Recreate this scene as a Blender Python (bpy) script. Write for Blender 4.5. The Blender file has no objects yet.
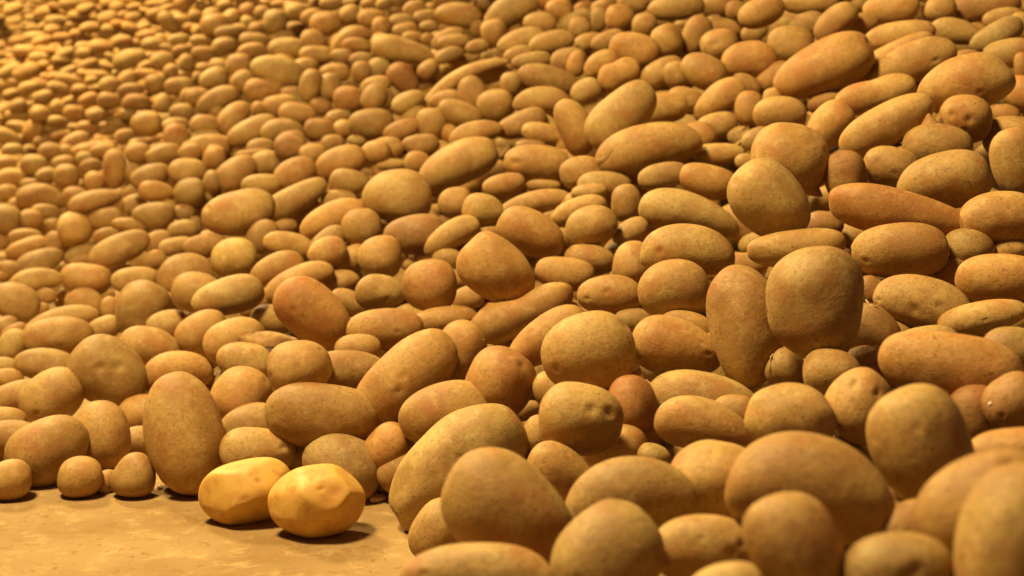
import bpy, bmesh, math, random
import numpy as np
from mathutils import Vector, Quaternion, Matrix

CAM_HEIGHT = 0.56
CAM_PITCH = 0.145243          # radians below the horizon
scene = bpy.context.scene
col = scene.collection

# ------------------------------------------------------------------ materials
def nodes_of(name):
    m = bpy.data.materials.new(name); m.use_nodes = True
    nt = m.node_tree; nt.nodes.clear()
    out = nt.nodes.new('ShaderNodeOutputMaterial'); b = nt.nodes.new('ShaderNodeBsdfPrincipled')
    nt.links.new(b.outputs[0], out.inputs[0])
    return m, nt, b
def noise(nt, vec, scale, detail=3, rough=.55, dist=0):
    n = nt.nodes.new('ShaderNodeTexNoise'); n.inputs['Scale'].default_value = scale
    n.inputs['Detail'].default_value = detail; n.inputs['Roughness'].default_value = rough
    n.inputs['Distortion'].default_value = dist
    nt.links.new(vec, n.inputs['Vector']); return n.outputs['Fac']
def ramp(nt, fac, lo, hi, a=0., b=1.):
    r = nt.nodes.new('ShaderNodeMapRange'); r.interpolation_type = 'SMOOTHSTEP'
    for i, v in enumerate((lo, hi, a, b)): r.inputs[i+1].default_value = v
    nt.links.new(fac, r.inputs[0]); return r.outputs[0]
def mix(nt, fac, a, b, mode='MIX'):
    m = nt.nodes.new('ShaderNodeMix'); m.data_type = 'RGBA'; m.blend_type = mode
    for sock, v in ((m.inputs[0], fac), (m.inputs[6], a), (m.inputs[7], b)):
        if isinstance(v, (int, float)): sock.default_value = v
        elif isinstance(v, tuple): sock.default_value = (*v, 1)
        else: nt.links.new(v, sock)
    return m.outputs[2]
def bump(nt, b, hs):
    prev = None
    for h, s, d in hs:
        n = nt.nodes.new('ShaderNodeBump'); n.inputs['Strength'].default_value = s; n.inputs['Distance'].default_value = d
        nt.links.new(h, n.inputs['Height'])
        if prev: nt.links.new(prev, n.inputs['Normal'])
        prev = n.outputs[0]
    nt.links.new(prev, b.inputs['Normal'])
def coords(nt):
    return nt.nodes.new('ShaderNodeTexCoord').outputs['Object']

def skin_material():
    m, nt, b = nodes_of('potato_skin'); v = coords(nt)
    at = nt.nodes.new('ShaderNodeAttribute'); at.attribute_name = 'tint'
    off = nt.nodes.new('ShaderNodeVectorMath'); off.operation = 'MULTIPLY_ADD'   # every potato its own patch of pattern
    nt.links.new(at.outputs['Color'], off.inputs[0]); off.inputs[1].default_value = (7., 13., 5.); nt.links.new(v, off.inputs[2])
    v = off.outputs[0]
    c = mix(nt, ramp(nt, noise(nt, v, 16, 3), .35, .65), SKIN_A, SKIN_B)
    c = mix(nt, ramp(nt, noise(nt, v, 22, 2), .52, .70, 0, .6), c, SKIN_RED)
    c = mix(nt, ramp(nt, noise(nt, v, 48, 4, .65), .48, .70, 0, .55), c, SKIN_DUST)
    c = mix(nt, ramp(nt, noise(nt, v, 240, 3, .7), .50, .66, 0, .5), c, SKIN_DIRT)
    vo = nt.nodes.new('ShaderNodeTexVoronoi'); vo.inputs['Scale'].default_value = 95; nt.links.new(v, vo.inputs['Vector'])
    vm = ramp(nt, vo.outputs['Distance'], .10, .19, .6, 0.)
    gate = nt.nodes.new('ShaderNodeMath'); gate.operation = 'MULTIPLY'; nt.links.new(vm, gate.inputs[0])
    nt.links.new(ramp(nt, noise(nt, v, 60, 1), .5, .6), gate.inputs[1])
    c = mix(nt, ramp(nt, noise(nt, v, 120, 4, .75, .6), .50, .66, 0, .42), c, SKIN_DIRT)
    c = mix(nt, gate.outputs[0], c, SKIN_SPOT)
    ey = nt.nodes.new('ShaderNodeAttribute'); ey.attribute_name = 'eye'
    c = mix(nt, ey.outputs['Fac'], c, SKIN_EYE)
    c = mix(nt, 1., c, at.outputs['Color'], 'MULTIPLY')
    nt.links.new(c, b.inputs['Base Color'])
    b.inputs['Roughness'].default_value = .62; b.inputs['Specular IOR Level'].default_value = .32
    bump(nt, b, [(noise(nt, v, 70, 4, .6), .24, .005), (noise(nt, v, 420, 3, .7), .4, .0013)])
    return m
SKIN_A = (0.432, 0.264, 0.076); SKIN_B = (0.324, 0.171, 0.044); SKIN_RED = (0.360, 0.138, 0.036); SKIN_DUST = (0.504, 0.342, 0.120)
SKIN_DIRT = (0.238, 0.123, 0.035); SKIN_SPOT = (0.144, 0.063, 0.020); SKIN_EYE = (0.238, 0.119, 0.036)
SKIN = skin_material()

def flesh_material():
    m, nt, b = nodes_of('peeled_potato_flesh'); v = coords(nt)
    at = nt.nodes.new('ShaderNodeAttribute'); at.attribute_name = 'eye'
    c = mix(nt, ramp(nt, noise(nt, v, 30, 3), .35, .7), (.60, .37, .08), (.54, .30, .06))
    c = mix(nt, ramp(nt, noise(nt, v, 45, 4, .6, .6), .50, .68, 0, .75), c, (.47, .22, .05))
    c = mix(nt, at.outputs['Fac'], c, (.42, .17, .04))
    nt.links.new(c, b.inputs['Base Color'])
    b.inputs['Roughness'].default_value = .55; b.inputs['Specular IOR Level'].default_value = .35
    b.inputs['Subsurface Weight'].default_value = .12; b.inputs['Subsurface Radius'].default_value = (.02, .01, .003); b.inputs['Subsurface Scale'].default_value = .3
    bump(nt, b, [(noise(nt, v, 90, 3), .25, .002)])
    return m
FLESH = flesh_material()

def floor_material():
    m, nt, b = nodes_of('dusty_concrete'); v = coords(nt)
    c = mix(nt, ramp(nt, noise(nt, v, 5, 5, .6), .35, .68), (.330, .215, .088), (.250, .148, .050))
    c = mix(nt, ramp(nt, noise(nt, v, 26, 6, .7, .4), .5, .72, 0, .6), c, (.510, .345, .150))
    c = mix(nt, ramp(nt, noise(nt, v, 55, 5, .7, .8), .55, .68, 0, .8), c, (.230, .115, .040))
    c = mix(nt, ramp(nt, noise(nt, v, 300, 3, .7), .55, .7, 0, .35), c, (.300, .150, .050))
    nt.links.new(c, b.inputs['Base Color'])
    b.inputs['Roughness'].default_value = .9; b.inputs['Specular IOR Level'].default_value = .15
    bump(nt, b, [(noise(nt, v, 22, 6, .65), .5, .006), (noise(nt, v, 160, 4, .7), .4, .002)])
    return m
CONCRETE = floor_material()

def plain_material(name, a, bcol, sc=60, rough=.8):
    m, nt, b = nodes_of(name); v = coords(nt)
    c = mix(nt, ramp(nt, noise(nt, v, sc, 4, .6), .35, .65), a, bcol)
    nt.links.new(c, b.inputs['Base Color']); b.inputs['Roughness'].default_value = rough
    bump(nt, b, [(noise(nt, v, sc*3, 3), .4, .002)])
    return m
LEAF = plain_material('dry_leaf', (.42, .25, .075), (.26, .13, .04), 50)
STEM = plain_material('dry_stalk', (.52, .36, .15), (.36, .22, .08), 90)
CHIP = plain_material('pale_grit', (.80, .66, .50), (.60, .44, .30), 120)
PLASTER = plain_material('plaster', (.62, .50, .34), (.52, .40, .26), 6)

# ------------------------------------------------------------------ potato shapes
_ico = {}
def ico(level):
    if level not in _ico:
        bm = bmesh.new(); bmesh.ops.create_icosphere(bm, subdivisions=level, radius=1)
        bm.verts.ensure_lookup_table()
        v = np.array([x.co[:] for x in bm.verts]); f = np.array([[q.index for q in p.verts] for p in bm.faces]); bm.free()
        v /= np.linalg.norm(v, axis=1, keepdims=True)
        _ico[level] = (v, f)
    return _ico[level]

def lumps(v, rng, n, fmin, fmax):
    out = np.zeros(len(v))
    for _ in range(n):
        k = rng.normal(size=3); k *= rng.uniform(fmin, fmax)/np.linalg.norm(k)
        out += np.sin(v @ k + rng.uniform(0, 6.28))
    return out/math.sqrt(n)

def potato_points(level, L, W, D, seed, taper=0, bend=0, waist=0, rough=0, eyes=2, face_eyes=0, expo=2.4, bent_ends=0):
    """points of one potato: long axis X, width Y, depth Z (metres)"""
    rng = np.random.default_rng(seed)
    v, f = ico(level)
    rho = np.hypot(v[:, 1], v[:, 2])
    r = (np.abs(v[:, 0])**expo + rho**expo)**(-1/expo)
    p = v*r[:, None]
    x = p[:, 0].copy()
    s = 1 - taper*x - abs(taper)*.25*(x*x) - waist*1.25*np.exp(-(x/.33)**2) 
    p[:, 1] *= s; p[:, 2] *= s
    p[:, 2] *= 1 + .06*rng.normal()
    amp = .042 + .02*rough
    d = 1 + .058*lumps(v, rng, 3, .9, 1.8) + amp*lumps(v, rng, 6, 1.6, 3.4) + (.008+.012*rough)*lumps(v, rng, 8, 5, 9)
    p *= d[:, None]
    eye = np.zeros(len(v))
    spots = []
    for _ in range(eyes):
        q = rng.normal(size=3); q[0] *= 1.1; spots.append((q/np.linalg.norm(q), rng.uniform(.05, .09), rng.uniform(.6, 1)))
    for _ in range(face_eyes):
        q = np.array([rng.uniform(-.75, .75), rng.uniform(-.35, .55), .8]); spots.append((q/np.linalg.norm(q), rng.uniform(.09, .13), 1.3))
    if level >= 4:
        asp = W/L
        for q, wd, st in spots:
            dd = v - q
            dd[:, 0] *= 1/max(asp, .5)*1.1; dd[:, 1] *= 1.0
            e2 = (dd**2).sum(1)
            pit = np.exp(-e2/(2*wd*wd)); brow = np.exp(-((dd - np.array([0, .16, 0]))**2).sum(1)/(2*(wd*1.5)**2))
            p *= (1 - .065*st*pit + .025*st*brow)[:, None]
            eye = np.maximum(eye, .5*np.exp(-e2/(2*(wd*.45)**2)))
    p[:, 1] += bend*(.33 - p[:, 0]**2)*(L/W)
    # the outline keeps the measured length and width
    for ax, size in ((0, L), (1, W), (2, D)):
        lo, hi = p[:, ax].min(), p[:, ax].max()
        k = size/(hi-lo)
        if ax == 1: k = min(k, size/2*1.0/(1-.5*abs(taper))) if False else k
        if ax == 2: k = size/2
        p[:, ax] = (p[:, ax] - ((lo+hi)/2 if ax < 2 else 0))*k
    return p, f, eye

def mesh_from(name, pts, faces, tint, eye, mat):
    me = bpy.data.meshes.new(name)
    me.vertices.add(len(pts)); me.vertices.foreach_set('co', pts.astype(np.float32).ravel())
    me.loops.add(faces.size); me.loops.foreach_set('vertex_index', faces.astype(np.int32).ravel())
    me.polygons.add(len(faces)); me.polygons.foreach_set('loop_start', np.arange(0, faces.size, 3, dtype=np.int32))
    me.update(calc_edges=True)
    me.polygons.foreach_set('use_smooth', np.ones(len(faces), bool))
    a = me.attributes.new('tint', 'FLOAT_COLOR', 'POINT'); a.data.foreach_set('color', tint.astype(np.float32).ravel())
    b = me.attributes.new('eye', 'FLOAT', 'POINT'); b.data.foreach_set('value', eye.astype(np.float32))
    me.materials.append(mat); me.validate(); me.update()
    return me

def tint_for(flags, seed):
    rng = np.random.default_rng(seed+999)
    t = np.ones(3)*(1+rng.normal(0, .075)); h = rng.normal(0, .035)
    t *= np.array([1+h*.3, 1-h, 1-h*2])
    if 'r' in flags: t *= (1.0, .90, .86)
    if 'y' in flags: t *= (1.12, 1.16, 1.22)
    if 'd' in flags: t *= (.84, .76, .78)  # darker tint, mostly the shade of the gaps painted into the skin
    if 'g' in flags: t *= (.93, .97, 1.1)
    return np.clip(t, .5, 1.35)

# x, y, z, qw, qx, qy, qz, length, width, taper, bend, waist, rough, eyes, colour flags, seed, label, group
POTATOES = [
(0.2111,0.9698,0.2763,0.7849,0.6019,-0.0184,-0.1459,0.118,0.0752,0.1,0.12,0,0,0,'',44,'widest front potato, broad and orange-brown, lying flat at lower right',0),
(-0.0031,1.0748,0.223,0.7537,0.5529,0.2114,-0.2856,0.115,0.0835,0.03,-0.01,0,0,0,'s',37,'big smooth blurred potato slanting down right, in front at bottom centre',0),
(0.3176,1.476,0.3267,0.4797,0.5082,0.4067,-0.5885,0.1235,0.1017,0.06,0,0,1,0,'',145,'biggest upright pale potato at right of centre, narrowing towards its base',1),
(0.2958,1.0009,0.2973,0.5837,0.5535,0.2675,-0.5304,0.0898,0.0709,0.12,-0.04,0,0,0,'',50,'large egg-shaped potato standing on its narrow end, above the bottom right corner',0),
(-0.0706,1.7408,0.0773,0.7389,0.5707,-0.202,0.2957,0.2017,0.116,-0.1,0.05,0,1,0,'',34,'very big rough-skinned potato slanting down to the floor, right of the peeled potatoes',0),
(-0.4477,1.8916,0.0819,0.4338,0.4495,-0.4226,0.6567,0.172,0.1065,0.07,0.04,0,1,0,'',5,'big rough potato standing upright on the floor, left of the two peeled potatoes',0),
(0.0676,0.9441,0.2333,0.7485,0.5158,-0.2661,0.3207,0.08,0.0737,0.05,0,0,0,0,'s',39,'large domed potato standing at the bottom edge, right of the big smooth front potato',0),
(0.167,0.805,0.2878,0.6573,0.5345,0.2392,-0.4745,0.0681,0.0538,0.1,0.05,0,0,0,'sr',45,'orange-tinted smooth potato leaning left at the bottom edge, overlapping the widest front potato',0),
(0.3967,1.2664,0.3001,0.7561,0.6324,-0.0632,-0.1563,0.1278,0.0673,-0.05,-0.03,0,0,0,'r',69,'long thick potato with a pinkish left end and knobby top, at the right',1),
(0.2602,1.5615,0.2884,0.54,0.524,0.3753,-0.5412,0.1398,0.0826,0.03,0,0,1,0,'',144,'tall narrow rough potato standing upright, left of the biggest pale upright potato',1),
(0.2767,0.7553,0.3071,0.6863,0.3661,-0.4647,0.423,0.0913,0.0625,0.02,0.04,0,0,0,'s',49,'huge blurred potato filling the bottom right corner',0),
(0.0932,1.1062,0.2288,0.8006,0.5917,-0.0837,0.0453,0.1081,0.0648,0.07,0.22,0,0,0,'',40,'long brown potato lying flat, directly behind the large domed one at the bottom edge',0),
(0.0853,1.5684,0.2586,0.7682,0.631,-0.087,0.0637,0.1068,0.0881,-0.05,0.08,0,0,0,'',53,'plump smooth oval potato in mid-photo, above the round one with a ring of eyes',1),
(-0.2561,1.9014,0.1046,0.7844,0.6158,0.0727,0.0128,0.1644,0.0896,0.08,-0.02,0,0,0,'',31,'big loaf-shaped dusty potato lying flat above the peeled potatoes',1),
(-0.1477,1.9417,0.1477,0.7162,0.5973,-0.1992,0.301,0.1701,0.0911,-0.05,-0,0,0,0,'',28,'long lumpy potato leaning steeply up to the right in the lower centre left',1),
(0.0703,1.4142,0.2178,0.7842,0.6185,0.0079,-0.0491,0.0865,0.0755,0.1,0,0,0,1,'',55,'round potato with a cluster of eyes on its top, below the plump oval potato',1),
(0.3449,1.8975,0.3996,0.6626,0.6526,0.1808,-0.32,0.1217,0.0932,0.1,-0.03,0,0,0,'',175,'smooth brown egg-shaped potato leaning left, below the big round spurred one',2),
(0.2828,0.8134,0.3072,0.7998,0.5573,-0.2205,0.0337,0.087,0.0697,-0.11,0,0,0,0,'',48,'huge smooth potato entering from the right edge, just behind the corner potato',0),
(0.4883,1.7761,0.3938,0.7186,0.6741,-0.0254,-0.1687,0.1856,0.0614,0.25,-0.01,0,0,0,'r',170,'carrot-shaped potato with a pink thick left end, tapering to the right',2),
(0.5799,2.6829,0.5821,0.6993,0.6713,-0.231,0.0833,0.1921,0.1016,-0.13,-0,0,0,0,'',177,'big long orange-brown potato slanting up right near the top right',3),
(0.1364,0.9678,0.2318,0.8085,0.5831,-0.0286,-0.0738,0.0732,0.0493,0.01,-0,0,0,1,'',41,'blocky potato with a dent in its face, low in front of the pale net-skinned one',0),
(-0.0223,0.9506,0.2166,0.8183,0.5741,0.0238,-0.0147,0.1124,0.0501,-0.15,0.07,0,0,0,'s',38,'blurred pale potato lying flat, cut by the bottom edge left of centre',0),
(0.4727,1.7213,0.3544,0.7443,0.6532,-0.1271,-0.0565,0.1155,0.0681,-0.04,0.03,0,0,0,'',147,"smooth tan oval potato right of the biggest upright pale potato's top",2),
(0.2451,1.2235,0.264,0.7822,0.6156,-0.0754,-0.0594,0.0803,0.0653,-0.07,0,0,1,0,'',61,'broad finely speckled potato between the snout-shaped one and the one with two dimples',1),
(0.2507,2.6503,0.4359,0.7212,0.6803,-0.118,0.056,0.2037,0.0891,0.12,0.1,0,0,0,'',238,'long bent potato lying under the big glowing yellow one, right of top centre',3),
(-0.6478,2.242,0.0937,0.758,0.5623,0.2929,-0.1528,0.1331,0.1086,0.13,0,0,0,1,'',16,'large smooth potato with two dark eyes and pink tinge, above the orange-blushed egg-shaped one',1),
(0.188,1.593,0.258,0.7585,0.6374,0.034,-0.1308,0.1061,0.0671,0.22,0.02,0,0,0,'',54,'wedge-shaped potato thinning to the right, between the plump oval and the tall narrow potato',1),
(-0.3062,2.1687,0.2021,0.725,0.5823,0.2834,-0.2344,0.138,0.0884,0.08,0.07,0,0,0,'r',121,'large reddish potato with scratched scars on its face, slanting down to the right',1),
(0.2229,0.7841,0.2776,0.8112,0.5701,-0.1066,-0.0749,0.063,0.0513,0.02,0,0,0,1,'',46,'potato with a sunken eye on top, cut by the bottom edge near the right corner',0),
(-0.6497,1.9417,0.0477,0.7122,0.6109,-0.0736,0.3378,0.1151,0.0926,0.15,0,0,0,0,'',1,'dull tan oval potato leaning right, behind the two smallest potatoes standing on the floor',0),
(0.1845,1.3194,0.2346,0.7744,0.6171,0.0229,-0.1377,0.0984,0.0518,0.15,0.1,0,0,0,'',59,'snout-shaped potato with a blunt left end, lying in front of the long flat one',1),
(-0.024,2.185,0.267,0.7081,0.617,0.2299,-0.255,0.126,0.095,0.12,-0.04,0,1,0,'r',130,'big rough reddish potato with angular top, slanting down right in mid-photo',2),
(0.5546,1.8278,0.4321,0.7289,0.665,-0.1561,-0.0468,0.1192,0.0753,-0.08,0.04,0,0,0,'',169,'wide glossy oval potato resting on the carrot-shaped one at the right',2),
(0.6892,2.1865,0.5554,0.7076,0.6783,-0.1973,-0.0158,0.1442,0.085,-0.14,0.05,0,1,0,'',199,'big broad pitted orange-brown potato directly above the cork-shaped one',3),
(0.1668,1.1498,0.2277,0.7907,0.6021,-0.0026,-0.1112,0.0742,0.0709,0.01,0,0,1,0,'y',42,'pale potato with a cracked net-like skin, left of the widest front potato',0),
(0.4571,1.5621,0.3132,0.7271,0.6519,0.0019,-0.2151,0.1092,0.0636,-0.16,0.08,0,0,1,'',152,'tan potato with a creased eye at its left, below the smooth tan oval one',1),
(0.4039,2.0709,0.4444,0.7232,0.6839,-0.0698,-0.066,0.1143,0.1108,0.13,0,0,0,0,'',176,'big round pale potato with a small knob at its lower right, at right of centre',2),
(0.2358,1.897,0.3353,0.7451,0.6638,-0.0322,-0.0561,0.1278,0.0686,0.05,0.12,0,0,0,'',140,'broad dome-shaped orange-brown potato resting above the fat oval one',2),
(0.556,2.1261,0.4927,0.7117,0.6447,-0.2627,0.0939,0.1505,0.0648,0,0.02,0,0,0,'',163,'polished sausage-like potato slanting up right, left of the cork-shaped one at upper right',3),
(0.2122,1.8433,0.2893,0.7564,0.6495,-0.0777,0.0034,0.0959,0.0777,-0.04,0.08,0,0,0,'',138,'fat oval orange-brown potato with dark lower side, just right of the neat one-eyed oval',2),
(0.3132,1.2509,0.2704,0.7108,0.4891,-0.3889,0.323,0.0671,0.0628,0.13,0,0,0,1,'',68,'round potato with two dimples, touching the left end of the long pinkish potato',1),
(-0.0174,1.868,0.1564,0.6726,0.5457,-0.3108,0.3914,0.0999,0.0921,-0.11,0,0,0,0,'r',30,'round reddish-brown potato with a dark lower side, right of the long leaning potato',1),
(0.2869,2.2807,0.347,0.7271,0.6727,0.0368,-0.1322,0.1673,0.069,0.15,0.06,0,0,0,'',234,'long ridge-backed potato with pink left end, sloping down right above the broad dome',2),
(0.0164,2.1434,0.2071,0.7482,0.6341,-0.1293,0.1466,0.1701,0.0624,0.04,-0.03,0.22,0,0,'',132,'long peanut-shaped potato with a narrow waist, slanting up to the right in mid-photo',1),
(-0.0899,1.8375,0.1256,0.7754,0.6174,-0.0623,0.1168,0.1232,0.0779,-0.03,0.06,0,0,0,'',32,'rounded yellow-brown potato peeking over the big rough potato in the lower centre',1),
(-0.2313,2.8601,0.3281,0.7345,0.6774,0.0296,0.0273,0.1407,0.1111,-0.14,0.02,0,0,0,'',203,'large blunt brown potato just below and left of the big smooth bar-shaped one',2),
(-0.121,3.1427,0.3764,0.7085,0.6738,-0.1297,0.1649,0.1877,0.0947,-0.06,0.05,0,0,0,'',202,'big smooth bar-shaped potato slanting up right, centre left of the upper half',2),
(0.5492,1.5914,0.3373,0.7404,0.6511,-0.1023,-0.1321,0.0937,0.0585,-0.08,-0.05,0,0,0,'',151,'thick tan potato touching the right edge, right of the one with a creased eye',2),
(0.2067,2.7148,0.4922,0.6767,0.6409,-0.2771,0.2334,0.1589,0.093,0.08,-0.05,0,0,0,'',395,'big glowing yellow potato slanting up right, right of top centre',3),
(-0.229,1.8608,0.0441,0.7837,0.58,0.1758,-0.136,0.1105,0.0889,-0.14,0,0,0,0,'g',9,'dusty greyish round potato directly behind the right peeled potato',0),
(0.5987,1.7414,0.3922,0.7282,0.6652,-0.1102,-0.1228,0.0986,0.067,-0.04,0.09,0,0,0,'',158,'large brown potato at the right edge, right of the carrot-shaped one',2),
(-0.592,2.001,0.053,0.4834,0.5027,-0.3596,0.62,0.1001,0.0818,0.07,0,0,0,0,'r',3,'upright egg-shaped potato with an orange-red blush, resting on two small potatoes at lower left',0),
(-0.5968,3.0983,0.2724,0.7313,0.6734,0.0341,0.1028,0.162,0.1027,-0.15,-0.04,0,0,0,'',239,'large humped tan potato with a dimpled left end, left side of the upper middle',2),
(-0.2978,1.9605,0.1599,0.7654,0.6333,0.0014,0.1145,0.0902,0.0796,0.14,0,0,0,0,'y',25,'pale yellowish rounded potato just right of the dry leaf scrap',1),
(-0.7267,2.1977,0.0633,0.7018,0.6236,-0.0792,0.3353,0.1046,0.0861,0.01,0,0,0,0,'',13,'humped tan potato tilted up to the right, left of the large potato with two eyes',1),
(0.0308,2.2717,0.3175,0.7259,0.6545,0.1365,-0.1617,0.1129,0.0722,0.1,0.05,0,0,0,'r',216,'large potato with a pink flush, sloping down right beneath the long pale arched one',2),
(0.7409,2.664,0.5919,0.7027,0.6787,-0.2124,0.0225,0.1643,0.0756,-0.12,-0,0,0,0,'',194,'broad potato running up right, stacked between the sausage-shaped and wavy long ones',3),
(-0.1298,2.2134,0.2397,0.7559,0.6538,0.0334,0.0057,0.087,0.0852,-0.09,0,0,0,0,'r',127,'round yellow-brown potato with a pinkish side, left of the big rough reddish slab',2),
(-0.3457,1.8828,0.059,0.7898,0.6071,0.0695,0.0534,0.1034,0.0681,0.15,-0.04,0,0,1,'',7,'flattish potato with shallow eyes, directly behind the left peeled potato',0),
(0.2082,1.5157,0.2128,0.7755,0.6239,-0.0082,-0.0962,0.1241,0.0665,0.1,0.03,0,0,0,'',58,'long flat potato behind the snout-shaped one, below the wedge-shaped potato',1),
(0.5087,1.5191,0.3057,0.7603,0.6208,-0.1903,-0.0195,0.0945,0.0354,0.1,0,0,0,0,'',153,'tan very long potato just below left of the thick potato at the right edge',1),
(-0.388,1.9995,0.1092,0.5992,0.5486,-0.3017,0.499,0.0893,0.0893,0.09,0,0,0,0,'',24,"brown ball-shaped potato just right of the big upright potato's top",1),
(-0.193,2.1316,0.1844,0.7653,0.6422,0.0341,0.0286,0.1181,0.0653,-0.06,0.02,0,0,0,'',123,'large tan long potato just above left of the long steeply leaning potato',1),
(0.3691,1.8351,0.3431,0.7463,0.6561,-0.1093,-0.025,0.1268,0.0496,-0.09,-0.04,0,0,0,'',146,'smooth potato lying flat behind the top of the biggest upright pale potato',2),
(-0.5099,2.5207,0.1758,0.7366,0.6523,-0.0237,0.1771,0.131,0.0696,-0.09,0.02,0,0,0,'',118,'broad smooth potato sloping up right, left of the reddish scarred potato',2),
(0.1419,2.0507,0.2508,0.7574,0.6521,-0.021,-0.0279,0.0948,0.0581,-0.08,0.04,0,0,1,'',137,'neat oval potato with one dark eye, between the peanut-shaped and the fat oval potatoes',2),
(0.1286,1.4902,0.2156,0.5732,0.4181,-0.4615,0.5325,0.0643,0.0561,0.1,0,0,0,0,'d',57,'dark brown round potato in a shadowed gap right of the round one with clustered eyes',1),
(-0.7584,2.8741,0.0938,0.6055,0.601,-0.2476,0.4592,0.1227,0.1088,-0.15,0,0,1,0,'y',90,'big pale yellow potato with rough skin, below and right of the log-shaped one',1),
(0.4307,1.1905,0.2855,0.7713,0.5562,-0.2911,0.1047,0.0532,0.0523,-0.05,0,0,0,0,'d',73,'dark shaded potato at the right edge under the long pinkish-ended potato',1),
(0.676,1.918,0.449,0.463,0.5895,0.3538,-0.5594,0.0963,0.0623,0.07,-0.05,0,0,0,'',172,'tall smooth potato upright at the right edge in the upper half',2),
(-0.8915,2.7491,0.0621,0.7531,0.6381,0.0889,0.1332,0.1382,0.0771,0,0.03,0,0,0,'',17,'low dome-shaped brown potato, just above and left of the large two-eyed potato',1),
(0.0474,1.364,0.175,0.7678,0.5864,0.1426,-0.2152,0.0716,0.0539,0.15,-0.04,0,0,0,'',65,'stubby brown potato pointing down right, below the round one with clustered eyes',0),
(0.6115,2.414,0.5354,0.7105,0.68,-0.1806,0.0081,0.1351,0.055,-0.03,-0.02,0.1,0,0,'',162,'wavy long brown potato just above the polished sausage-like potato at upper right',3),
(0.0534,2.8999,0.3909,0.7269,0.6861,0.0126,-0.0267,0.1404,0.079,-0.05,0.03,0,0,1,'',218,'broad potato with two dark pits on top, right of the big smooth bar-shaped one',2),
(0.6218,2.0867,0.4638,0.7112,0.687,-0.0775,-0.1274,0.1005,0.0677,0.1,-0.03,0,0,0,'',166,'potato with a pointed tip on top, between the polished and the cork-shaped ones',3),
(0.1265,2.2628,0.3292,0.7394,0.6638,-0.0937,0.0625,0.0858,0.0653,0.03,0.07,0,0,0,'',226,'oval tan potato right of the large pink-flushed one, near the centre',2),
(-0.0871,1.6137,0.0339,0.7421,0.5506,-0.2049,0.3227,0.0776,0.0659,-0.14,0,0,0,0,'',36,'mottled potato on the floor under the left side of the big blurred front potato',0),
(0.6748,2.1301,0.5023,0.7082,0.6893,-0.1095,-0.1065,0.077,0.0732,0.08,0,0,0,1,'',165,'short cork-shaped potato with speckled top, at upper right under the big pitted potato',3),
(0.0491,1.909,0.2126,0.7385,0.6115,-0.1911,0.2101,0.1242,0.0624,-0.15,0.02,0,0,0,'',52,'slim yellow-brown potato slanting up to the right, behind the plump oval potato in mid-photo',1),
(-0.5137,1.8753,0.0289,0.5456,0.5183,-0.3156,0.578,0.0625,0.0598,0.2,0,0,0,0,'',4,'small cone-shaped potato on the floor, just left of the big upright potato',0),
(0.3285,1.4317,0.2618,0.7711,0.6271,-0.0855,-0.0696,0.0595,0.0515,0.12,0,0,0,0,'',67,'small tan round potato just above left of the round two-dimpled potato',1),
(-0.5449,2.2756,0.0898,0.7662,0.6307,0.0609,0.107,0.1148,0.0676,0.04,0.2,0,0,0,'',22,'large tan long potato just above the big upright potato at lower left',1),
(-0.9298,3.3466,0.1628,0.7066,0.6647,-0.0374,0.2398,0.1524,0.0726,0.02,0.02,0,0,0,'',84,'long pale log-shaped potato slanting up right, left part of the photo halfway up',2),
(-0.4562,2.298,0.1378,0.7275,0.6361,-0.0816,0.2439,0.104,0.0738,0.15,0.04,0,0,0,'y',122,'pale yellow potato to the left of the dry leaf scrap',1),
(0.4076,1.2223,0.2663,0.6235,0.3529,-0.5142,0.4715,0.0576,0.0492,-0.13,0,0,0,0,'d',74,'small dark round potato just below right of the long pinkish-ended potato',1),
(-0.0744,1.9996,0.1726,0.6248,0.529,-0.3537,0.4523,0.0977,0.0717,-0.16,-0.01,0,0,0,'r',29,'reddish-brown upright potato wedged against the top of the long leaning potato',1),
(0.4881,2.9603,0.6021,0.7013,0.7073,-0.0817,-0.0339,0.116,0.0756,-0.08,0.09,0,0,0,'',382,'dark smooth oval potato at upper right, left below the big long orange-brown one',3),
(-0.1843,2.6607,0.2727,0.7432,0.668,0.0151,0.0346,0.1168,0.0769,-0.14,0,0,0,0,'d',222,'dark brown potato in the shade directly under the large blunt brown one',2),
(0.1246,2.8178,0.4685,0.5899,0.5881,0.3714,-0.4101,0.12,0.0684,-0.06,0.08,0,0,0,'',327,'smooth brown potato standing upright, left of the big glowing yellow one',3),
(-0.5552,2.8202,0.2053,0.7464,0.6584,0.0722,0.0637,0.0919,0.0873,-0.07,0,0,0,0,'y',109,'pale round potato with a small slit, left centre of the photo',2),
(-0.2375,2.0078,0.1466,0.7715,0.6321,0.017,0.0703,0.1162,0.0596,0.13,0.06,0,0,0,'',26,'light slab-like potato lying flat, above the right end of the big loaf-shaped potato',1),
(0.5483,2.0602,0.4346,0.714,0.6845,-0.0457,-0.1399,0.0812,0.0611,0.02,-0.03,0,0,1,'',168,'small neat oval potato with one eye, just left of the wide oval at right',2),
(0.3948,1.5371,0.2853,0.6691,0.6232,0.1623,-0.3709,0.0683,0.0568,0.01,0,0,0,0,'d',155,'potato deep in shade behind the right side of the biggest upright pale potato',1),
(-0.587,1.8748,0.0262,0.7896,0.5961,0.1163,0.0878,0.0598,0.0571,0.01,0,0,0,0,'',2,'small grey-brown ball-shaped potato on the floor, directly under the reddish egg-shaped one',0),
(0.3242,2.3506,0.3937,0.7146,0.6799,0.0529,-0.1558,0.0974,0.0574,-0.05,-0.04,0,0,0,'',230,'rounded potato behind the ridge-backed long one, left of the smooth leaning egg-shaped one',2),
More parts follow.
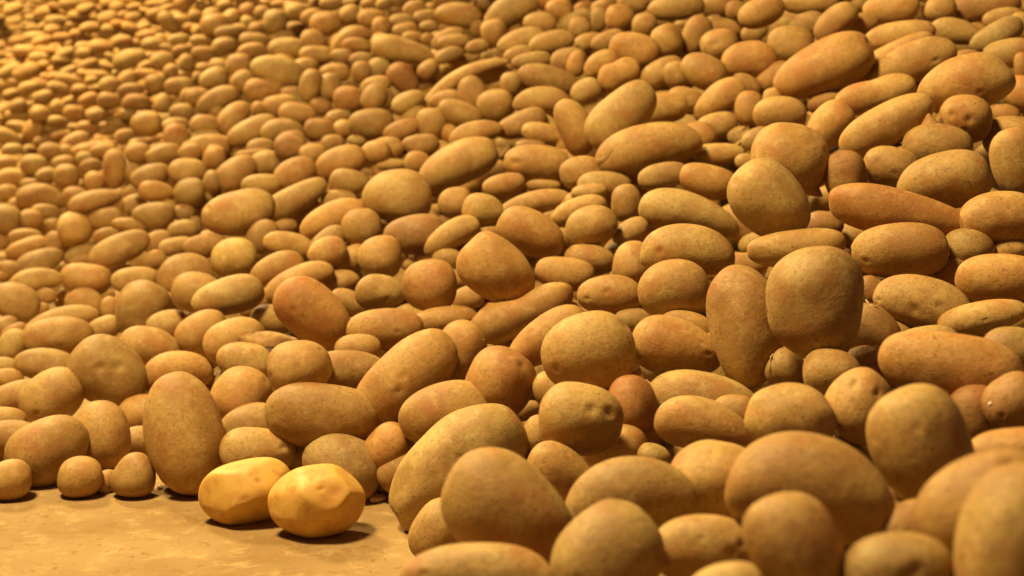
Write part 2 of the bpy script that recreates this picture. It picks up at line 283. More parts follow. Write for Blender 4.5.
(-0.2396,2.5615,0.2424,0.7482,0.6618,0.0273,0.039,0.0797,0.0793,-0.13,0,0,0,0,'',114,'stout upright brown potato, just left above the round flushed one',2),
(0.0814,2.1868,0.2622,0.7497,0.6565,0.0396,-0.0732,0.0931,0.0539,-0.01,-0.05,0,0,0,'',133,'tan long potato just above right of the peanut-shaped potato',2),
(-0.4995,3.2699,0.2882,0.6966,0.6672,-0.118,0.236,0.1641,0.0659,0.1,-0.02,0,0,0,'',255,'slim bar-shaped potato tilted up right, just right of the large humped one at left',2),
(-0.2242,2.3963,0.2013,0.7573,0.6489,0.0725,-0.0136,0.0865,0.0627,0.13,0.09,0,0,1,'',117,'brown potato with a deep pit in its left end, below the stout upright one',2),
(0.2691,0.9394,0.2538,0.8034,0.5546,-0.2072,0.0632,0.0595,0.0388,-0.08,0.02,0,0,0,'',47,'small tan oval potato just above the potato with a sunken eye at the bottom',0),
(0.5256,2.37,0.4851,0.6881,0.6085,-0.3382,0.2046,0.0894,0.0677,-0.07,0.03,0,0,0,'',160,'large tan oval potato just above right of the big round potato with a knob',3),
(0.412,2.8613,0.5212,0.6965,0.6595,-0.2417,0.1472,0.1182,0.0652,-0.2,0.06,0,0,0,'',398,'comma-shaped brown potato thinning to its lower left, upper right of centre',3),
(-0.6265,2.4199,0.1004,0.768,0.6243,0.1408,0.0242,0.1075,0.0755,0.1,0.08,0,0,0,'',21,'large tan oval potato just below the big pale yellow potato at the left',1),
(0.4795,2.0465,0.4234,0.5425,0.3907,-0.5612,0.4879,0.0744,0.0598,0.02,0,0,0,0,'d',167,'dull brown round potato tucked in shadow right of the big round spurred potato',2),
(-0.3245,4.2993,0.6469,0.6984,0.707,0.1012,-0.0467,0.1924,0.0792,0.15,0.02,0,0,0,'',341,'large tan very long potato above left of the long elbow-bent potato',3),
(-0.3612,2.8535,0.2827,0.719,0.6679,-0.0767,0.1761,0.1423,0.07,-0.07,0.07,0,0,0,'',259,'yellow-tan thick potato tilted up right, right of the slim bar-shaped one',2),
(-1.0901,3.0875,0.0769,0.7539,0.5941,0.2721,-0.0681,0.1087,0.0853,-0.11,0.01,0,0,0,'',76,'brown bulging potato at the left edge, halfway down the photo',1),
(-0.5434,2.4554,0.1224,0.6988,0.6305,-0.1294,0.3122,0.0959,0.0734,0.12,-0.01,0,0,0,'',103,'rounded brown potato just above the brown ball-shaped one beside the upright potato',1),
(-0.4257,2.226,0.1146,0.771,0.6162,0.1544,-0.0436,0.0924,0.066,-0.13,-0.01,0,0,0,'y',23,'large pale oval potato just below right of the pale potato left of the leaf scrap',1),
(-0.1137,2.6189,0.2754,0.7142,0.6484,-0.1601,0.2096,0.1168,0.0511,-0.13,0.08,0,0,0,'',223,'slim olive-brown potato tilted up right, left of the big rough reddish one',2),
(0.4947,2.646,0.4985,0.7122,0.6959,-0.066,-0.0645,0.0985,0.0654,0.01,0.05,0,0,0,'',161,'tan oval potato just above the big round potato with a knob',3),
(0.2807,3.3003,0.6283,0.6868,0.7102,0.0773,-0.1344,0.1187,0.0795,-0.09,0.03,0,0,0,'',385,'large tan oval potato just above right of the knobbly two-humped potato',3),
(0.3906,2.9338,0.5773,0.6744,0.6997,0.1154,-0.2056,0.0974,0.0709,-0.08,-0.01,0,0,0,'',392,'rounded potato with a lid-like overlapping ridge, left below the dark smooth oval one',3),
(-0.1271,3.6736,0.5633,0.6827,0.6892,-0.1595,0.183,0.2508,0.0548,0.08,0.25,0,0,0,'y',314,'long pale elbow-bent potato climbing up right near top centre',3),
(-0.8654,2.5921,0.0361,0.7702,0.6116,0.1784,0.0296,0.1153,0.0648,-0.12,0.06,0,0,0,'',15,'large tan long potato just above the humped potato at the left',1),
(-0.6913,2.9755,0.1522,0.7369,0.6585,0.0164,0.1519,0.1214,0.0928,0.13,0.09,0,0,0,'',92,'brown potato with a dimple near its left, behind the bright-faced oval potato',2),
(-0.7332,4.4849,0.5892,0.704,0.6937,0.1483,-0.0342,0.1658,0.0956,-0.15,0.06,0,0,0,'',450,'large ruddy potato sloping down right, in the upper left quarter',3),
(0.092,3.5287,0.5603,0.7024,0.7044,0.0628,-0.0811,0.1631,0.0703,0.16,0.05,0,0,0,'',323,'long smooth potato pointing down right, right of the elbow-bent one near the top',3),
(0.5585,1.73,0.3538,0.7359,0.6588,-0.0983,-0.1219,0.0635,0.0534,0.06,0,0,0,0,'',148,'tan oval potato just above left of the thick potato at the right edge',2),
(-0.9796,3.2401,0.1047,0.7493,0.6456,0.1289,0.0726,0.1163,0.0776,0,-0.05,0,0,0,'',88,'brown arched potato in a small hollow, below the long pale log-shaped potato',2),
(-0.4069,3.3828,0.3654,0.7085,0.6828,-0.0729,0.1629,0.1246,0.0776,-0.05,0.04,0,0,0,'',253,'large tan long potato just below left of the smooth brown oval at upper middle',2),
(-0.6786,1.8608,0.026,0.7874,0.5932,0.134,0.101,0.0594,0.0567,-0.08,0,0,0,0,'',0,'small round potato on the concrete at the left edge of the photo',0),
(0.7424,2.7632,0.6459,0.6959,0.6999,-0.1587,-0.0275,0.1336,0.0522,0.02,0.02,0,0,0,'',187,'smooth sausage-shaped potato lying flat near the top, right of the big long orange-brown one',3),
(0.184,2.133,0.2862,0.5385,0.4327,-0.4993,0.5229,0.068,0.0661,0.1,0,0,0,0,'',139,'tan round potato just above right of the neat one-eyed oval potato',2),
(-0.1671,1.8646,0.0687,0.7204,0.5762,-0.2028,0.3285,0.0725,0.0617,-0.05,0,0,0,0,'r',33,'reddish round potato just right of the dusty round potato behind the peeled ones',0),
(0.6539,2.9217,0.6756,0.668,0.6353,-0.3401,0.1858,0.0999,0.0606,-0,0.02,0,0,0,'',183,'large tan long potato just above the big long orange-brown potato',3),
(-0.2986,2.8122,0.2696,0.739,0.67,0.0071,0.0705,0.0813,0.0771,-0.07,0,0,0,0,'',260,'large tan round potato just right of the yellow-tan thick potato',2),
(-0.4056,2.6678,0.1826,0.7283,0.6521,-0.0742,0.1971,0.1434,0.0581,-0.1,0.06,0,0,0,'',111,'broad tan potato with dark eye, peeking above the reddish scarred potato',2),
(0.3672,1.0156,0.2885,0.788,0.5859,-0.1867,-0.0303,0.0669,0.0384,0.13,-0.01,0,0,0,'',51,'small tan long potato just above the huge smooth potato at the right edge',0),
(0.0343,2.6633,0.3282,0.7283,0.6663,-0.1128,0.1136,0.1612,0.0479,-0.06,0.15,0,0,0,'',215,'long pale arched potato curving over the flushed one near the centre',2),
(0.547,3.1765,0.7072,0.6857,0.6924,-0.2085,0.084,0.1049,0.0673,-0.07,-0.03,0,0,0,'',369,'large tan long potato just above the dark smooth oval potato',3),
(0.7848,2.9965,0.7062,0.6876,0.7133,-0.1218,-0.06,0.1157,0.0733,-0.11,0.01,0,0,0,'',186,'brown rounded potato cut close to the top edge, above the sausage-shaped one',3),
(-0.3666,1.941,0.0818,0.7696,0.6182,-0.0108,0.1593,0.0869,0.061,-0.09,0.08,0,0,0,'',8,'tan oval potato just above the flattish potato behind the left peeled one',1),
(-0.3762,3.8187,0.4411,0.7177,0.6943,0.0497,0.0192,0.1244,0.09,-0.13,-0.03,0,0,0,'',483,'smooth brown oval potato, upper middle, above the large blunt brown one',3),
(0.0671,3.2638,0.5161,0.7118,0.7023,-0.0073,-0.0072,0.1325,0.0605,-0.02,0.15,0,0,0,'',324,'large tan very long potato just below the long smooth potato near top centre',3),
(0.1089,1.4629,0.1712,0.7841,0.5951,-0.1331,0.1151,0.0722,0.053,-0.06,-0.05,0,0,0,'',63,'tan oval potato just above the long brown potato at the bottom',0),
(0.299,1.5226,0.2476,0.2612,0.095,-0.6263,0.7283,0.0452,0.0452,-0.1,0,0,0,0,'',66,'small tan round potato just above the broad speckled potato',1),
(-0.1052,2.1699,0.19,0.7618,0.6447,-0.0195,0.0601,0.1028,0.0474,-0.05,0.02,0,0,0,'',134,"tan very long potato just above left of the reddish potato at the leaning one's top",1),
(0.5789,2.9978,0.632,0.6932,0.7139,-0.0467,-0.0874,0.097,0.0793,0,0,0,0,0,'',178,'large tan oval potato just above left of the big long orange-brown potato',3),
(-0.0053,4.0499,0.7527,0.669,0.7018,-0.1766,0.1693,0.158,0.0915,-0.13,0.08,0,0,0,'',356,'large tan long potato above left of the long smooth potato near top centre',3),
(0.4034,3.5642,0.7389,0.6892,0.7193,-0.0869,0.0052,0.1422,0.0704,-0.13,-0.01,0,0,0,'',366,'long tan potato lying flat along the top edge, right of centre',3),
(0.4847,1.3545,0.2964,0.7607,0.6269,-0.1297,-0.1069,0.0622,0.0549,0.1,0,0,0,0,'',71,'tan round potato just right of the long pinkish-ended potato',1),
(0.8583,2.7869,0.6514,0.6781,0.7162,-0.0517,-0.1564,0.1059,0.0526,0.2,0.09,0,0,0,'',192,'tan long potato just below left of the long reddish potato at the top right',3),
(-0.0536,2.654,0.3198,0.737,0.6724,0.053,-0.0432,0.0806,0.0612,0.16,0.08,0,0,0,'',211,'tan oval potato just below left of the small reddish-ended oval potato',2),
(-0.452,2.715,0.1995,0.7281,0.6572,-0.0567,0.1867,0.1076,0.063,-0.1,0.04,0,0,0,'',110,'large tan long potato just above left of the broad potato above the scarred one',2),
(0.2732,2.5642,0.3892,0.7294,0.6757,-0.1023,0.0322,0.0943,0.0479,0.01,0.01,0,0,0,'',229,'tan long potato just below right of the long bent potato',2),
(-0.6097,2.7171,0.1549,0.7529,0.649,0.0825,0.0712,0.0956,0.079,0.05,0,0,0,0,'',93,'oval potato with a bright left end, right of the big pale yellow one',2),
(0.2402,3.2378,0.5733,0.6931,0.6842,-0.1843,0.1327,0.0997,0.0644,0.12,0.07,0.15,0,0,'',387,'knobbly two-humped potato just above the big glowing yellow one',3),
(0.9132,2.7195,0.6423,0.6941,0.6566,-0.2885,0.0626,0.1047,0.0513,-0.14,-0.04,0,0,0,'',196,'tan long potato just below right of the long reddish potato at the top right',3),
(-0.726,3.7459,0.3176,0.6693,0.6683,-0.147,0.2893,0.1205,0.0807,0.09,-0.01,0,0,0,'',244,'large tan oval potato just above the large humped potato at the left',2),
(-0.0402,3.5061,0.4964,0.711,0.6989,-0.0503,0.0594,0.0913,0.0825,-0.02,0,0,0,0,'',318,'large tan round potato just above left of the capsule-shaped potato',3),
(0.9453,2.902,0.7068,0.6871,0.7057,-0.1613,-0.0621,0.1441,0.0601,-0,0.08,0,0,0,'r',190,'long reddish-brown potato touching the top edge near the top right corner',3),
(-0.513,3.3673,0.3421,0.7074,0.6811,-0.0646,0.1774,0.1075,0.0725,0,0.02,0,0,0,'',251,'large tan oval potato just above the slim bar-shaped potato at the left',2),
(-1.1569,3.9355,0.2282,0.7132,0.6774,0.0282,0.1778,0.1488,0.0623,0.13,0.04,0,0,0,'',268,'large tan very long potato above left of the long pale log-shaped potato',2),
(0.1229,2.2347,0.2784,0.7485,0.6615,0.0045,-0.0463,0.0817,0.0485,0.05,0.01,0,0,0,'',136,'tan long potato just below the oval tan potato right of the flushed one',2),
(-0.1636,4.3863,0.7554,0.6906,0.7204,0.057,-0.0288,0.1423,0.0775,-0.14,0.05,0,0,0,'',342,'large tan long potato above the long elbow-bent potato',3),
(-1.2028,3.896,0.1529,0.7347,0.6619,0.1103,0.0993,0.0961,0.0956,0.14,0,0,0,0,'y',266,'large pale round potato just above left of the long pale log-shaped potato',2),
(0.2051,2.5396,0.3416,0.5063,0.4237,-0.527,0.5351,0.0695,0.056,0,0,0,0,0,'',236,'tan oval potato just above right of the oval tan potato right of the flushed one',2),
(-0.9604,3.7998,0.1988,0.7342,0.6677,0.0909,0.0827,0.1145,0.0767,-0.15,-0.03,0,0,0,'',271,'large tan oval potato just above right of the long pale log-shaped potato',2),
(-0.4446,2.8242,0.2334,0.7459,0.6551,0.119,-0.0176,0.1065,0.0531,0.01,0.06,0,0,0,'',263,'tan long potato just above the broad potato above the scarred one',2),
(-0.0818,3.1937,0.4425,0.7152,0.6912,-0.0623,0.0829,0.1263,0.0548,0.15,0.08,0,0,0,'',335,'large tan very long potato just above right of the big smooth bar-shaped potato',3),
(0.3878,2.6729,0.4226,0.7245,0.6845,-0.0781,-0.0221,0.0966,0.0421,0.13,-0.02,0,0,0,'',231,'tan very long potato just above the rounded potato behind the ridge-backed one',2),
(-0.3598,2.7462,0.2286,0.7324,0.662,-0.0489,0.1516,0.0788,0.0596,-0.06,0.04,0,0,0,'',112,'tan oval potato just below the yellow-tan thick potato',2),
(0.0211,3.2274,0.46,0.7038,0.6814,-0.1423,0.1422,0.1216,0.0599,-0.11,-0.05,0,0,0,'',325,'capsule-shaped potato tilted up right, above the broad two-pitted one',3),
(-1.1701,3.4552,0.0728,0.7333,0.6553,0.0659,0.1688,0.1327,0.0627,0.09,0.1,0,0,0,'',75,'large tan very long potato just above right of the bulging potato at the left edge',2),
(-0.7499,4.124,0.4163,0.6811,0.6874,-0.1015,0.2307,0.1577,0.0707,0.04,0,0,0,0,'',469,'large tan very long potato below left of the large ruddy potato at upper left',3),
(-0.1276,3.5103,0.4764,0.7076,0.6867,0.1286,-0.1061,0.1158,0.0651,-0.01,-0.04,0,0,0,'',329,'large tan long potato just below the long elbow-bent potato',3),
(0.3045,2.8777,0.5043,0.7135,0.6983,-0.0518,-0.0224,0.0956,0.0616,0.05,0.04,0,0,0,'',396,'brown dome-shaped potato touching the right side of the big glowing yellow one',3),
(0.1284,2.6539,0.3899,0.7286,0.6812,-0.0638,0.0328,0.0803,0.061,0.03,0.04,0,0,0,'',221,'tan oval potato just right of the broad two-pitted potato',2),
(-0.0161,2.8564,0.3512,0.7277,0.6768,-0.0737,0.0834,0.088,0.0472,0.04,0.01,0,0,0,'r',214,'small oval potato with a reddish right end, above the arched pale potato near centre',2),
(0.1029,3.7722,0.6584,0.6937,0.7096,-0.0976,0.0762,0.1231,0.0588,0,0.07,0,0,0,'',361,'large tan long potato just above the long smooth potato near top centre',3),
(0.4275,3.3706,0.6604,0.6191,0.5913,-0.4064,0.3192,0.1034,0.0668,-0.12,-0.01,0,0,0,'',378,'slim potato standing upright beside the tooth-shaped one near the top',3),
(0.3585,3.3386,0.6495,0.5409,0.6007,0.3906,-0.4405,0.0774,0.0757,0.02,0,0,0,0,'',377,'tooth-shaped potato broader at top, under the long one at the top edge',3),
(0.4543,3.1584,0.6356,0.6976,0.7014,-0.1412,0.039,0.0835,0.0716,0.03,0,0,0,1,'',381,'round potato with dotted eyes, just right of the slim upright one near the top',3),
(-1.2779,3.8181,0.0715,0.7074,0.6631,-0.0064,0.2444,0.1322,0.0719,0.14,-0.02,0,0,0,'',78,'large tan long potato just above right of the bulging potato at the left edge',2),
(0.1176,2.507,0.3318,0.7304,0.6616,-0.1302,0.1085,0.1036,0.047,-0.02,0.07,0,0,0,'',225,'tan very long potato just above right of the large pink-flushed potato',2),
(-0.3812,3.3266,0.3208,0.7317,0.6753,0.0911,-0.0147,0.094,0.0669,0.13,-0.04,0,0,0,'',256,'tan oval potato just above right of the yellow-tan thick potato',2),
(-0.8384,4.3056,0.4462,0.623,0.6616,-0.222,0.3534,0.1241,0.0799,0.16,0.07,0,0,0,'',468,'large tan long potato below left of the large ruddy potato at upper left',3),
(-0.1148,2.8721,0.3134,0.7366,0.676,0.0147,0.0135,0.0707,0.0662,-0.13,0,0,0,0,'y',210,'pale round potato just below the big smooth bar-shaped potato',2),
(-1.1481,4.1169,0.3037,0.5764,0.4104,0.5492,-0.4447,0.115,0.0679,0.09,0.05,0,0,0,'',295,'large tan long potato above the long pale log-shaped potato',2),
(-0.4366,2.5532,0.1281,0.7629,0.635,0.1207,-0.0141,0.0807,0.0558,0.05,0.02,0,0,0,'',120,'tan oval potato just left of the large reddish scarred potato',1),
(0.1915,2.2806,0.3176,0.7366,0.6528,-0.1455,0.1004,0.0648,0.0428,-0.16,0.02,0,0,0,'',235,'small tan oval potato just right of the oval tan potato right of the flushed one',2),
(-0.9531,2.9415,0.0588,0.7255,0.6481,0.0026,0.2318,0.1706,0.0557,0.03,0.15,0,0,0,'',98,'long arched potato curving over the low dome-shaped one at the left',1),
(-0.9401,4.5757,0.4989,0.6751,0.6975,-0.0837,0.2252,0.144,0.0717,-0.1,0.06,0,0,0,'',465,'large tan long right-tilted potato below left of the large ruddy potato at upper left',3),
(-0.8816,3.8825,0.255,0.7318,0.6717,0.1031,0.0521,0.085,0.0838,-0.15,0,0,0,0,'',299,'large tan round potato just left of the large humped potato at the left',2),
(-0.3045,4.0408,0.5632,0.6578,0.637,0.3076,-0.2586,0.1042,0.0747,0.14,0.04,0,0,0,'rd',339,'large reddish oval potato left of the long elbow-bent potato',3),
(0.9013,2.615,0.6077,0.6963,0.6965,-0.1533,-0.0806,0.092,0.0544,-0.06,-0.03,0,0,0,'',200,'tan long potato just above right of the big broad pitted potato',3),
(-0.9014,3.9555,0.3096,0.7197,0.6834,0.0467,0.1131,0.1084,0.0738,0.09,0.02,0,0,0,'',300,'large tan oval potato above left of the large humped potato at the left',2),
(0.127,0.8014,0.2635,0.8184,0.5698,-0.0605,-0.0421,0.0475,0.0333,-0.12,0.01,0,0,0,'s',43,'small tan oval potato just below right of the blocky dented potato',0),
(0.1692,2.6115,0.3688,0.7324,0.6799,-0.0358,-0.0089,0.0999,0.0526,0.06,-0.01,0,0,0,'',237,'tan long potato just above the oval tan potato right of the flushed one',2),
(-0.8301,3.1005,0.1238,0.7441,0.6541,0.0695,0.1169,0.1029,0.0585,-0.04,-0.03,0,0,0,'',89,'tan long potato just above the big pale yellow potato at the left',2),
(0.4669,2.8176,0.5045,0.4535,0.5272,0.4608,-0.5514,0.0707,0.0603,-0.08,0,0,0,0,'',399,'tan round potato just right of the comma-shaped potato',3),
(0.069,3.1926,0.4406,0.7181,0.6927,0.0379,-0.0549,0.0984,0.0502,0.05,-0.04,0,0,0,'',326,'tan long potato just below right of the capsule-shaped potato',3),
(-0.2307,2.0943,0.1597,0.7695,0.6364,0.0415,0.0343,0.0713,0.049,-0.04,-0.01,0,0,0,'',27,'tan oval potato just above right of the light slab-like potato',1),
(-1.1275,4.4106,0.4262,0.7121,0.6909,0.0895,0.0869,0.0957,0.0819,-0.16,0,0,0,0,'',498,'large tan round potato some way above left of the large humped potato at the left',3),
(0.1669,3.2238,0.5338,0.697,0.6835,-0.1698,0.1353,0.0721,0.0597,-0.11,0,0,0,0,'',389,'tan oval potato just above left of the big glowing yellow potato',3),
(-0.0988,3.557,0.5257,0.5819,0.5649,0.4196,-0.4077,0.0913,0.076,-0.09,0,0,0,0,'d',317,'large dark oval potato just below right of the long elbow-bent potato',3),
(0.0235,3.8137,0.6643,0.6929,0.7116,-0.0852,0.0786,0.1319,0.0621,-0.13,0.06,0,0,0,'',360,'large tan very long potato just above left of the long smooth potato near top centre',3),
(-0.7162,1.984,0.0508,0.7829,0.5976,0.1598,0.0668,0.083,0.0562,-0.07,0.03,0,0,0,'',11,'large tan oval potato just left of the oval potato behind the smallest floor potatoes',0),
(-0.6631,3.0628,0.2039,0.7336,0.6657,0.0206,0.1352,0.0982,0.0532,0.07,0,0,0,0,'',242,'tan long potato just above left of the pale round potato with a slit',2),
(-0.9737,2.7238,0.0476,0.5951,0.6061,-0.2132,0.4828,0.0685,0.0552,0.03,0,0,0,0,'',18,'tan oval potato just left of the low dome-shaped potato at the left',1),
(0.3369,3.2348,0.5776,0.6892,0.6737,-0.2211,0.1493,0.1037,0.0598,0.07,-0,0,0,0,'',390,'tan long potato just below the tooth-shaped potato',3),
(0.3835,1.5038,0.2582,0.7678,0.629,-0.0945,-0.0774,0.0491,0.0399,-0.01,0,0,0,0,'d',72,'small dark oval potato just below the deeply shaded potato',1),
(-0.6685,2.7184,0.0872,0.7525,0.644,0.045,0.1303,0.0817,0.0634,-0.08,-0.03,0,0,0,'',102,'tan oval potato just below right of the big pale yellow potato at the left',1),
(-1.0011,3.9408,0.2952,0.694,0.6823,-0.0448,0.2256,0.1133,0.0679,0.08,-0.04,0,0,0,'',297,'large tan long potato above right of the long pale log-shaped potato',2),
(-0.1526,1.8476,0.042,0.7398,0.5779,-0.1773,0.2955,0.0609,0.0496,0.11,0,0,0,0,'',35,'small tan oval potato just left of the very big rough slanting potato',0),
(0.6591,3.198,0.7303,0.686,0.7202,-0.0861,-0.0579,0.1258,0.0541,0.02,-0.02,0,0,0,'',181,'large tan very long potato just above the big long orange-brown potato',3),
(-0.5902,3.3425,0.3157,0.728,0.6796,0.047,0.0772,0.0936,0.0528,-0.08,0.01,0,0,0,'',248,'tan long potato just above right of the large humped potato at the left',2),
(0.2783,3.7236,0.7172,0.6916,0.7214,-0.0258,-0.0269,0.0763,0.0725,0.16,0,0,0,0,'',370,'tan round potato left of the long potato along the top edge',3),
(-0.6598,4.1101,0.4168,0.7157,0.6936,0.0423,0.0705,0.1312,0.0705,0.02,0.15,0,0,0,'',478,'large tan long potato below the large ruddy potato at upper left',3),
(0.4864,2.2061,0.3371,0.7346,0.669,-0.0572,-0.0973,0.0606,0.0424,0.07,-0.03,0,0,0,'d',157,'small dark oval potato just above right of the flat potato behind the biggest upright',2),
(0.4051,2.8254,0.4687,0.7176,0.6834,-0.1304,0.0332,0.0846,0.0565,0.07,-0.04,0,0,0,'',400,'tan oval potato just below the comma-shaped potato',3),
(-0.5873,2.1927,0.0378,0.7681,0.6213,0.044,0.1485,0.0719,0.062,-0.07,0,0,0,0,'',10,'tan round potato just above left of the big upright potato at lower left',1),
(-0.4747,4.1539,0.5041,0.7107,0.7012,0.0405,0.0399,0.0871,0.0799,-0.05,0,0,0,0,'r',457,'large reddish round potato just above left of the smooth brown oval at upper middle',3),
(-0.7697,4.459,0.5293,0.707,0.7021,0.0606,0.0601,0.1266,0.073,0.2,-0.04,0,0,0,'',452,'large tan long potato just below left of the large ruddy potato at upper left',3),
(-0.579,3.7294,0.3825,0.7216,0.688,0.0556,0.053,0.0862,0.0748,0.15,0,0,0,0,'d',250,'large dark round potato just above the slim bar-shaped potato at the left',3),
(-0.1969,3.5123,0.4506,0.5105,0.5215,-0.4609,0.5049,0.0828,0.0811,-0.1,0,0,0,0,'',332,'large tan round potato just above left of the big smooth bar-shaped potato',3),
(-0.5369,3.042,0.2284,0.6348,0.6222,-0.2439,0.3878,0.0776,0.0615,0.04,0.09,0,0,0,'',261,'tan oval potato just below right of the large humped potato at the left',2),
(-0.821,2.2979,0.0402,0.738,0.629,0.0149,0.2442,0.0923,0.054,0.03,-0.02,0,0,0,'',14,'large tan long potato just left of the humped potato at the left',1),
(-0.9758,3.9063,0.2578,0.7312,0.6699,0.1173,0.0523,0.099,0.059,0.14,0,0,0,0,'',298,'tan long potato above right of the long pale log-shaped potato',2),
(0.7472,2.1392,0.4766,0.7106,0.6834,-0.1204,-0.1158,0.0833,0.0612,0.15,0.04,0,0,0,'',171,'tan oval potato just above the tall potato at the right edge',3),
(-0.3707,3.8769,0.5129,0.5892,0.617,-0.3366,0.3986,0.0821,0.0718,0.1,0,0,0,0,'',461,'tan round potato just above the smooth brown oval at upper middle',3),
(-0.5943,4.2286,0.5432,0.5024,0.4263,0.5624,-0.4995,0.1006,0.0662,0.02,-0.1,0,0,0,'',454,'large tan oval potato just below right of the large ruddy potato at upper left',3),
(-0.6212,4.1475,0.4628,0.714,0.6961,0.0621,0.0427,0.1096,0.0681,0.12,0.03,0,0,0,'',476,'large tan long potato below right of the large ruddy potato at upper left',3),
(0.2022,3.2766,0.5969,0.6884,0.6859,-0.1875,0.1433,0.0869,0.0558,-0.1,0.08,0,0,0,'',386,'tan long potato just above left of the knobbly two-humped potato',3),
(0.7222,2.7214,0.6026,0.697,0.6628,-0.2611,0.0812,0.1596,0.0566,0.01,-0.03,0,0,0,'',193,'large tan very long potato just left of the broad stacked potato near the top',3),
(-0.2214,3.4564,0.4036,0.7217,0.691,0.005,0.041,0.0894,0.0544,-0.07,-0.05,0,0,0,'',336,'tan long potato just above left of the big smooth bar-shaped potato',3),
(0.539,1.7225,0.3274,0.6448,0.4401,-0.4923,0.3849,0.04,0.0391,-0.01,0,0,0,0,'d',149,'small dark round potato just above right of the potato with a creased eye',2),
(-0.6144,4.7517,0.7445,0.6812,0.7193,-0.0425,0.1293,0.1052,0.0806,0.07,0.07,0,0,0,'',415,'large tan oval potato above right of the large ruddy potato at upper left',3),
(-0.2693,3.4951,0.4385,0.7031,0.6884,-0.094,0.1518,0.0961,0.05,0.03,0,0,0,0,'r',333,'reddish long potato just right of the smooth brown oval at upper middle',3),
(0.8533,2.882,0.6987,0.6778,0.72,-0.0684,-0.1325,0.062,0.0543,-0,0,0,0,0,'',189,'tan round potato just left of the long reddish potato at the top right',3),
(-0.2637,3.6484,0.5042,0.6829,0.6852,-0.1512,0.2033,0.0906,0.0572,0.12,0.02,0,0,0,'',330,'tan long potato just above right of the smooth brown oval at upper middle',3),
(-0.3384,2.7057,0.174,0.746,0.6554,-0.0199,0.1165,0.0933,0.0471,-0.04,0.04,0,0,0,'',115,'tan long potato just above right of the large reddish scarred potato',2),
(0.7113,2.96,0.6698,0.6942,0.6979,-0.1758,0.0076,0.0823,0.053,0.15,-0.02,0,0,0,'',185,'tan long potato just below left of the brown rounded potato at the top',3),
(0.0357,1.7672,0.1145,0.6868,0.529,-0.313,0.3879,0.0475,0.0445,0.01,0,0,0,0,'',62,'small tan round potato just left of the round potato with clustered eyes',0),
(-0.9707,3.1968,0.0628,0.7569,0.618,0.2109,-0.0258,0.088,0.0604,-0.09,0.2,0,0,0,'',96,'tan oval potato just below the brown arched potato',1),
(-1.3372,3.8929,0.1016,0.7076,0.6668,0.0079,0.2337,0.1158,0.0535,-0.01,-0.03,0,0,0,'',77,'tan very long potato above the bulging potato at the left edge',2),
(-0.5227,4.6291,0.6958,0.6745,0.7103,-0.1005,0.1744,0.1451,0.0655,-0.16,0.3,0,0,0,'',417,'large tan very long potato above right of the large ruddy potato at upper left',3),
(-0.3265,3.4304,0.3856,0.7176,0.6883,-0.0314,0.1015,0.0737,0.0639,-0.13,0,0,0,0,'',254,'tan round potato just below the smooth brown oval at upper middle',2),
(-0.8351,2.8686,0.0578,0.7366,0.6457,0.011,0.2009,0.0704,0.0481,-0.11,-0.02,0,0,0,'',99,'tan oval potato just above the large two-eyed potato at the left',1),
(-1.5125,4.2207,0.1502,0.7386,0.6345,0.2277,-0.0004,0.0997,0.0913,-0.11,0,0,0,0,'',276,'large tan round potato above the bulging potato at the left edge',2),
(-1.0089,4.1249,0.3483,0.7062,0.6892,0.0101,0.1618,0.1035,0.0561,-0.1,0.01,0,0,0,'',302,'tan long potato above left of the large humped potato at the left',2),
(-0.5495,4.0923,0.4203,0.7175,0.6934,0.0479,0.0463,0.0916,0.0643,0.08,-0.04,0,0,0,'',480,'tan oval potato left of the smooth brown oval at upper middle',3),
(-0.7326,4.6875,0.6612,0.6956,0.7137,0.0355,0.0736,0.1201,0.0731,-0.01,0,0,0,0,'',409,'large tan long potato just above right of the large ruddy potato at upper left',3),
(0.9212,2.583,0.537,0.6644,0.704,0.0128,-0.2506,0.0751,0.068,-0.14,-0.02,0,0,0,'',537,'tan round potato just right of the big broad pitted potato',3),
(-0.978,4.7103,0.5641,0.6877,0.7071,-0.02,0.1632,0.0987,0.0737,-0.11,-0.03,0,0,0,'',463,'large tan oval potato left of the large ruddy potato at upper left',3),
(-1.6208,6.0947,0.65,0.6682,0.7112,-0.0371,0.2155,0.1443,0.079,0.1,0.07,0,0,0,'',720,'large tan long potato some way above left of the large humped potato at the left',3),
(-1.1202,3.9091,0.1812,0.7116,0.6735,0.0035,0.2,0.0949,0.062,-0.07,-0.01,0,0,0,'',267,'tan oval potato just above left of the long pale log-shaped potato',2),
(0.1745,2.0276,0.216,0.7637,0.6436,-0.0489,-0.0077,0.0548,0.0355,-0.01,-0.01,0,0,0,'',142,'small tan oval potato just below right of the neat one-eyed oval potato',1),
(0.0768,3.9488,0.7135,0.6917,0.7199,0.0336,-0.0457,0.0934,0.0614,-0.11,0.04,0,0,0,'',357,'tan oval potato above the long smooth potato near top centre',3),
(-0.6541,3.7827,0.3404,0.7193,0.6864,0.0177,0.1053,0.0805,0.0705,-0.03,0,0,0,0,'',245,'tan round potato just above left of the slim bar-shaped potato at the left',2),
(0.0526,1.831,0.1576,0.0088,-0.0109,-0.6266,0.7792,0.0516,0.049,-0.04,0,0,0,0,'',56,'small tan round potato just above left of the round potato with clustered eyes',1),
(-1.3711,4.3807,0.2655,0.4446,0.5599,-0.393,0.5783,0.0786,0.0777,-0.03,0,0,0,0,'',290,'large tan round potato above left of the long pale log-shaped potato',2),
(-0.0508,4.0093,0.6873,0.5109,0.5212,0.4942,-0.4723,0.081,0.0738,0.15,0,0,0,0,'',355,'tan round potato above right of the long elbow-bent potato',3),
